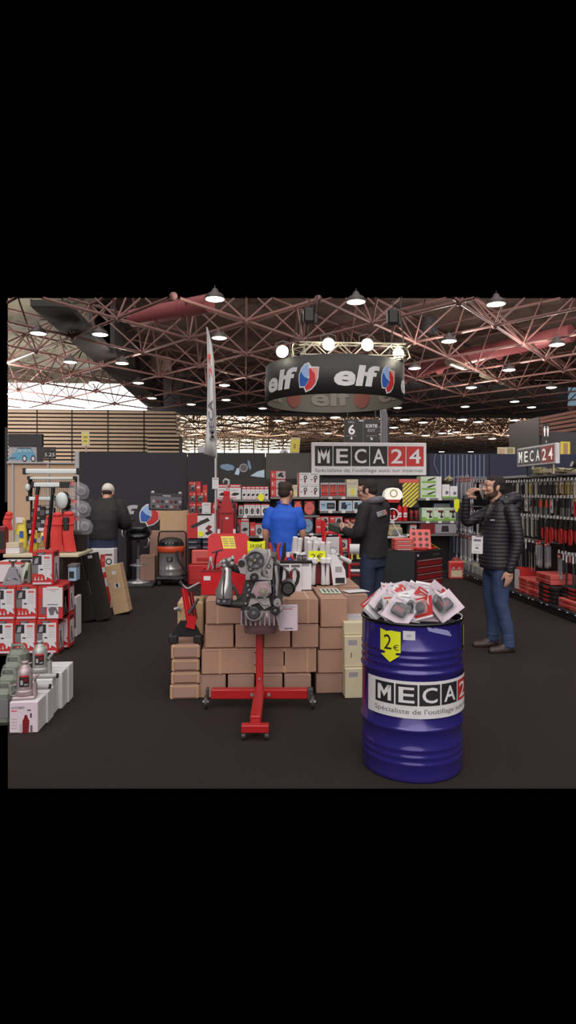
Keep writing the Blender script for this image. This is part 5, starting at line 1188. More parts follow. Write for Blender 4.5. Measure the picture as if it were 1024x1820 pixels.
# blister packs heaped in the drum
def make_pack(kind):
    t = thing('blister_pack', 'x', 'blister pack', (0,0,0), 0, 'blister packs heaped in the drum')
    w, h = ((.082,.076),(.06,.085),(.072,.066),(.045,.10))[kind]
    b = MB(); b.box(-w,-.0012,-h,w,.0012,h,('paper_pink','white','red_print','paper')[kind]); 
    b.rect(-w*.8,h*.74,w*.3,h*.84,-.002,('ink_light','ink_light','white','pale_red')[kind]); b.rect(-w,-h,w,-h*.8,-.0018,('paper_pink','ink_light','white','ink_light')[kind]); b.build('card', t)
    g = MB(); m = ('black_gloss','black','black','ink_light')[kind]
    if kind == 0: g.box(-w*.56,-.03,-h*.5,w*.56,-.002,h*.36,m,.012); g.box(-w*.35,-.034,-h*.25,w*.35,-.03,h*.12,'red_dark',.004); g.tube([(-w*.5,-.02,h*.3),(0,-.025,h*.48),(w*.5,-.02,h*.3)], .006, m, 6)
    elif kind == 1: g.tube([(0,-.015,-h*.5),(0,-.018,0),(w*.3,-.015,h*.4)], [.026,.03,.018], m, 10)
    elif kind == 2: g.sph((0,-.016,0), w*.5, .016, h*.5, m, 12, 8); g.box(-w*.2,-.03,-h*.2,w*.2,-.01,h*.2,'ink_grey',.004)
    else: g.cyl((0,-.012,-h*.6),(0,-.012,h*.5),.012,m,10); g.cyl((0,-.012,h*.4),(0,-.012,h*.62),.015,'gold',10)
    g.build('product', t)
    c = MB(); c.box(-w*.72,-.04,-h*.66,w*.72,-.0022,h*.6,'clear',.012); c.build('blister', t)
    return t
rows4 = [Row(make_pack(k)) for k in range(4)]
spots = []
for k in range(44):
    r = .218*math.sqrt((k+.5)/44); a = k*2.399963
    spots.append((r*math.cos(a), r*math.sin(a), r))
spots.sort(key=lambda s: s[1])
for k, (x, y, r) in enumerate(spots):
    z = .93+.03*(1-(r/.22)**2)+rnd.uniform(-.02,.03)
    kd = rnd.choice((0,0,1,1,2,3,0,1))
    if k == 3: kd = 0
    rot = (rnd.uniform(-.75,-.1), rnd.uniform(-.9,.9), rnd.uniform(-.7,.7))
    if k == 3: rot = (-.35, .08, .05)
    rows4[kd].put((DR.x+x, DR.y+y, z), 'blister pack in the heap on the drum, %s counted from the front rim backwards' % ORD[k], rot=rot)
for kd in range(4):
    if not rows4[kd].used: rows4[kd].put((DR.x, DR.y, .99), 'blister pack lying on the very top of the heap', rot=(-.5,.4,.2))
for k, (x, y, z, a) in enumerate(((.12,-.08,.985,.45),(.02,-.02,.97,.35))):
    b = MB(); b.bar((-.09,0,0),(.09,0,.0),.018,.01,'white_gloss',.003); o = b.build('white_stick', None, (DR.x+x, DR.y+y, z)); o.rotation_euler = (0,-a,.1); tag(o, 'white flat stick poking out of the heap, %s' % ('longer reaching to the aisle','deeper in the packs')[k], 'stick')
b = MB(); b.lathe([(0,.03),(RD-.012,.03),(RD-.012,.83),(.2,.865),(0,.90)], 'ink', 32); o = b.build('pack_fill', None, (DR.x, DR.y, .004)); o['kind'] = 'stuff'; tag(o, 'dark mass of packs filling the drum below the heap', 'packs')
# =====================================================================  LEFT SIDE
def prints_jack(b, w, h, y=-.0006):
    x0 = -w/2
    R = lambda a, c, d, e, m, k=1: b.rect(x0+w*a, h*c, x0+w*d, h*e, y-.001*k, m)
    S = lambda pts, m, k=3: b.flat([(x0+w*a, h*c) for a, c in pts], y-.001*k, m)
    R(.0,.34,.28,.86,'grey'); R(.02,.6,.44,.86,'ink',2); S([(.08,.62),(.14,.78),(.3,.82),(.28,.64)], 'ink_light'); R(.28,.32,.92,.9,'paper'); R(.02,.6,.44,.84,'ink',2)
    R(.22,.9,.62,.965,'ink',2); R(.26,.938,.58,.95,'pale_grey',3); R(.26,.915,.5,.925,'ink_light',3)
    R(.56,.78,.84,.84,'pale_red',2)
    for k in range(5): R(.56,.72-.06*k,.86-.04*(k % 2),.73-.06*k,'ink_light',2)
    R(.36,.44,.5,.48,'ink',2)
    S([(.5,.3),(.58,.36),(.6,.16),(.68,.16),(.72,.36),(.8,.32),(.88,.3),(.94,.16),(.84,.2),(.86,.26),(.78,.3),(.7,.34)], 'paper')
    for u in (.14,.3,.46): S([(u-.05,.14),(u+.05,.14),(u+.015,.2),(u+.01,.25),(u-.01,.25),(u-.015,.2)], 'paper')
    R(.02,.02,.9,.08,'paper_pink',2)
def side_jack(b, w, d, h):
    T = Matrix.Translation((w/2,0,0)) @ Matrix.Rotation(math.radians(90), 4, 'Z')
    R = lambda a, c, e, g, m, k=1: b.rect(d*a, h*c, d*e, h*g, -.001*k, m, T)
    S = lambda pts, m, k=2: b.flat([(d*a, h*c) for a, c in pts], -.001*k, m, T)
    R(.12,.1,.9,.82,'paper'); R(.2,.86,.7,.95,'ink',2); S([(.2,.12),(.34,.5),(.3,.62),(.56,.62),(.5,.5),(.78,.12),(.6,.12),(.44,.36),(.36,.12)], 'ink_grey')
    R(0,0,1,.08,'red_print')
YJ = P(60, 1165, 6.2).y
wj, dj, hj = .203, .2, .333
zj = [.02, .02+hj+.004, .02+2*(hj+.004)]
XJ = lambda px: P(px, 1165, 6.2).x
b = MB(); b.box(XJ(-16), YJ+.02, 0, XJ(104), YJ+.44, .018, 'black'); tag(b.build('pallet_board'), 'thin dark board under the red jack stand cartons', 'board')
def jackbox(front=True):
    b = MB(); b.box(-wj/2,0,0,wj/2,dj,hj,'red_print',.004); prints_jack(b, wj, hj); side_jack(b, wj, dj, hj); return b
proto = jackbox().build('jack_stand_carton'); tag(proto, 'x', 'carton', 'red jack stand cartons')
row = Row(proto)
sp = .2085; xr0 = XJ(102)-wj/2
for r in range(2):
    for k in range(4):
        if r == 1 and k == 0: continue
        row.put((xr0+(.012 if r else 0)-k*sp, YJ, zj[r]), 'red jack stand carton in the front stack, %s row, %s from the aisle' % (('bottom','middle')[r], ORD[k]))
    for k in range(2):
        row.put((xr0+.05-k*sp, YJ+.212, zj[r]), 'red jack stand carton in the rear stack, %s row, %s from the aisle' % (('bottom','middle')[r], ORD[k]))
row.put((XJ(76.5), YJ-.01, zj[2]), 'red jack stand carton alone on top of the stack')
b = MB(); b.box(-.12,0,0,.122,dj,hj,'red_print',.004); R = lambda a, c, d, e, m, k=1: b.rect(-.12+.242*a, hj*c, -.12+.242*d, hj*e, -.001*k, m)
R(.36,.02,.82,.96,'paper'); 
for k in range(3): R(.06,.86-.05*k,.3,.87-.05*k,'pale_red')
b.flat([(-.095,.05),(-.045,.05),(-.05,.11),(-.06,.16),(-.05,.2),(-.09,.2),(-.078,.16),(-.09,.1)], -.002, 'ink_grey'); b.flat([(-.02,.1),(.02,.13),(.05,.12),(.09,.05),(.06,.05),(.045,.09),(.03,.04),(0,.04)], -.003, 'ink_grey'); R(.02,.02,.3,.05,'paper')
side_jack(b, .242, dj, hj)
tag(b.build('jack_stand_carton', None, (xr0+.03, YJ-.005, zj[1])), 'red jack stand carton carrying a white sheet, at the stack corner', 'carton', 'red jack stand cartons')
b = MB(); b.box(-.095,0,0,.095,.002,.19,'paper'); b.rect(-.06,.17,.06,.175,-.001,'pale_red'); b.rect(-.02,.155,.03,.16,-.001,'ink_light'); b.rect(-.05,.02,.05,.028,-.001,'ink_grey')
tag(b.build('notice_sheet', None, (xr0+.055, YJ-.012, zj[1]+.12)), 'white notice sheet taped on the red corner carton', 'sheet')
c = P(124, 1130, 7.0); b = MB(); b.box(-.05,0,.0,.04,.22,.42,'red_print',.004); b.box(.042,-.01,.0,.075,.2,.44,'white',.004); b.rect(.046,.1,.07,.36,-.012,'ink_grey'); b.rect(-.045,.02,.035,.36,-.001,'paper'); b.flat([(-.03,.03),(0,.3),(.02,.3),(.03,.03)], -.002, 'ink_grey')
tag(b.build('tall_red_carton', None, (c.x, c.y, .002)), 'slim red and white carton standing behind the jack stand cartons', 'carton')
c = P(110, 1036, 6.75); b = MB(); b.box(-.03,0,0,.05,.15,.14,'pale_blue',.003); b.rect(-.02,.03,.03,.1,-.001,'ink'); b.box(-.035,-.003,.14,.055,.155,.17,'ink_grey',.003)
tag(b.build('small_tool_box', None, (XJ(113), YJ+.25, zj[2])), 'small blue grey box on the rear jack stand cartons', 'carton')
# jack stands on top
def jackstand(px, D, z, m, lab, s=1.0):
    c = P(px, 1000, D); t = thing('jack_stand', lab, 'jack stand', (c.x, c.y, z), .2)
    b = MB()
    for sx in (-1,1):
        for sy in (-1,1): b.bar((sx*.105*s,sy*.07*s,0),(sx*.03*s,sy*.025*s,.2*s),.03*s,.012,m,.002)
        b.prism([(-.105*s,.0),(.105*s,.0),(.085*s,.05*s),(.05*s,.05*s),(0,.08*s),(-.05*s,.05*s),(-.085*s,.05*s)], sx*.07*s-.005, sx*.07*s+.005, m)
    b.prism([(-.09*s,.03*s),(-.035*s,.2*s),(.035*s,.2*s),(.09*s,.03*s),(.04*s,.08*s),(-.04*s,.08*s)], -.06*s, -.05*s, m); b.cyl((0,0,.17*s),(0,0,.215*s),.035*s,m,14); b.build('frame', t)
    b = MB(); b.box(-.016*s,-.016*s,.12*s,.016*s,.016*s,.27*s,'dark_steel',.003); b.build('ratchet_post', t)
    b = MB(); b.box(-.045*s,-.02*s,.27*s,.045*s,.02*s,.285*s,'iron',.004); b.box(-.045*s,-.02*s,.285*s,-.03*s,.02*s,.3*s,'iron'); b.box(.03*s,-.02*s,.285*s,.045*s,.02*s,.3*s,'iron'); b.build('saddle', t)
    b = MB(); b.tube([(.03*s,-.03*s,.2*s),(.07*s,-.05*s,.19*s),(.08*s,-.05*s,.12*s)], .007, m, 6); b.build('lever', t)
ZT2 = zj[1]+hj+.003
jackstand(23, 6.27, ZT2, 'jack_grey', 'grey jack stand on the red cartons at the left', .8)
c = P(47, 1000, 6.32); t = thing('jack_stand', 'pale green folded jack stand leaning beside the top red carton', 'jack stand', (c.x, c.y, ZT2))
b = MB(); b.bar((-.05,0,0),(.02,.0,.21),.05,.04,'pale_green',.006); b.bar((.03,0,0),(.03,.0,.2),.035,.04,'jack_green',.006); b.build('frame', t)
b = MB(); b.prism([(-.02,.05),(.012,.05),(.02,.12),(.005,.14)], -.026, -.022, 'ink'); b.box(-.05,-.02,.21,.04,.02,.235,'iron',.004); b.build('saddle', t)
b = MB(); b.box(-.2,0,0,.12,.2,.21,'paper',.004)
for a, e in ((-.12,.05),(-.05,.1),(.02,.14),(.06,.05)): b.flat([(a,e),(a+.04,e+.02),(a+.05,e+.04),(a+.01,e+.03)], -.001, 'ink_grey')
b.rect(-.2,.18,.12,.21,-.001,'pale_red'); tag(b.build('jack_set_carton', None, (P(38,1000,6.5).x, YJ+.23, ZT2+.0)), 'white carton with tool drawings behind the two jack stands', 'carton')
# bottle jacks and their white cartons
Yb = 4.30; bx = -1.385
hw = (.205,.215,.262,.27,.28); ys = [Yb]; dd = (.17,.14,.15,.14,.13)
wr = (0,.012,.0,.026,.036)
for k in range(5):
    b = MB(); w = .185+.012*k; b.box(-w,0,0,0,dd[k]-.004,hw[k],'white' if k else 'paper_pink',.004)
    if k == 0:
        b.box(-w,.004,0,.0006,dd[k]-.004,hw[k]+.0006,'white',.004)
        b.text('AUTOBEST', -w+.012, hw[0]-.045, -w+.1, hw[0]-.03, -.001, 'ink_grey', bold=.02); b.rect(-w+.012, hw[0]-.062, -w+.05, hw[0]-.054, -.001, 'pale_red')
        b.flat([(-.1,.0),(-.06,.0),(-.055,.08),(-.065,.1),(-.07,.12),(-.085,.12),(-.09,.1),(-.1,.08)], -.001, 'red_dark'); b.rect(-.118,.0,-.105,.06,-.001,'pale_grey'); b.rect(-.05,.0,-.035,.05,-.001,'ink_grey'); b.rect(-.05,.1,-.04,.13,-.001,'ink'); b.rect(-.07,.145,-.045,.155,-.001,'ink_grey')
        for q in range(4): b.rect(-w+.012,.03+.02*q,-w+.05,.034+.02*q,-.001,'ink_light')
    b.box(-.0005,dd[k]*.5-.001,0,.0008,dd[k]*.5+.001,hw[k],'pale_grey')
    tag(b.build('jack_box', None, (bx+wr[k], ys[-1], .003)), ('white bottle jack box with printed pink front, nearest of the row', 'plain white jack box with bottle jack handle above, second of the row', 'plain white jack box carrying the rear bottle jack, third of the row', 'plain white jack box fourth in the floor row', 'plain white jack box ending the floor row by the aisle')[k], 'carton', 'white jack boxes in a row'); ys.append(ys[-1]+dd[k])
def bottlejack(x, y, z, s, lab, tint):
    t = thing('bottle_jack', lab, 'jack', (x, y, z), .15)
    m = M('jack_body_'+tint, (176,160,162) if tint == 'rose' else (172,172,168), .38, .35)
    b = MB(); b.box(-.075*s,-.06*s,0,.075*s,.06*s,.022*s,m,.008*s); b.loft([(0,0,.02*s,.07*s,.055*s),(0,0,.05*s,.052*s,.05*s),(0,0,.06*s,.05*s,.05*s)], m, 20, 3); b.build('base', t)
    b = MB(); b.lathe([(.05*s,.05*s),(.05*s,.17*s),(.046*s,.19*s),(.034*s,.205*s),(.03*s,.21*s)], m, 28); b.build('reservoir', t)
    b = MB(); b.lathe([(.032*s,.205*s),(.032*s,.218*s),(.02*s,.22*s),(.02*s,.235*s),(.024*s,.237*s),(.024*s,.247*s),(0,.248*s)], m, 20); b.build('screw_top', t)
    p = MB(); p.rect(-.03*s,.085*s,.036*s,.155*s,0,'ink'); p.rect(-.026*s,.15*s,.032*s,.162*s,-.001,'red_print'); p.rect(-.02*s,.1*s,-.004*s,.13*s,-.001,'pale_grey'); p.rect(.004*s,.12*s,.03*s,.14*s,-.001,'red_dark'); p.rect(.004*s,.095*s,.03*s,.105*s,-.001,'ink_light')
    bend(p, .051*s, step=.012*s).build('label', t)
    b = MB(); b.cyl((.068*s,-.02*s,.02*s),(.068*s,-.02*s,.1*s),.016*s,m,14); b.cyl((.068*s,-.02*s,.1*s),(.07*s,-.02*s,.13*s),.008*s,'chrome',10); b.bar((.06*s,-.02*s,.12*s),(.09*s,-.03*s,.16*s),.022*s,.016*s,m,.003); b.build('pump', t)
    b = MB(); b.tube([(-.05*s,-.03*s,.1*s),(-.085*s,-.03*s,.095*s),(-.085*s,-.03*s,.03*s),(-.05*s,-.03*s,.025*s)], .005*s, m, 8); b.build('carry_handle', t)
    return t
bottlejack(bx-.115, ys[0]+.09, hw[0]+.005, 1.0, 'rose grey bottle jack standing on the nearest white box', 'rose')
bottlejack(bx-.12, ys[2]+.11, hw[2]+.005, 1.02, 'grey bottle jack standing further back on the white boxes', 'grey')
for k, (y, x0, x1, z) in enumerate(((ys[1]+.07, -.16, .0, hw[1]+.022), (ys[2]+.035, -.17, .02, hw[2]+.02))):
    b = MB(); b.cyl((bx+x0,y,z),(bx+x1,y,z),.0145,'pale_grey',14); b.cyl((bx+x1,y,z),(bx+x1+.012,y,z),.017,'black',14); tag(b.build('lever_bar'), 'grey tube handle with black end lying on the white boxes, %s bottle jack' % ('below the nearer','before the rear')[k], 'handle bar')
# green jack cases at the lower left
for k in range(4):
    t = thing('jack_case', 'grey green jack case with carry handle, %s behind the nearest bottle jack' % ORD[k], 'case', (bx-.335-.025*k, 4.42+.16*k, .002), 0, 'grey green jack cases')
    hh_ = .25+.05*k
    b = MB(); b.box(-.02,0,0,.12,.13,hh_,'jack_green',.03); b.build('case_shell', t)
    b = MB(); b.tube([(.0,.065,hh_-.01),(.005,.065,hh_+.03),(.08,.065,hh_+.03),(.09,.065,hh_-.01)], .013, 'jack_green', 8); b.build('handle', t)
    b = MB(); b.box(.0,-.004,.06,.1,0,hh_-.06,'grey',.003); b.build('label', t)
# leaning long cartons
def leaning(px0, px1, py0, py1, pxb, D, w, d, m, lab, name, tape=False):
    bot = P(pxb, py1, D); top = P((px0+px1)/2, py0, D)
    L = (Vector((top.x, 0, top.z))-Vector((bot.x, 0, bot.z))).length
    tl = math.atan2(top.x-bot.x, top.z-bot.z)
    b = MB(); b.box(-w/2,0,0,w/2,d,L,m,.006)
    if tape:
        for u in (.22,.48,.75): b.box(-w/2-.001,-.001,L*u,w/2+.001,d,L*u+.012,'tape')
        b.rect(-.02,L*.8,.03,L*.87,-.0015,'paper'); b.rect(-.015,L*.52,.045,L*.62,-.0015,'paper'); b.rect(-.0,L*.53,.03,L*.61,-.002,'ink')
    else:
        b.rect(-w*.1,L*.93,w*.25,L*.97,-.0015,'paper') if tape is None else None
        b.box(-w/2+.004,-.001,L*.4,-w/2+.01,0,L*.62,'grey')
    o = b.build(name, None, (bot.x, bot.y, .002+max(0, w/2*math.sin(abs(tl))))); o.rotation_euler = (math.radians(-3), tl, 0)
    return tag(o, lab, 'carton')
M('carton_black', (34, 25, 26), .7)
leaning(119, 143, 989, 1106, 158, 7.76, .152, .2, 'carton_black', 'long dark carton leaning by the jack stand cartons, nearer of two', 'long_dark_carton')
leaning(145, 167, 986, 1104, 182, 7.82, .155, .2, 'carton_black', 'long dark carton with small white label leaning beside the brown one', 'long_dark_carton', None)
leaning(185, 211, 1006, 1092, 216, 8.25, .2, .24, 'card_light', 'long brown carton with two paper labels leaning at the aisle edge', 'long_brown_carton', True)
c = P(181, 1088, 8.75); b = MB(); b.box(-.17,0,0,.13,.3,.53,'white',.004); b.rect(.02,.02,.12,.5,-.001,'red_print'); b.rect(.04,.3,.11,.42,-.002,'paper'); tag(b.build('white_carton', None, (c.x, c.y, .002)), 'white and red carton on the floor behind the leaning cartons', 'carton')
b = MB(); b.box(-.17,0,0,.165,.3,.285,'white',.004); b.rect(-.02,.03,.145,.21,-.001,'red_print'); b.rect(.045,.03,.145,.19,-.002,'paper'); b.ring(.095,.11,.045,.03,-.003,'ink',20); b.rect(.05,.2,.14,.215,-.003,'ink'); b.rect(.0,.1,.03,.15,-.003,'pale_red')
tag(b.build('white_carton', None, (c.x, c.y, .536)), 'white carton with red picture of a coiled hose, on another carton', 'carton')
# rack with lamps, ropes and bags
YR = 7.35
xr = lambda px: Py(px, 900, YR).x
zr_ = lambda py: Py(90, py, YR).z
t = thing('display_table', 'cream topped display table under the orange ropes', 'table', (0,0,0))
b = MB(); b.box(xr(20), YR-.25, zr_(987), xr(150), YR+.4, zr_(981), 'cream', .006); b.build('table_top', t)
b = MB(); b.box(xr(24), YR-.2, 0, xr(122), YR+.36, zr_(987)-.001, 'black', .005); b.build('body', t)
ZTb = zr_(981)+.002
t = thing('wire_rack', 'white wire grid rack on black posts at the beige stand', 'rack', (0,0,0))
for px in (45, 127):
    b = MB(); b.cyl((xr(px), YR+.2, ZTb), (xr(px), YR+.2, zr_(846)), .013, 'black', 8); b.build('post', t)
b = MB()
for k in range(22): x = xr(47)+(xr(126)-xr(47))*k/21; b.cyl((x, YR+.2, zr_(905)), (x, YR+.2, zr_(850)), .0035, 'pale_grey', 5)
for k in range(22): x = xr(47)+(xr(126)-xr(47))*k/21; b.cyl((x, YR+.21, ZTb+.02), (x, YR+.21, zr_(905)), .0035, 'ink_grey', 5)
for k in range(9): z = zr_(850)+(ZTb-zr_(850))*k/8; b.cyl((xr(45), YR+.205, z), (xr(127), YR+.205, z), .004, 'grey', 5)
b.build('wire_grid', t)
for k, (p0, p1, y0, y1, m, lab) in enumerate(((36,137,833,842,'led_white','long slanted silver lamp bar topmost on the wire rack'), (44,131,847.5,851.5,'led_white','thin white lamp bar second from the rack top'), (51,107,857.5,866,'led_white','short silver lamp bar with black end above the red pole'), (42,98,883,890,'led_white','short lamp bar in the middle of the wire rack'))):
    t = thing('lamp_bar', lab, 'lamp', (0,0,0)); z0, z1 = zr_(y1), zr_(y0); h = z1-z0
    b = MB(); b.box(xr(p0)+.02, YR+.08, z0, xr(p1)-.02, YR+.14, z1, m, h*.2); b.build('tube_housing', t)
    b = MB(); 
    for q in (0, 1):
        x = xr(p0) if q == 0 else xr(p1)-.03; b.box(x, YR+.07, z0-.006, x+.03+(.12 if (k == 2 and q) else 0), YR+.15, z1+.01, 'black', .004)
    b.cyl((xr(p0)+.1, YR+.14, z1-h*.5), (xr(p0)+.1, YR+.2, z1-h*.5), .006, 'iron', 6); b.cyl((xr(p1)-.1, YR+.14, z1-h*.5), (xr(p1)-.1, YR+.2, z1-h*.5), .006, 'iron', 6); b.build('end_cap', t)
t = thing('work_lamp', 'round white lamp head with black rim hanging on the wire rack', 'lamp', (xr(106), YR+.08, zr_(890)))
b = MB(); b.sph((0,0,0), .075, .04, .1, 'led_white', 18, 12); b.build('lens', t)
b = MB(); b.sph((.02,.02,0), .08, .04, .105, 'black', 18, 12); b.cyl((0,.04,0),(0,.12,0),.015,'black',8); b.build('rim', t)
t = thing('work_lamp', 'small white clip lamp at the left post of the wire rack', 'lamp', (xr(43), YR+.12, zr_(866)))
b = MB(); b.sph((0,0,0), .03, .025, .045, 'led_white', 14, 10); b.build('lens', t); b = MB(); b.sph((0,.015,0), .035, .03, .05, 'black', 14, 10); b.box(-.01,.03,-.1,.01,.08,.1,'black',.004); b.build('rim', t)
def pole(p0, y0, p1, y1, m, gm, lab, gl):
    a, e = Vector((xr(p0), YR-.1, zr_(y0))), Vector((xr(p1), YR-.12, ZTb+.005)); t = thing('pump_pole', lab, 'pole', (0,0,0))
    b = MB(); b.cyl(e, a.lerp(e, gl), .019, m, 14); b.build('tube', t); b = MB(); b.cyl(a.lerp(e, gl*.98), a, .023, gm, 14); b.build('grip', t)
pole(73, 865, 61, 978, 'red_gloss', 'black', 'red metal jack handle pole with black grip leaning on the rack', .13)
pole(99.5, 866, 89, 972, 'black_gloss', 'black', 'black metal jack handle pole leaning on the rack beside the ropes', .1)
b = MB(); b.box(xr(90), YR-.02, zr_(915), xr(95), YR+.02, zr_(880), 'pale_blue', .005); b.cyl((xr(92.5),YR,zr_(882)),(xr(92.5),YR+.2,zr_(882)),.004,'iron',5); tag(b.build('hanging_pack'), 'narrow pale blue pack hanging beside the black pole', 'pack')
def bundle(px0, px1, y0, y1, lab, m='rope', n=9, y=0, sk=.0):
    t = thing('rope_bundle', lab, 'rope', (0,0,0)); w = xr(px1)-xr(px0)
    b = MB()
    for k in range(n):
        u = (k+.5)/n; x0 = xr(px0)+w*u; a = .012
        b.tube([(xr((px0+px1)/2)+(u-.5)*w*.85, YR-.08+y-.02*math.sin(u*PI), zr_(y0)), (x0-.01, YR-.12+y-.03*math.sin(u*PI), zr_((y0+y1)/2)), (x0+sk, YR-.1+y-.03*math.sin(u*PI), max(zr_(y1), ZTb+.012))], w/n*.62, m, 8)
    b.sph((xr((px0+px1)/2), YR-.09+y, zr_(y0)), w*.45, .04, .03, m, 10, 6); b.build('rope_strands', t)
    b = MB(); zc = zr_((y0*.75+y1*.25)); b.tube([(xr((px0+px1)/2)+w*.5*math.cos(q*PI/6), YR-.11+y+.045*math.sin(q*PI/6), zc) for q in range(12)], .006, m, 6, closed=True); b.build('binding', t)
bundle(99, 118, 914, 982, 'orange red rope bundle in the middle of the rack foot', n=8, y=-.04)
bundle(115, 137, 913, 982, 'orange red rope bundle closest to the capped man', n=8, y=0, sk=.02)
bundle(83, 100, 919, 973, 'orange red rope bundle half hidden behind the black pole', n=7, y=.04)
b = MB(); b.box(xr(119), YR-.16, zr_(942), xr(129), YR-.13, zr_(918), 'black', .01); b.box(xr(122), YR-.13, zr_(930), xr(126), YR-.1, zr_(925), 'black'); tag(b.build('black_label_card'), 'black card strapped on the rope bundle closest to the capped man', 'card')
bundle(14, 29, 913, 941, 'red folded strap bundle hanging at the photo edge of the rack', n=6, y=.0)
# clear bags with discs
for k, yc in enumerate((872, 904, 935)):
    t = thing('clear_bag', 'clear plastic bag holding a grey round disc, %s of three hanging by the capped man' % ('topmost','middle','lowest')[k], 'bag', (xr(140)+.02*k, YR+.02, zr_(yc)), 0, 'clear bags with grey discs')
    b = MB(); b.loft([(-.02,0,-.1,.08,.02),(-.01,0,-.08,.11,.035),(0,0,0,.12,.05),(-.01,0,.06,.1,.04),(-.04,0,.1,.05,.01)], 'clear', 18, 2.2); b.build('plastic', t)
    b = MB(); T = Matrix.Translation((.025,-.01,-.005)) @ Matrix.Rotation(math.radians(90), 4, 'X') @ Matrix.Rotation(.3, 4, 'Y'); b.lathe([(0,.012),(.03,.014),(.05,.012),(.06,.004),(.06,-.01)], 'ink_grey', 24, T); b.lathe([(.035,.016),(.045,.016)], 'ink_light', 24, T, caps=False); b.build('disc', t)
    b = MB(); b.box(-.1,-.01,.06,-.04,-.004,.1,'red_print'); b.build('header_card', t)
    b = MB(); b.tube([(-.05,0,.1),(-.07,.04,.11),(-.1,.18,.11)], .004, 'iron', 6); b.build('hook', t)
# tow straps in yellow bags
for k, (px, y0, y1, lab) in enumerate(((37, 920, 978, 'yellow tow strap bag hanging nearest the photo edge on the rack'), (60, 942, 978, 'yellow tow strap bag standing behind the red pole'), (76, 938, 972, 'yellow tow strap bag between the red and black poles'))):
    t = thing('strap_bag', lab, 'bag', (xr(px), YR-.02, max(zr_(y1), ZTb)))
    h = zr_(y0)-zr_(y1); w = .075 if k == 0 else .055
    b = MB(); b.loft([(0,0,0,w*.9,.03),(.0,0,h*.1,w,.045),(.01,0,h*.6,w*.85,.04),(.02,0,h*.92,w*.5,.02),(.02,0,h,w*.4,.006)], 'yellow_soft' if k != 2 else 'gold', 16, 2.5); b.build('strap_roll', t)
    b = MB(); b.box(-.03,-.05,h*.85,.045,-.045,h*1.02,'white'); b.build('header_card', t); b = MB(); b.box(.01,-.052,h*.4,.05,-.046,h*.6,'blue'); b.build('label', t); b = MB(); b.box(-.04,-.05,h*.25,-.0,-.046,h*.5,'pale_grey'); b.build('sticker', t)
# dark tool packs filling the rack behind
rows_ = [Row(tag(MB().box(-.035,-.015,-.16,.035,.015,0,'black',.01).rect(-.025,-.1,.025,-.04,-.017,'ink_grey').build('hanging_tool'), 'x', 'tool pack', 'dark tool packs on the wire rack')),
         Row(tag(MB().box(-.03,-.012,-.13,.03,.012,0,'charcoal',.008).rect(-.02,-.06,.02,-.02,-.014,'pale_grey').build('hanging_tool'), 'x', 'tool pack', 'dark tool packs on the wire rack'))]
k = 0
for yy, pxs in ((902,(52,60,68,77,85,108,117,125)), (925,(44,52,61,69,77,86)), (946,(46,54,86,128,136))):
    for px in pxs:
        rows_[k % 2].put((xr(px), YR+.16, zr_(yy)+rnd.uniform(-.02,.02)), 'dark tool pack on the wire rack, %s level, %s from the photo edge' % ({902:'upper',925:'middle',946:'lower'}[yy], ORD[pxs.index(px)])); k += 1
c = P(143, 985, 7.5); b = MB(); b.box(-.1,0,0,.09,.25,.2,'wood_dark',.01); b.box(-.1,.01,.2,.09,.24,.24,'black',.02); tag(b.build('dark_case', None, (c.x+.0, YR+.02, ZTb)), 'dark brown case on the table beside the rope bundles', 'case')
c = xr(30); b = MB(); b.box(-.07,0,0,.08,.2,.06,'white',.004); b.box(-.07,.01,.062,.07,.19,.12,'cream',.004); tag(b.build('white_pack', None, (xr(33), YR-.2, ZTb)), 'white and cream packs piled on the table behind the jack stands', 'pack')
b = MB(); b.box(-.05,0,0,.03,.1,.3,'red_dark',.01); b.rect(-.035,.05,.02,.25,-.001,'ink'); tag(b.build('dark_red_box', None, (xr(17), YR-.2, ZTb)), 'dark red upright box at the photo edge of the display table', 'carton')
# =====================================================================  TOOL CABINET AND RED LADDER RACKS
C0 = P(739, 982, 8.7); RZ = math.radians(40)
t = thing('tool_cabinet', 'dark grey roller cabinet with six red drawers in the booth middle', 'tool cabinet', (C0.x, C0.y, 0), RZ)
HC = C0.z
M('cab_grey', (64, 68, 69), .45, .2)
b = MB(); b.box(0,.012,.09,.67,.54,HC,'cab_grey',.006); b.box(.0,0,HC-.1,.67,.02,HC,'black',.004); b.box(.64,0,.09,.67,.02,HC-.1,'black'); b.box(0,0,.09,.03,.02,HC-.1,'black'); b.build('body', t)
dh = (HC-.1-.11)/6
for k in range(6):
    d = MB(); z = .105+dh*k; d.box(.035,-.014,z,.635,.012,z+dh-.012,'red_dark',.003); d.build('drawer', t)
    g = MB(); g.box(.035,-.026,z+dh-.024,.635,-.014,z+dh-.014,'chrome',.003); dr = [o for o in t.children if o.name.startswith('drawer')][-1]; g.build('drawer_handle', dr)
b = MB(); b.box(-.0,-.0,HC,.67,.54,HC+.008,'black',.003); b.box(.035,-.003,HC-.06,.075,.0,HC-.03,'pale_grey'); b.text('MECA24', .42,HC-.07,.58,HC-.04,-.003,'ink_grey'); b.build('top_plate', t)
for x in (.07,.6):
    for y in (.07,.47): b = MB(); b.cyl((x-.015,y,.045),(x+.015,y,.045),.043,'rubber',14); b.box(x-.022,y-.02,.05,x+.022,y+.02,.092,'dark_steel',.003); b.build('castor', t)
Tc = Matrix.Translation((C0.x, C0.y, HC+.009)) @ Matrix.Rotation(RZ, 4, 'Z')
def oncab(b, name, x, y, z, lab, cat, rz=0, rx=0, group=None):
    o = b.build(name, None, Tc @ Vector((x, y, z))); o.rotation_euler = (rx, 0, RZ+rz); return tag(o, lab, cat, group)
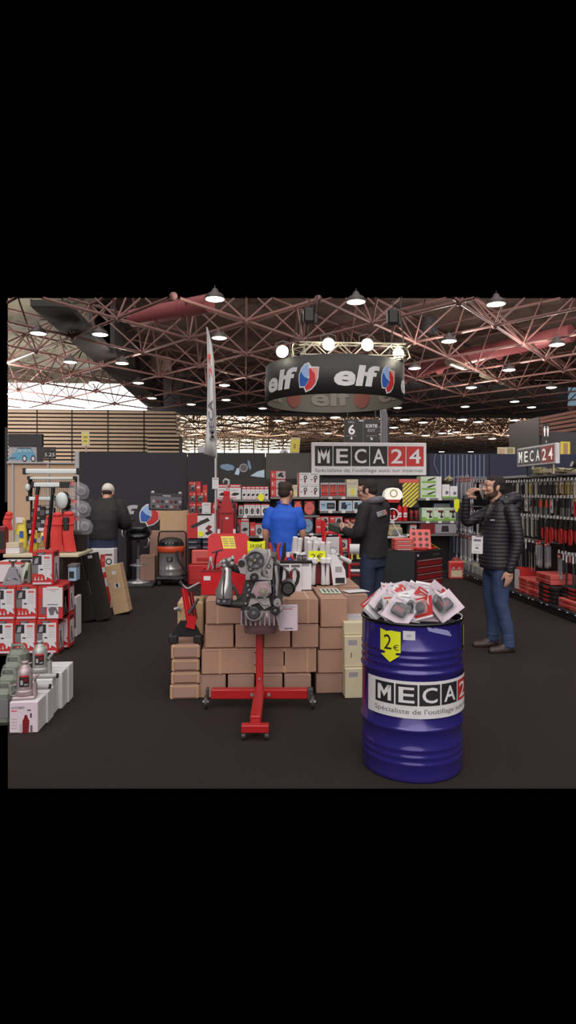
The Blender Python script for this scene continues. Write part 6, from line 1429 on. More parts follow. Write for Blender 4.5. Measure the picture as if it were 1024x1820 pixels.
for k in range(3):
    b = MB(); b.box(-.14,-.1,0,.14,.1,.052,'pale_red',.006); b.box(-.142,-.102,.02,.142,.102,.03,'red_dark',.004); b.rect(-.1,.008,.1,.016,-.101,'white')
    oncab(b, 'flat_red_pack', .14, .32, .001+.055*k, 'flat red pack stacked on the roller cabinet, %s of three' % ('lowest','middle','topmost')[k], 'pack', rz=math.radians(-40), group='flat red packs on the cabinet')
b = MB(); b.box(-.15,0,0,.15,.03,.3,'pale_red',.008)
for i in range(3):
    for j in range(3): b.disc(-.09+.09*i, .06+.085*j, .03, -.001, 'red_dark', 18); b.disc(-.09+.09*i, .06+.085*j, .018, -.002, 'ink', 14)
oncab(b, 'foam_tray', .30, .12, .012, 'red foam tray with round holes propped on the roller cabinet', 'tray', rz=math.radians(-48), rx=math.radians(-22))
b = MB(); b.box(-.2,-.09,0,.2,.09,.03,'red',.008); b.box(-.18,-.07,.03,.18,.07,.034,'red_dark')
oncab(b, 'red_tray', .42, .13, .0, 'flat open red tray at the drawer edge of the cabinet', 'tray', rz=math.radians(8))
b = MB(); b.cyl((-.12,0,.09),(.1,0,.09),.055,'dark_steel',18); b.cyl((-.14,0,.09),(-.12,0,.09),.075,'black',18); b.cyl((.1,0,.09),(.12,0,.09),.075,'black',18); b.box(-.15,-.06,0,.13,.06,.03,'black',.006); b.box(.12,-.05,.03,.2,.05,.14,'iron',.02)
for k in range(6): b.tube([(-.1+.035*k,.056*math.cos(a),.09+.056*math.sin(a)) for a in [q*PI/5 for q in range(10)]], .01, 'ink_light', 6, closed=True)
b.box(-.1,-.063,.03,-.02,-.06,.06,'yellow_soft'); oncab(b, 'winch', .48, .36, .0, 'black electric winch with steel rope on the roller cabinet', 'winch', rz=-.6)
b = MB(); b.tube([(-.18,0,.06),(.0,.02,.17),(.1,0,.2),(.22,-.05,.13)], .008, 'pale_grey', 6); b.box(-.04,-.03,0,.04,.03,.18,'black',.01); b.box(-.02,-.02,.18,.03,.03,.22,'pale_grey',.006); oncab(b, 'drain_pump', .62, .46, .0, 'black tool with steel arm standing behind the winch', 'tool', rz=-.5)
b = MB(); b.box(-.03,-.12,0,.03,.12,.004,'yellow'); oncab(b, 'price_card', .60, .12, .05, 'bright yellow price card curling over the cabinet corner', 'price tag', rz=1.2, rx=.5)
# ring light and small table goods behind the cabinet
c = P(703, 960, 10.2)
t = thing('trolley_table', 'pale grey goods trolley behind the roller cabinet', 'trolley', (c.x, 10.2, 0))
b = MB(); b.box(-.2,0,.85,.24,.4,.88,'pale_grey',.006); b.build('top', t)
for x in (-.18,.2): b = MB(); b.box(x,.02,0,x+.03,.05,.85,'dark_steel'); b.box(x,.34,0,x+.03,.37,.85,'dark_steel'); b.build('leg', t)
b = MB(); b.tube([(.0+.095*math.cos(q*PI/10), .0, .36+.095*math.sin(q*PI/10)) for q in range(20)], .011, 'white_gloss', 8, closed=True); b.tube([(-.02,0,.265),(.06,0,.12),(.13,0,0)], .008, 'white_gloss', 8); b.cyl((.13,0,0),(.13,0,.012),.05,'white_gloss',16); tag(b.build('ring_lamp', None, (c.x+.0, 10.25, .882)), 'white ring lamp on a thin stand beside the black sweater', 'lamp')
b = MB(); b.box(-.12,0,0,.12,.2,.14,'khaki',.02); b.box(-.05,-.01,.02,.1,0,.1,'grey',.004); tag(b.build('olive_bag', None, (c.x+.07, 10.34, .882)), 'olive bag behind the ring lamp on the goods trolley', 'bag')
# red ladder like display racks
def redrack(px, D, w, h, lab, lean, shelves):
    c = P(px, 1000, D); t = thing('red_step_rack', lab, 'rack', (c.x, c.y, 0), math.radians(lean))
    for s in (-1, 1):
        b = MB(); b.tube([(s*w,-.18,0),(s*w*.9,.0,h*.95),(s*w*.8,.02,h)], .02, 'red_gloss', 10); b.build('front_rail', t)
        b = MB(); b.tube([(s*w,.22,0),(s*w*.9,.05,h*.9)], .017, 'red_dark', 10); b.build('rear_rail', t)
    for k, z in enumerate(shelves):
        u = z/h; y = -.18+.18*u; ww = w*(1-.1*u); b = MB(); b.box(-ww,y-.02,z-.012,ww,y+.12,z+.012,'red_paint',.004); b.build('step', t)
    b = MB(); b.tube([(-w*.8,.02,h),(-w*.6,.03,h+.03),(w*.6,.03,h+.03),(w*.8,.02,h)], .018, 'red_gloss', 10); b.build('top_bar', t)
    for s in (-1,1): b = MB(); b.cyl((s*w-.015,.24,.05),(s*w+.015,.24,.05),.05,'pale_grey',14); b.build('wheel', t)
    return t, c
t1, c1 = redrack(591, 8.6, .13, 1.02, 'red tubular step rack behind the white hammers', 15, (.15,.33,.52,.70))
b = MB(); b.box(-.1,-.03,.76,.09,-.02,1.0,'paper',.003); b.rect(-.07,.8,.05,.81,-.031,'ink_light'); b.rect(-.07,.85,.05,.86,-.031,'ink_light'); b.build('sign_plate', t1)
t2, c2 = redrack(636, 8.5, .12, 1.03, 'red tubular step rack beside the jeans of the black sweater man', -8, (.17,.33,.5,.64))
b = MB(); b.cyl((-.11,-.06,.84),(.11,-.06,.84),.075,'paper',16); b.build('paper_roll', t2)
b = MB(); b.cyl((-.1,-.1,.56),(.1,-.1,.56),.022,'white_gloss',12); b.box(-.02,-.12,.72,.03,-.11,.78,'yellow_soft'); b.box(.07,-.13,.3,.1,-.12,.4,'yellow_soft'); b.box(-.09,-.12,.71,-.07,-.11,.79,'yellow_soft'); b.build('roller', t2)
c = P(575, 960, 9.2); t = thing('red_hoist_arm', 'red upright hoist post rising beside the polo man hand', 'hoist', (c.x, c.y, 0))
b = MB(); b.bar((0,0,0),(0,0,1.2),.055,.05,'red_gloss',.006); b.build('post', t); b = MB(); b.box(-.2,-.25,0,.2,.25,.05,'red_dark',.006); b.build('base', t); b = MB(); b.bar((-.1,0,.72),(.32,-.05,.78),.05,.04,'gold',.006); b.box(-.16,-.1,.76,.22,.08,.82,'pale_red',.01); b.build('arm', t)
# =====================================================================  RIGHT HAND GONDOLA
GX0, GX1, GY0, GY1 = 4.03, 4.52, 7.35, 12.62
t = thing('gondola_shelf', 'long black gondola full of hanging tools along the aisle', 'shelving', (0,0,0))
b = MB(); b.box(GX0,GY0,0,GX1+.08,GY1,.09,'black',.006); b.box(GX0-.01,GY0,.09,GX1,GY1,.125,'charcoal',.003); b.build('plinth', t)
b = MB(); b.box(GX1,GY0,.125,GX1+.04,GY1,1.84,'black'); b.build('back_panel', t)
for y in (GY0, GY0+1.32, GY0+2.64, GY0+3.95, GY1-.04): b = MB(); b.box(GX1-.03,y,.125,GX1+.06,y+.04,1.88,'shelf',.004); b.build('upright', t)
b = MB(); b.box(GX1-.1,GY0,1.84,GX1+.06,GY1,1.88,'pale_grey',.004); b.build('top_cap', t)
RT = Matrix.Rotation(math.radians(-90), 4, 'Z')
def ticket(mb, x, y, z, w=.045, h=.036, m='white'): mb.add([(x,y+w/2,z),(x,y-w/2,z),(x+.006,y-w/2,z+h),(x+.006,y+w/2,z+h)], [(0,1,2,3)], m)
b = MB(); y = GY0+.1; k = 0
while y < GY1-.05: ticket(b, GX0-.013, y, .094, .05, .028); y += rnd.choice((.16,.2,.26,.34,.13))
b.build('plinth_tickets', t)
RAIL = [1.765, 1.535, 1.255, .875, .80]
def rail(z, y0, y1, n):
    b = MB(); b.cyl((GX1-.06,y0,z),(GX1-.06,y1,z),.01,'steel',6)
    for i in range(n):
        y = y0+(y1-y0)*(i+.5)/n; b.cyl((GX1,y,z),(4.17,y,z),.004,'steel',5); ticket(b, 4.165, y, z-.004, rnd.choice((.05,.06,.045)), rnd.choice((.036,.045)))
    b.build('hook_rail', t)
rail(RAIL[0],7.5,9.9,26); rail(RAIL[1],7.5,9.9,26); rail(RAIL[2],7.5,9.9,26); rail(RAIL[3],8.75,9.9,10); rail(RAIL[4],7.5,8.2,8); rail(1.9,11.55,12.45,7); rail(1.34,11.55,12.45,7); rail(.80,11.55,12.45,7); rail(1.80,10.3,11.5,9); rail(1.25,10.3,11.5,8); rail(.85,10.3,11.5,8)
# hanging goods: local front faces -y, top of the header at z = 0
def card(w, h, m, hm, extra=None):
    b = MB(); b.box(-w/2,-.002,-h,w/2,.002,0,m); b.rect(-w/2,-.035,w/2,0,-.003,hm); b.rect(-w*.35,-.025,w*.3,-.012,-.0035,'ink_light')
    if extra: extra(b)
    return b
def spanner(b, m='gold', L=.16):
    b.tube([(0,-.012,-.04),(0,-.012,-L)], .009, m, 8); b.sph((0,-.012,-.045),.018,.008,.02,m,10,6); b.sph((0,-.012,-L),.016,.008,.018,m,10,6)
KIND = {}
KIND['gold'] = ('carded_spanner', 'spanner', card(.055,.2,'khaki','cream', lambda b: spanner(b)))
KIND['cream'] = ('carded_tool', 'carded tool', card(.055,.21,'cream','white', lambda b: spanner(b,'pale_grey',.17)))
KIND['dark'] = ('carded_bit', 'carded tool', card(.05,.2,'ink','pale_grey', lambda b: spanner(b,'dark_steel',.16)))
KIND['redcard'] = ('red_carded_tool', 'carded tool', card(.05,.21,'red_print','white', lambda b: spanner(b,'pale_grey',.15)))
KIND['whitepack'] = ('white_pack', 'pack', card(.07,.2,'white','paper', lambda b: b.rect(-.01,-.15,.012,-.1,-.004,'ink')))
b = MB(); b.tube([(0,0,-.03),(0,0,-.13)], [.014,.017], 'orange', 10); b.tube([(0,0,-.13),(0,0,-.245)], .006, 'steel', 8); b.box(-.022,.004,-.25,.022,.006,0,'clear_thin'); KIND['orange'] = ('orange_screwdriver', 'screwdriver', b)
b = MB(); b.tube([(0,0,-.03),(0,0,-.12)], [.015,.018], 'black', 10); b.box(-.018,-.004,-.25,.018,.004,-.12,'steel',.002); b.box(-.022,.005,-.25,.022,.007,0,'ink_grey'); KIND['scraper'] = ('steel_scraper', 'scraper', b)
b = MB(); b.tube([(-.02,0,-.04),(-.028,0,-.12),(-.014,0,-.2),(-.02,0,-.23)], .011, 'red_print', 8); b.tube([(.02,0,-.04),(.028,0,-.12),(.014,0,-.2),(.02,0,-.23)], .011, 'red_print', 8); b.tube([(-.02,0,-.04),(0,0,-.01),(.02,0,-.04)], .011, 'gold', 8); KIND['redhoop'] = ('red_clamp', 'clamp', b)
b = MB()
b.prism([(-.02,-.12),(.02,-.12),(.026,-.09),(.012,-.02),(.004,-.005),(-.004,-.005),(-.012,-.02),(-.026,-.09)], -.011, .011, 'black'); b.cyl((0,-.015,-.1),(0,.015,-.1),.016,'dark_steel',12)
b.tube([(-.012,0,-.12),(-.03,0,-.17),(-.034,0,-.24),(-.022,0,-.33)], [.011,.014,.015,.012], 'red_print', 8); b.tube([(.012,0,-.12),(.028,0,-.17),(.03,0,-.24),(.02,0,-.32)], [.011,.014,.015,.012], 'red_print', 8); KIND['pliers'] = ('red_handled_pliers', 'pliers', b)
b = MB(); b.box(-.034,-.014,-.14,.034,.014,-.0,'black',.012); b.tube([(0,0,-.13),(.01,0,-.3)], [.013,.011], 'red_print', 8); b.tube([(-.015,0,-.13),(-.02,0,-.26)], .011, 'red_print', 8); KIND['cutter'] = ('black_headed_cutter', 'cutter', b)
b = MB(); b.box(-.03,-.004,-.29,.03,.004,0,'clear'); b.rect(-.03,-.04,.03,0,-.006,'paper'); b.tube([(-.012,0,-.05),(-.012,0,-.28)], .008, 'cream', 6); b.tube([(.012,0,-.05),(.012,0,-.27)], .007, 'dark_steel', 6); KIND['longpack'] = ('long_pack', 'pack', b)
b = MB(); b.tube([(0,0,-.02),(0,0,-.14)], [.014,.017], 'black', 8); b.tube([(0,0,-.14),(0,0,-.42)], .007, 'steel', 8); KIND['longdriver'] = ('long_screwdriver', 'screwdriver', b)
b = MB(); b.tube([(0,0,-.0),(.0,0,-.12)], .012, 'white', 8); b.tube([(0,0,-.1),(.01,0,-.28),(.0,0,-.40)], [.016,.014,.013], 'charcoal', 10); b.tube([(.0,0,-.40),(0,0,-.5)], .006, 'steel', 6); KIND['shaft'] = ('torque_bar', 'tool bar', b)
b = MB(); b.box(-.055,-.012,-.36,.055,.012,-.06,'clear',.008); b.rect(-.055,-.06,.055,0,-.013,'red_print'); b.rect(-.04,-.05,.03,-.03,-.014,'white'); b.tube([(-.02,0,-.1),(-.02,0,-.33)], .011, 'steel', 8); b.tube([(.02,0,-.08),(.025,0,-.3)], .009, 'ink_grey', 8); b.box(-.04,-.006,-.34,.04,.006,-.28,'pale_grey',.004); KIND['clearbag'] = ('clear_header_bag', 'bag', b)
b = MB(); b.box(-.05,-.006,-.52,.05,.006,0,'clear_thin'); b.rect(-.05,-.07,.05,0,-.008,'pale_red'); b.rect(-.035,-.05,.03,-.03,-.009,'white'); b.tube([(-.02,0,-.08),(-.02,0,-.44)], .011, 'steel', 8); b.tube([(.02,0,-.08),(.02,0,-.44)], .011, 'pale_grey', 8); b.sph((-.02,0,-.46),.022,.016,.04,'pale_grey',10,6); b.sph((.02,0,-.46),.02,.016,.04,'white',10,6); KIND['barclamp'] = ('bar_clamp_pack', 'clamp', b)
KIND['gloved'] = ('white_glove_pack', 'pack', card(.09,.3,'white','red_print', lambda b: (b.flat([(-.03,-.26),(.03,-.26),(.035,-.14),(.01,-.08),(-.03,-.12)], -.004, 'cream'), b.rect(-.02,-.2,.02,-.16,-.005,'ink_light'))))
KIND['redlabel'] = ('small_red_pack', 'pack', card(.075,.12,'red_print','white', lambda b: b.rect(-.005,-.11,.03,-.04,-.004,'white')))
ROWS = {}
for k, (nm, ct, mb) in KIND.items(): ROWS[k] = Row(tag(mb.build(nm), 'x', ct))
def fill(z, ys, kinds, rowname, group, x=4.21, jit=.02, dz=0.0):
    for i, (y, kd) in enumerate(zip(ys, kinds)):
        dx = .09*(i % 2)
        ROWS[kd].put((x+dx, y, z-.012+dz), '%s, gondola %s, %s hook from photo edge' % ({'gold':'gold spanner on a card','cream':'cream carded tool','dark':'dark carded tool','redcard':'red carded tool','whitepack':'white hanging pack','orange':'orange gripped screwdriver','scraper':'steel scraper with black grip','redhoop':'red hooped clamp','pliers':'red handled pliers','cutter':'black headed red handled cutter','longpack':'long clear pack','longdriver':'long black handled screwdriver','shaft':'black and steel tool bar','clearbag':'clear bag with red header','barclamp':'two packed bar clamps','gloved':'white pack with red header','redlabel':'small red pack'}[kd], rowname, ORD[i]), rot=(0, rnd.uniform(-.03,.03), math.radians(-90)+rnd.uniform(-.12,.12)), group=group)
ys = [7.66+.078*i for i in range(27)]
fill(RAIL[0], ys, (['gold']*2+['cream']+['gold']*6+['redcard']+['dark']*6+['cream','dark','gold','dark','cream','gold','dark','dark','cream','dark','dark']), 'top row', 'tools in the top gondola row')
fill(RAIL[1], ys, (['redhoop']*3+['dark','scraper','whitepack','scraper','scraper','dark']+['scraper','whitepack']+['scraper','orange','orange','orange','scraper','scraper','orange','scraper','scraper']+['whitepack','whitepack','dark','whitepack','dark','dark','dark']), 'second row', 'tools in the second gondola row')
ys3 = [7.66+.066*i for i in range(22)]
fill(RAIL[2], ys3, ['pliers','pliers','cutter','pliers','pliers','cutter','cutter','pliers','pliers','pliers','cutter','pliers','pliers','cutter','pliers','pliers','cutter','redcard','dark','dark','dark','dark'], 'third row', 'tools in the third gondola row')
fill(RAIL[2], [8.98+.075*i for i in range(10)], ['longpack']*10, 'third row beyond the pliers', 'long clear packs in the third gondola row', x=4.19)
fill(RAIL[3], [8.86+.09*i for i in range(10)], ['redcard','clearbag','longdriver','longdriver','shaft','longdriver','longdriver','dark','longdriver','longdriver'], 'fourth row', 'tools in the fourth gondola row', x=4.2)
fill(RAIL[3], [8.42,8.55,8.68,8.80], ['clearbag']*4, 'middle bag cluster', 'clear bags with red headers', x=4.13, dz=.06)
fill(RAIL[4], [7.66+.085*i for i in range(8)], ['shaft','shaft','shaft','shaft','shaft','redlabel','clearbag','shaft'], 'lowest hook row', 'tools on the lowest hooks', x=4.19)
yb = [11.62+.125*i for i in range(7)]
fill(1.9, yb, ['barclamp']*7, 'far end top row', 'bar clamp packs at the far gondola end'); fill(1.34, yb, ['barclamp']*7, 'far end middle row', 'bar clamp packs at the far gondola end'); fill(.80, yb, ['barclamp']*7, 'far end lowest row', 'bar clamp packs at the far gondola end', dz=.0)
fill(1.80, [10.35+.125*i for i in range(9)], ['gloved']*9, 'row behind the phoning man', 'white packs behind the phoning man'); fill(1.25, [10.4+.14*i for i in range(8)], ['barclamp','redlabel']*4, 'second row behind the phoning man', 'packs behind the phoning man'); fill(.85, [10.4+.14*i for i in range(8)], ['redlabel','redlabel','barclamp','redlabel']*2, 'lower row behind the phoning man', 'packs behind the phoning man')
price(812, 899, 11.6, .05, .13, 'yellow arrow price tag on the bar clamp rack', shape='arrow')
# bulk clear packs on the plinth shelf
bp = MB(); bp.box(-.09,-.02,0,.09,.02,.2,'clear',.01); bp.box(-.07,-.014,.02,.07,.014,.1,'jack_green',.008); bp.tube([(-.05,0,.08),(.0,0,.16),(.06,0,.12)], .012, 'pale_grey', 8); bp.rect(-.08,.14,.08,.19,-.022,'cream')
row = Row(tag(bp.build('clear_parts_pack'), 'x', 'pack', 'clear packs on the gondola plinth'))
for i in range(22):
    row.put((4.15+.13*(i % 2), 10.35+.1*i, .127+.0*(i % 3)), 'clear parts pack standing on the gondola plinth, %s from the phoning man' % ORD[i], rot=(rnd.uniform(-.25,.1), 0, math.radians(-90)+rnd.uniform(-.3,.3)))
# red cases and boxes on the plinth
def stack(x0, x1, y0, y1, z0, n, h, m, name, lab, cat, grp, jit=.012):
    z = z0
    for k in range(n):
        b = MB(); j = rnd.uniform(-jit, jit); b.box(x0-x1, 0, 0, 0, y1-y0, h-.003, m, .008); b.box(x0-x1-.002, .02, h*.4, 0, y1-y0-.02, h*.52, 'red_dark' if 'red' in lab else 'ink_grey', .002)
        b.box(x0-x1-.006, (y1-y0)*.35, h*.2, x0-x1, (y1-y0)*.65, h*.7, 'red_print' if 'red' in lab else 'dark_steel', .003)
        tag(b.build(name, None, (x1+j, y0+j, z)), lab % (('lowest','second','third','fourth','fifth','sixth')[k] + ' from the plinth'), cat, grp); z += h
    return z
z0 = .128
stack(4.06, 4.36, 8.86, 9.16, z0, 4, .058, 'pale_red', 'red_tool_case', 'slim red tool case in the stack next to the phoning man, %s', 'case', 'red tool cases on the plinth')
zt1 = stack(4.06, 4.36, 8.53, 8.84, z0, 4, .058, 'pale_red', 'red_tool_case', 'slim red tool case in the stack below the big red cases, %s', 'case', 'red tool cases on the plinth')
stack(4.07, 4.42, 8.18, 8.62, zt1+.002, 2, .07, 'pale_red', 'big_red_case', 'big red tool case on the red and black case stacks, %s', 'case', 'big red cases')
zz = stack(4.05, 4.42, 8.04, 8.5, z0, 4, .057, 'black', 'black_tool_case', 'long black tool case under the big red cases, %s', 'case', 'black tool cases on the plinth')
z2 = stack(4.06, 4.36, 7.50, 7.96, z0, 2, .06, 'pale_red', 'red_flat_box', 'flat red box at the photo edge of the plinth, %s', 'box', 'flat red boxes at the photo edge')
stack(4.12, 4.45, 7.45, 8.0, z2+.002, 3, .05, 'black', 'black_tool_case', 'long black tool case lying on the flat red boxes, %s', 'case', 'black tool cases on red boxes')
b = MB(); b.box(-.12,0,0,.12,.2,.34,'red_print',.004); b.add([(-.121,.01,.02),(-.121,.19,.02),(-.121,.19,.32),(-.121,.01,.32)], [(0,3,2,1)], 'paper'); tag(b.build('red_white_carton', None, (4.22, 9.2, z0)), 'upright red and white carton on the plinth right behind the jeans', 'carton')
# illuminated shop sign above the gondola
M('sign_glow', (222, 220, 212), .5, emit=.55, var=0)
t = thing('lit_shop_sign', 'white framed lit sign with letter tiles over the tool gondola', 'sign', (3.93, 7.66, 1.965), math.radians(90))
Ls = 1.12; Hs = .265
b = MB(); b.box(0,.0,0,Ls,.06,Hs,'white',.008); b.build('sign_box', t)
b = MB(); T = Matrix.Translation((Ls,.06,0)) @ Matrix.Rotation(math.radians(180), 4, 'Z'); meca(b, .03, .03, Ls-.03, Hs-.025, -.002, gap=.03, wh='sign_glow', dark='ink_grey'); b.v = [T @ Vector((p.x, p.y, p.z)) for p in b.v]; b.build('letter_tiles', t)
for x, m in ((.22,'cream'),(.95,'charcoal')):
    b = MB(); b.box(x-.018,-.03,-.12,x+.018,-.006,.06,m,.003); b.box(x-.015,-.62,-.135,x+.015,-.006,-.115,'dark_steel',.003); b.build('support_post', t)
# clutter on top of the gondola
for k, (y, lab) in enumerate(((9.35,'black clamp spotlight on the gondola top behind the phoning man'),(8.2,'black clamp spotlight under the lit sign'))):
    t = thing('clamp_light', lab, 'lamp', (4.45, y, 1.88)); b = MB(); b.cyl((0,0,0),(0,0,.07),.018,'black',10); b.build('clamp', t); b = MB(); b.cyl((-.08,0,.11),(.05,.02,.09),.045,'black',16,r1=.03); b.cyl((-.084,0,.111),(-.08,0,.11),.038,'pale_grey',16); b.build('lamp_head', t)
b = MB(); b.tube([(4.42,9.6,1.89),(4.4,9.2,1.97),(4.35,8.7,1.96),(4.4,8.3,1.9),(4.42,7.9,2.0),(4.45,7.5,1.95)], .008, 'black', 6); tag(b.build('cable'), 'black cable looping along the gondola top', 'cable')
for k in range(3): b = MB(); b.box(-.12,-.12,0,.1,.12,.06+.02*k,'khaki' if k != 1 else 'cream',.015); tag(b.build('top_pack', None, (4.48, 8.55+.34*k, 1.881)), 'khaki or cream pack lying on the gondola top, %s from the photo edge' % ORD[k], 'pack')
# =====================================================================  PEOPLE
M('skin', (196, 150, 128), .5, var=.08, scale=30); M('skin_b', (188, 140, 116), .5, var=.08, scale=30); M('hair_dark', (38, 28, 24), .8, bump=.6, scale=160); M('hair_brown', (52, 38, 30), .8, bump=.6, scale=160)
M('beard', (74, 55, 46), .85, bump=.6, scale=160); M('denim', (48, 66, 100), .8, bump=.15, var=.25, scale=40); M('denim_dark', (34, 44, 68), .8, bump=.15, var=.25, scale=40); M('jacket', (34, 33, 39), .55, var=.1, scale=20)
M('polo', (30, 88, 196), .75, bump=.1, var=.12, scale=30); M('sweater', (30, 29, 32), .85, bump=.15, scale=120); M('coat', (33, 32, 33), .8, bump=.1, scale=60); M('shoe', (52, 40, 34), .5, bump=.1); M('cap', (206, 200, 190), .8, bump=.1)
M('trousers_dark', (26, 28, 38), .8); M('eye_white', (210, 208, 204), .3); M('iris', (40, 30, 26), .3)
def remesh(mb, name, parent, m, vox=.007, smooth=3, fold=None):
    me = MB(); me.merge(mb); o = me.build(name + '_raw')
    a = o.modifiers.new('r', 'REMESH'); a.mode = 'VOXEL'; a.voxel_size = vox
    b = o.modifiers.new('s', 'SMOOTH'); b.iterations = smooth; b.factor = .5
    bpy.context.view_layer.update()
    nm = bpy.data.meshes.new_from_object(o.evaluated_get(bpy.context.evaluated_depsgraph_get()))
    bpy.data.objects.remove(o); nm.name = name
    nm.materials.clear(); nm.materials.append(MATS[m])
    nm.polygons.foreach_set('material_index', [0]*len(nm.polygons)); nm.polygons.foreach_set('use_smooth', [True]*len(nm.polygons))
    if fold:
        ns = [v.normal.copy() for v in nm.vertices]
        for v, n in zip(nm.vertices, ns): v.co += n*fold(v.co)
    nm.update()
    r = bpy.data.objects.new(name, nm); COL.objects.link(r); r.parent = parent; return r
def curve(pts, n=6):
    pts = [Vector(p) for p in pts]; out = []
    for i in range(len(pts)-1):
        p0 = pts[max(i-1,0)]; p1 = pts[i]; p2 = pts[i+1]; p3 = pts[min(i+2,len(pts)-1)]
        for k in range(n):
            t = k/n; out.append(.5*((2*p1)+(p2-p0)*t+(2*p0-5*p1+4*p2-p3)*t*t+(3*p1-p0-3*p2+p3)*t**3))
    out.append(pts[-1]); return out
def limb(mb, pts, rs, m, n=6, g=0.0):
    c = curve(pts, n); r = [v.x+g for v in curve([(a,0,0) for a in rs], n)]; mb.tube(c, r, m, 16)
    mb.sph(c[0], r[0], r[0], r[0], m, 12, 8); mb.sph(c[-1], r[-1], r[-1], r[-1], m, 12, 8)
def hand(mb, w, d, n, curl, lat, m, s=1.0, thumb=None):
    w, d, n, lat = (Vector(v).normalized() if i else Vector(v) for i, v in enumerate((w, d, n, lat)))
    off = (.030,.010,-.010,-.029); kn = (.088,.092,.087,.078); ln = ((.042,.026,.021),(.046,.029,.022),(.043,.027,.021),(.034,.021,.019))
    for i in range(4):
        k = w+(lat*off[i]+d*kn[i])*s; mb.tube([w+lat*off[i]*.55*s, w+(lat*off[i]*.8+d*kn[i]*.5)*s, k], [.015*s,.0145*s,.0115*s], m, 10)
        p = k; a = 0; pts = [k]
        for j in range(3):
            a += math.radians(curl[j] + (i-1.5)*4); p = p+(d*math.cos(a)+n*math.sin(a))*ln[i][j]*s; pts.append(p)
        mb.tube(pts, [.0105*s,.0095*s,.0085*s,.007*s], m, 10); mb.sph(pts[-1], .007*s,.007*s,.007*s, m, 8, 6); mb.sph(k,.012*s,.012*s,.012*s,m,8,6)
    mb.sph(w+d*.045*s+n*.004, .03*s, .03*s, .022*s, m, 12, 8)
    td = Vector(thumb).normalized() if thumb else (d*.7+lat*.75+n*.35).normalized()
    b = w+(d*.022+lat*.022)*s; p1 = b+(lat*.5+d*.6+n*.25).normalized()*.042*s; p2 = p1+td*.034*s; p3 = p2+(td+d*.3+n*.2).normalized()*.024*s
    mb.tube([b, p1, p2, p3], [.016*s,.0135*s,.011*s,.008*s], m, 10); mb.sph(p3,.008*s,.008*s,.008*s,m,8,6)
def head_T(c, yaw, pitch, roll=0): return Matrix.Translation(Vector(c)) @ Matrix.Rotation(math.radians(yaw), 4, 'Z') @ Matrix.Rotation(math.radians(pitch), 4, 'X') @ Matrix.Rotation(math.radians(roll), 4, 'Y')
def head(mb, T, m):
    S = lambda c, a, b, d: mb.sph(c, a, b, d, m, 20, 14, T)
    S((0,-.012,.032),.074,.096,.088); S((0,.016,-.02),.066,.076,.085); S((0,.035,-.072),.05,.058,.046); S((0,.07,-.092),.022,.022,.02); S((0,.06,.04),.058,.034,.045)
    mb.tube([(0,.085,.028),(0,.1,.008),(0,.117,-.02),(0,.095,-.03)], [.009,.011,.0145,.012], m, 10, T=T)
    for s in (-1,1):
        S((s*.012,.098,-.022),.010,.012,.008); S((s*.035,.068,-.015),.026,.022,.024); S((s*.032,.084,.028),.024,.012,.008)
        mb.sph((s*.076,-.008,-.008),.011,.02,.032,m,12,8,T @ Matrix.Rotation(s*.0,4,'Z')); mb.sph((s*.079,-.016,.006),.009,.016,.018,m,10,8,T)
    S((0,.094,-.05),.024,.010,.007); S((0,.092,-.062),.022,.010,.008)
    mb.tube([(0,-.03,-.14),(0,-.022,-.09),(0,-.015,-.04)], [.062,.058,.06], m, 16, T=T)
def face_bits(T, parent):
    for s in (-1,1):
        b = MB(); b.sph((s*.032,.0775,.008),.0125,.0125,.006,'eye_white',14,10,T); b.sph((s*.032,.0865,.008),.0065,.0045,.0058,'iris',10,8,T); b.build('eye', parent)
        b = MB(); b.tube([T @ Vector(p) for p in ((s*.016,.094,.03),(s*.032,.094,.035),(s*.048,.084,.029))], [.004,.005,.003], 'hair_dark', 8); b.build('eyebrow', parent)
def hair(T, parent, m, name='hair', lift=0.0, short=False):
    b = MB(); b.sph((0,-.022,.038),.0765,.0935,.083,m,22,16,T); b.sph((0,-.05,.0),.07,.066,.066,m,20,14,T); b.sph((0,.02,.075),.06,.057,.048,m,16,12,T); b.sph((0,-.03,.05),.078,.09,.08,m,20,14,T)
    for s in (-1,1): b.sph((s*.07,.022,.004),.008,.016,.034,m,12,8,T)
    for s in (-1,1): b.sph((s*.068,.005,.02),.012,.03,.04,m,12,8,T)
    return remesh(b, name, parent, m, .006, 2, lambda c: .002*noise.noise(c*90))
ripple = lambda p, amp: (lambda c: amp*abs(math.sin(PI*c.z/p))-amp*.5 + .005*noise.noise(Vector((c.x*9,c.y*9,c.z*5))))
folds = lambda amp, k=9, kz=4: (lambda c: amp*noise.noise(Vector((c.x*k, c.y*k, c.z*kz)))+amp*.5*noise.noise(Vector((c.x*k*2.3, c.y*k*2.3, c.z*kz*3))))
def trousers_folds(amp): return lambda c: amp*noise.noise(Vector((c.x*10, c.y*10, c.z*9)))+amp*.55*noise.noise(Vector((c.x*7, c.y*7, c.z*20)))*max(0, 1-abs(c.z-.46)/.25) + amp*1.5*noise.noise(Vector((c.x*3, c.y*3, c.z*34)))*max(0, 1-abs(c.z-.14)/.14)
def foot(mb, a, fwd, m, g=0.0):
    a = Vector(a); f = Vector((fwd[0], fwd[1], 0)).normalized()
    mb.tube([a-f*.065+Vector((0,0,-.055)), a+Vector((0,0,-.052)), a+f*.10+Vector((0,0,-.062)), a+f*.17+Vector((0,0,-.066)), a+f*.205+Vector((0,0,-.07))], [.03+g,.036+g,.037+g,.033+g,.02+g], m, 14)
    mb.tube([a-f*.02+Vector((0,0,-.05)), a+Vector((0,0,.02))], [.042+g,.04+g], m, 14); mb.tube([a+Vector((0,0,-.01)), a+f*.09+Vector((0,0,-.05))], [.035+g,.03+g], m, 12)
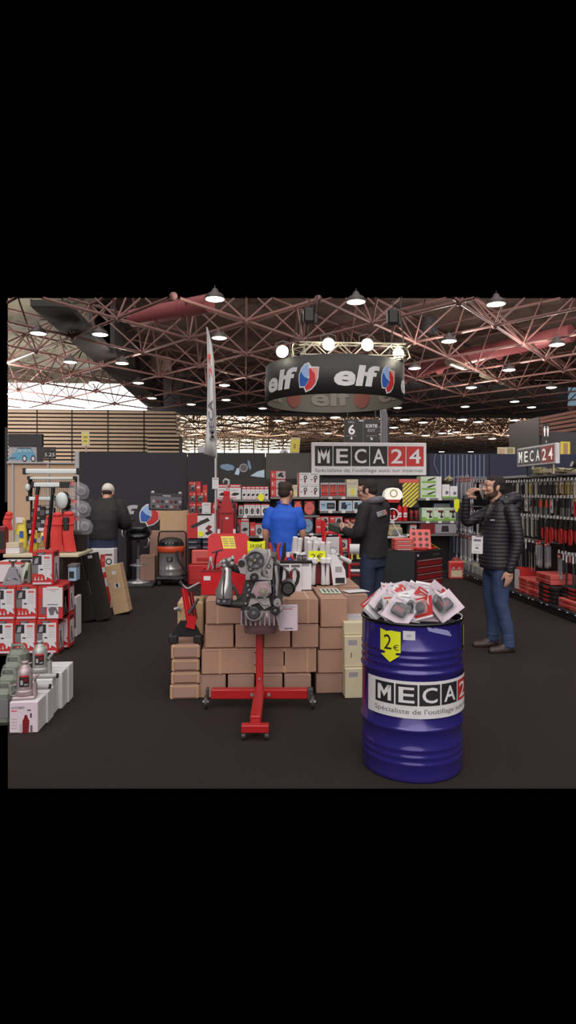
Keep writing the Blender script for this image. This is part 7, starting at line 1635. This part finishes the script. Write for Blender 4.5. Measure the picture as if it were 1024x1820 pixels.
def person(lab, loc, rz, torso, legs, arms, hd, hands, feet, skin='skin'):
    t = thing('person', lab, 'person', loc, math.radians(rz))
    b = MB(); T = head_T(*hd); head(b, T, skin)
    tr = [(c[0], c[1], c[2], c[3]*.86, c[4]*.86) for c in torso]; b.loft(tr, skin, 20, 2.3)
    b.tube([Vector((torso[-1][0], torso[-1][1], torso[-1][2]-.04)), T @ Vector((0,-.02,-.08))], [.06,.058], skin, 14)
    for L in legs: limb(b, L, (.078,.072,.05,.045,.036), skin) if len(L) == 5 else limb(b, L, (.078,.052,.036), skin)
    for A in arms: limb(b, A, (.05,.042,.038,.028)[:len(A)] if len(A) == 4 else (.048,.039,.027), skin)
    for h in hands: hand(b, *h[:5], skin, *h[5:])
    for a, f in feet: foot(b, a, f, skin)
    remesh(b, 'body', t, skin, .0058, 2); face_bits(T, t)
    return t, T
def wear(t, name, m, torso=None, limbs=(), extra=None, vox=.009, fold=None, smooth=3, ex=2.3):
    b = MB()
    if torso: b.loft(torso, m, 28, ex)
    for pts, rs in limbs: limb(b, pts, rs, m)
    if extra: extra(b)
    return remesh(b, name, t, m, vox, smooth, fold)
def shoes(t, feet, m='shoe'):
    for a, f in feet:
        b = MB(); foot(b, a, f, m, .007); o = remesh(b, 'shoe', t, m, .006, 2)
        for v in o.data.vertices: v.co.z = max(v.co.z, .002)
# ---- man phoning in the right aisle
D = 6.42; c = P(884, 1150, D); s = F/D
legs = [[(-.095,-.02,.94),(-.10,.0,.72),(-.105,.0,.50),(-.105,-.05,.28),(-.1,-.075,.09)], [(.095,-.02,.94),(.10,.02,.72),(.11,.03,.50),(.12,.0,.28),(.13,-.0,.09)]]
arms = [[(-.19,-.07,1.42),(-.235,-.10,1.24),(-.25,-.10,1.08),(-.245,-.035,.85)], [(.18,-.02,1.42),(.22,.13,1.34),(.235,.25,1.31),(.175,.265,1.545)]]
feet = [((-.1,-.075,.09),(-.12,1)), ((.13,.0,.09),(.05,1))]
torso = [(0,-.01,.88,.165,.14),(0,.0,.98,.165,.15),(0,0,1.1,.17,.155),(0,-.02,1.25,.185,.155),(0,-.035,1.36,.19,.135),(0,-.04,1.43,.165,.10),(0,-.03,1.49,.08,.075)]
hands = [((-.245,-.035,.845),(-.01,.10,-1),(.9,.15,0),(14,20,16),(-.15,1,.1),1.0,(.3,.3,-.9)), ((.172,.262,1.55),(-.50,-.30,.72),(-.5,-.75,-.2),(32,42,36),(-.62,-.2,-.55))]
t, T = person('bearded man in black quilted jacket and jeans holding a phone to his mouth', (c.x, c.y, 0), 88, torso, legs, arms, ((0,.035,1.652), 3, 1), hands, feet)
man_r = t
hair(T, t, 'hair_dark')
b = MB(); b.sph((0,.038,-.076),.0505,.0595,.0445,'beard',18,12,T); b.sph((0,.068,-.096),.028,.03,.024,'beard',14,10,T); b.sph((0,.094,-.04),.026,.008,.006,'beard',12,8,T)
for q in (-1,1): b.sph((q*.058,.008,-.045),.014,.03,.045,'beard',12,8,T); b.sph((q*.045,.035,-.075),.022,.04,.03,'beard',12,8,T); b.sph((q*.066,-.002,-.012),.009,.014,.03,'beard',12,8,T)
remesh(b, 'beard', t, 'beard', .005, 2, lambda c: .002*noise.noise(c*110))
jt = [(0,-.005,.84,.198,.168),(0,-.005,.88,.2,.172),(0,-.005,.98,.196,.172),(0,0,1.1,.188,.172),(0,-.02,1.25,.195,.166),(0,-.035,1.36,.198,.148),(0,-.045,1.43,.185,.13),(0,-.045,1.485,.12,.105),(0,-.03,1.53,.085,.085)]
def hood(b):
    b.tube([(-.11,-.02,1.49),(-.10,-.10,1.53),(-.06,-.17,1.545),(0,-.195,1.55),(.06,-.17,1.545),(.10,-.10,1.53),(.11,-.02,1.49)], [.035,.05,.06,.062,.06,.05,.035], 'jacket', 14); b.sph((0,-.165,1.47),.12,.075,.075,'jacket',18,12)
    b.tube([(-.075,.02,1.47),(-.085,.0,1.53),(-.08,-.04,1.56)], [.03,.03,.028], 'jacket', 10)
wear(t, 'quilted_jacket', 'jacket', jt, [(arms[0], (.072,.065,.058,.044)), (arms[1], (.07,.062,.055,.044))], hood, .0075, ripple(.037, .0045), 2)
b = MB(); b.tube([(-.085,.03,1.485),(-.096,-.02,1.535),(-.085,-.075,1.565)], .012, 'pale_blue', 8, flat=.5); b.build('hood_lining', t)
wear(t, 'jeans', 'denim', [(0,-.01,.78,.15,.12),(0,-.01,.86,.165,.14),(0,-.005,.93,.162,.14)], [(legs[0], (.098,.092,.073,.064,.062)), (legs[1], (.098,.092,.073,.064,.062))], None, .009, trousers_folds(.007))
shoes(t, feet)
b = MB(); b.tube([(-.085,-.02,1.545),(-.10,.06,1.46),(-.075,.155,1.33),(-.045,.19,1.23),(-.03,.2,1.19)], .007, 'black', 6, flat=.4); b.tube([(.085,-.02,1.545),(.08,.1,1.44),(.02,.175,1.3),(-.02,.2,1.19)], .006, 'black', 6, flat=.4); b.tube([(-.03,.2,1.195),(-.03,.202,1.165)], .007, 'steel', 8); b.build('lanyard', t)
RB = Matrix.Translation((-.035,.215,1.165)) @ Matrix.Rotation(math.radians(-32), 4, 'Z') @ Matrix.Rotation(math.radians(6), 4, 'Y')
b = MB(); b.box(-.0015,-.055,-.18,.0015,.055,0,'white',T=RB)
TT = RB @ Matrix.Rotation(math.radians(-90), 4, 'Z'); 
b.rect(-.035,-.055,.035,-.035,-.003,'ink_grey',TT); b.rect(-.02,-.095,.02,-.09,-.003,'ink_light',TT); b.rect(-.015,-.13,.012,-.115,-.003,'ink_grey',TT); b.rect(-.04,-.165,.03,-.16,-.003,'ink_light',TT); b.rect(-.02,-.012,.05,-.002,-.003,'ink_grey',TT); b.build('badge', t)
b = MB(); b.box(-.232,.10,1.335,-.229,.14,1.343,'pale_grey') if False else b.cbox((-.155,.105,1.33), (.004,.045,.011), 'pale_grey'); b.build('jacket_logo', t)
ph = MB(); ph.box(-.036,-.005,-.075,.036,.005,.075,'black_gloss',.006)
o = ph.build('phone', None, Matrix.Rotation(math.radians(88), 4, 'Z') @ Vector((.085,.165,1.565)) + Vector((c.x, c.y, 0))); o.rotation_euler = (math.radians(20), math.radians(35), math.radians(88+40)); tag(o, 'black phone held before the mouth of the bearded man', 'phone')
# ---- man in the blue polo, seen from behind
D = 7.2; c = P(505, 1100, D)
legs = [[(-.09,0,.92),(-.1,.02,.48),(-.11,-.02,.09)], [(.09,0,.92),(.1,.02,.48),(.11,-.02,.09)]]
arms = [[(-.16,-.01,1.385),(-.19,-.015,1.26),(-.208,-.01,1.12),(-.195,.06,.98)], [(.16,-.01,1.385),(.192,-.01,1.25),(.215,.0,1.12),(.235,.10,.99)]]
feet = [((-.11,-.02,.09),(-.2,1)), ((.11,-.02,.09),(.2,1))]
torso = [(0,0,.84,.16,.115),(0,0,.93,.162,.118),(0,0,1.05,.152,.11),(0,0,1.2,.165,.112),(0,-.005,1.32,.178,.11),(0,-.01,1.40,.165,.09),(0,-.005,1.46,.07,.065)]
hands = [((-.195,.06,.975),(.05,.45,-.9),(.9,.2,.1),(20,25,20),(.1,.9,.3)), ((.235,.10,.985),(.1,.55,-.8),(-.9,.25,-.1),(22,28,20),(-.1,.85,.4))]
t, T = person('man in a bright blue polo shirt standing with his back turned', (c.x, c.y, 0), -6, torso, legs, arms, ((.025,.0,1.60), -28, -4), hands, feet, 'skin_b')
hair(T, t, 'hair_brown')
pt = [(0,0,.83,.17,.135),(0,0,.93,.168,.135),(0,0,1.05,.16,.13),(0,0,1.2,.168,.13),(0,-.005,1.32,.178,.126),(0,-.01,1.395,.155,.10),(0,-.008,1.44,.095,.08),(0,-.0,1.49,.07,.072)]
wear(t, 'polo_shirt', 'polo', pt, [(arms[0][:2]+[Vector(arms[0][1]).lerp(Vector(arms[0][2]), .25)], (.058,.062,.062)), (arms[1][:2]+[Vector(arms[1][1]).lerp(Vector(arms[1][2]), .25)], (.058,.062,.062))], None, .009, folds(.008, 7, 5))
b = MB(); b.tube([(.075*math.cos(a), -.0+.074*math.sin(a), 1.485+.012*math.sin(-a)) for a in [q*PI/10 for q in range(20)]], .013, 'polo', 8, closed=True); b.build('collar', t)
wear(t, 'trousers', 'trousers_dark', [(0,0,.76,.155,.11),(0,0,.86,.168,.122),(0,0,.9,.166,.12)], [(legs[0], (.095,.075,.062)), (legs[1], (.095,.075,.062))], None, .01, trousers_folds(.006)); shoes(t, feet)
# ---- man in the black sweater
D = 7.0; c = P(664, 1100, D)
legs = [[(-.09,0,.93),(-.1,.02,.48),(-.11,-.03,.09)], [(.09,0,.93),(.1,.03,.48),(.11,-.0,.09)]]
arms = [[(-.185,-.01,1.43),(-.235,.0,1.29),(-.25,.04,1.15),(-.14,.28,1.17)], [(.185,-.01,1.43),(.235,.02,1.28),(.24,.08,1.15),(.10,.31,1.19)]]
feet = [((-.11,-.03,.09),(-.1,1)), ((.11,-.0,.09),(.1,1))]
torso = [(0,0,.86,.155,.11),(0,0,.95,.158,.115),(0,0,1.08,.155,.11),(0,0,1.22,.17,.115),(0,.0,1.35,.18,.11),(0,.0,1.43,.16,.09),(0,.02,1.49,.07,.065)]
hands = [((-.137,.285,1.172),(.35,.9,.12),(.75,-.2,.6),(30,35,25),(.1,.3,.9)), ((.10,.315,1.19),(-.2,.95,.05),(-.75,-.15,.6),(30,35,25),(-.1,.3,.9))]
t, T = person('man in black sweater and glasses holding a dark tool box in both hands', (c.x, c.y, 0), 44, torso, legs, arms, ((-.01,.075,1.62), 22, -12), hands, feet)
hair(T, t, 'hair_dark')
st = [(0,0,.885,.182,.135),(0,0,.92,.178,.132),(0,0,1.08,.178,.132),(0,0,1.22,.192,.136),(0,.0,1.35,.2,.13),(0,.0,1.43,.182,.108),(0,.01,1.485,.1,.09),(0,.03,1.525,.07,.072)]
wear(t, 'sweater', 'sweater', st, [(arms[0], (.075,.07,.064,.048)), (arms[1], (.075,.07,.064,.048))], None, .009, folds(.007, 7, 6))
b = MB(); b.tube([(.085*math.cos(a), .0+.09*math.sin(a), 1.505-.02*math.sin(a)) for a in [q*PI/10 for q in range(20)]], [.03+.012*(1 if 10 < q < 20 else 0) for q in range(20)], 'ink_grey', 10, closed=True); b.build('scarf', t)
b = MB()
for s in (-1,1): b.tube([T @ Vector((s*.033+.024*math.cos(q*PI/8), .1, .006+.019*math.sin(q*PI/8))) for q in range(16)], .0025, 'black', 6, closed=True); b.tube([T @ Vector(p) for p in ((s*.057,.098,.01),(s*.074,.06,.012),(s*.08,-.0,.008))], .0025, 'black', 6)
b.tube([T @ Vector((-.009,.1,.01)), T @ Vector((.009,.1,.01))], .0025, 'black', 6); b.build('glasses', t)
b = MB(); T2 = Matrix.Translation((-.035,-.132,1.375)) @ Matrix.Rotation(math.radians(-12), 4, 'X') @ Matrix.Rotation(math.radians(-8), 4, 'Y'); b.box(-.085,-.012,-.028,.085,.01,.028,'pale_grey',.003,T2); meca(b, -.08, -.02, .08, .02, -.0135, wh='white', dark='ink_grey'); k = len(b.v)
b.v[24:] = [T2 @ v for v in b.v[24:]]; b.build('back_patch', t)
wear(t, 'jeans', 'denim_dark', [(0,0,.78,.15,.11),(0,0,.88,.165,.12),(0,0,.93,.163,.12)], [(legs[0], (.095,.075,.062)), (legs[1], (.095,.075,.062))], None, .01, trousers_folds(.006)); shoes(t, feet)
RZm = Matrix.Translation((c.x, c.y, 0)) @ Matrix.Rotation(math.radians(44), 4, 'Z')
tb = thing('tool_box', 'dark green grey tool box held by the man in the black sweater', 'tool box', RZm @ Vector((-.02,.385,1.12)), 0); tb.rotation_euler = (math.radians(14), 0, math.radians(42))
M('box_green', (62, 68, 58), .5)
b = MB(); b.box(-.07,.03,0,.07,.21,.085,'box_green',.008); b.build('case_shell', tb); b = MB(); b.box(-.05,-.09,.02,.05,.03,.06,'red_dark',.006); b.build('front_lid', tb)
# ---- capped man at the counter
D = 9.0; c = P(184, 1075, D)
legs = [[(-.1,0,.95),(-.12,.02,.5),(-.13,-.02,.09)], [(.1,0,.95),(.12,.02,.5),(.13,-.02,.09)]]
arms = [[(-.21,.08,1.43),(-.27,.06,1.28),(-.28,.12,1.14),(-.14,.34,1.12)], [(.21,.08,1.43),(.27,.06,1.28),(.29,.12,1.14),(.14,.34,1.12)]]
feet = [((-.13,-.02,.09),(-.2,1)), ((.13,-.02,.09),(.2,1))]
torso = [(0,0,.86,.17,.125),(0,0,.96,.175,.13),(0,.0,1.08,.18,.13),(0,.02,1.22,.2,.13),(0,.06,1.36,.205,.125),(0,.1,1.44,.18,.1),(0,.15,1.5,.08,.07)]
hands = [((-.137,.345,1.12),(.45,.9,-.05),(.3,-.1,-.9),(25,30,20),(.9,-.4,.1)), ((.137,.345,1.12),(-.45,.9,-.05),(-.3,-.1,-.9),(25,30,20),(-.9,-.4,.1))]
t, T = person('man in black jacket, jeans and pale cap bending over the counter', (c.x, c.y, 0), -4, torso, legs, arms, ((0,.22,1.59), 0, -32), hands, feet, 'skin_b')
hair(T, t, 'hair_brown')
b = MB(); b.sph((0,-.02,.055),.09,.112,.09,'cap',22,14,T); b.sph((0,-.06,.03),.08,.075,.06,'cap',20,12,T); b.tube([T @ Vector(p) for p in ((-.06,.08,.05),(0,.125,.045),(.06,.08,.05))], [.02,.028,.02], 'cap', 10, flat=.4); remesh(b, 'cap', t, 'cap', .006, 2)
ct = [(0,-.0,.94,.2,.15),(0,0,.99,.205,.155),(0,.0,1.08,.205,.155),(0,.02,1.22,.222,.155),(0,.06,1.36,.226,.148),(0,.1,1.44,.2,.125),(0,.14,1.5,.12,.1),(0,.17,1.535,.09,.08)]
wear(t, 'black_jacket', 'coat', ct, [(arms[0], (.09,.085,.078,.055)), (arms[1], (.09,.085,.078,.055))], None, .01, folds(.008, 6, 5))
wear(t, 'jeans', 'denim_dark', [(0,0,.8,.165,.125),(0,0,.9,.18,.135),(0,0,.96,.178,.135)], [(legs[0], (.105,.085,.07)), (legs[1], (.105,.085,.07))], None, .01, trousers_folds(.006)); shoes(t, feet)
# =====================================================================  LIGHT AND CAMERA
w = bpy.data.worlds.new('hall'); SC.world = w; w.use_nodes = True
w.node_tree.nodes['Background'].inputs[0].default_value = (0, 0, 0, 1)
def sun(rot, energy, angle, col):  # added broad suns stand in for the hall's even overhead lighting
    l = bpy.data.lights.new('hall_fill_sun', 'SUN'); l.energy = energy; l.angle = math.radians(angle); l.color = col
    o = bpy.data.objects.new('hall_fill_sun', l); COL.objects.link(o); o.rotation_euler = [math.radians(a) for a in rot]; return o
sun((28, 0, 8), 2.6, 100, (1, .95, .92))
sun((62, 0, -12), 1.1, 60, (1, .90, .90))
cam = bpy.data.cameras.new('camera'); co = bpy.data.objects.new('camera', cam); COL.objects.link(co)
co.location = (0, 0, EYE); co.rotation_euler = (math.radians(90), 0, -YAW)
cam.sensor_fit = 'HORIZONTAL'; cam.sensor_width = 36; cam.lens = 36*F/1024
cam.shift_y = -(910-HY)/1024; cam.clip_end = 300
SC.camera = co
SC.view_settings.view_transform = 'Standard'; SC.view_settings.look = 'None'; SC.view_settings.gamma = 1; SC.view_settings.use_curve_mapping = False
SC.view_settings.exposure = 0.14
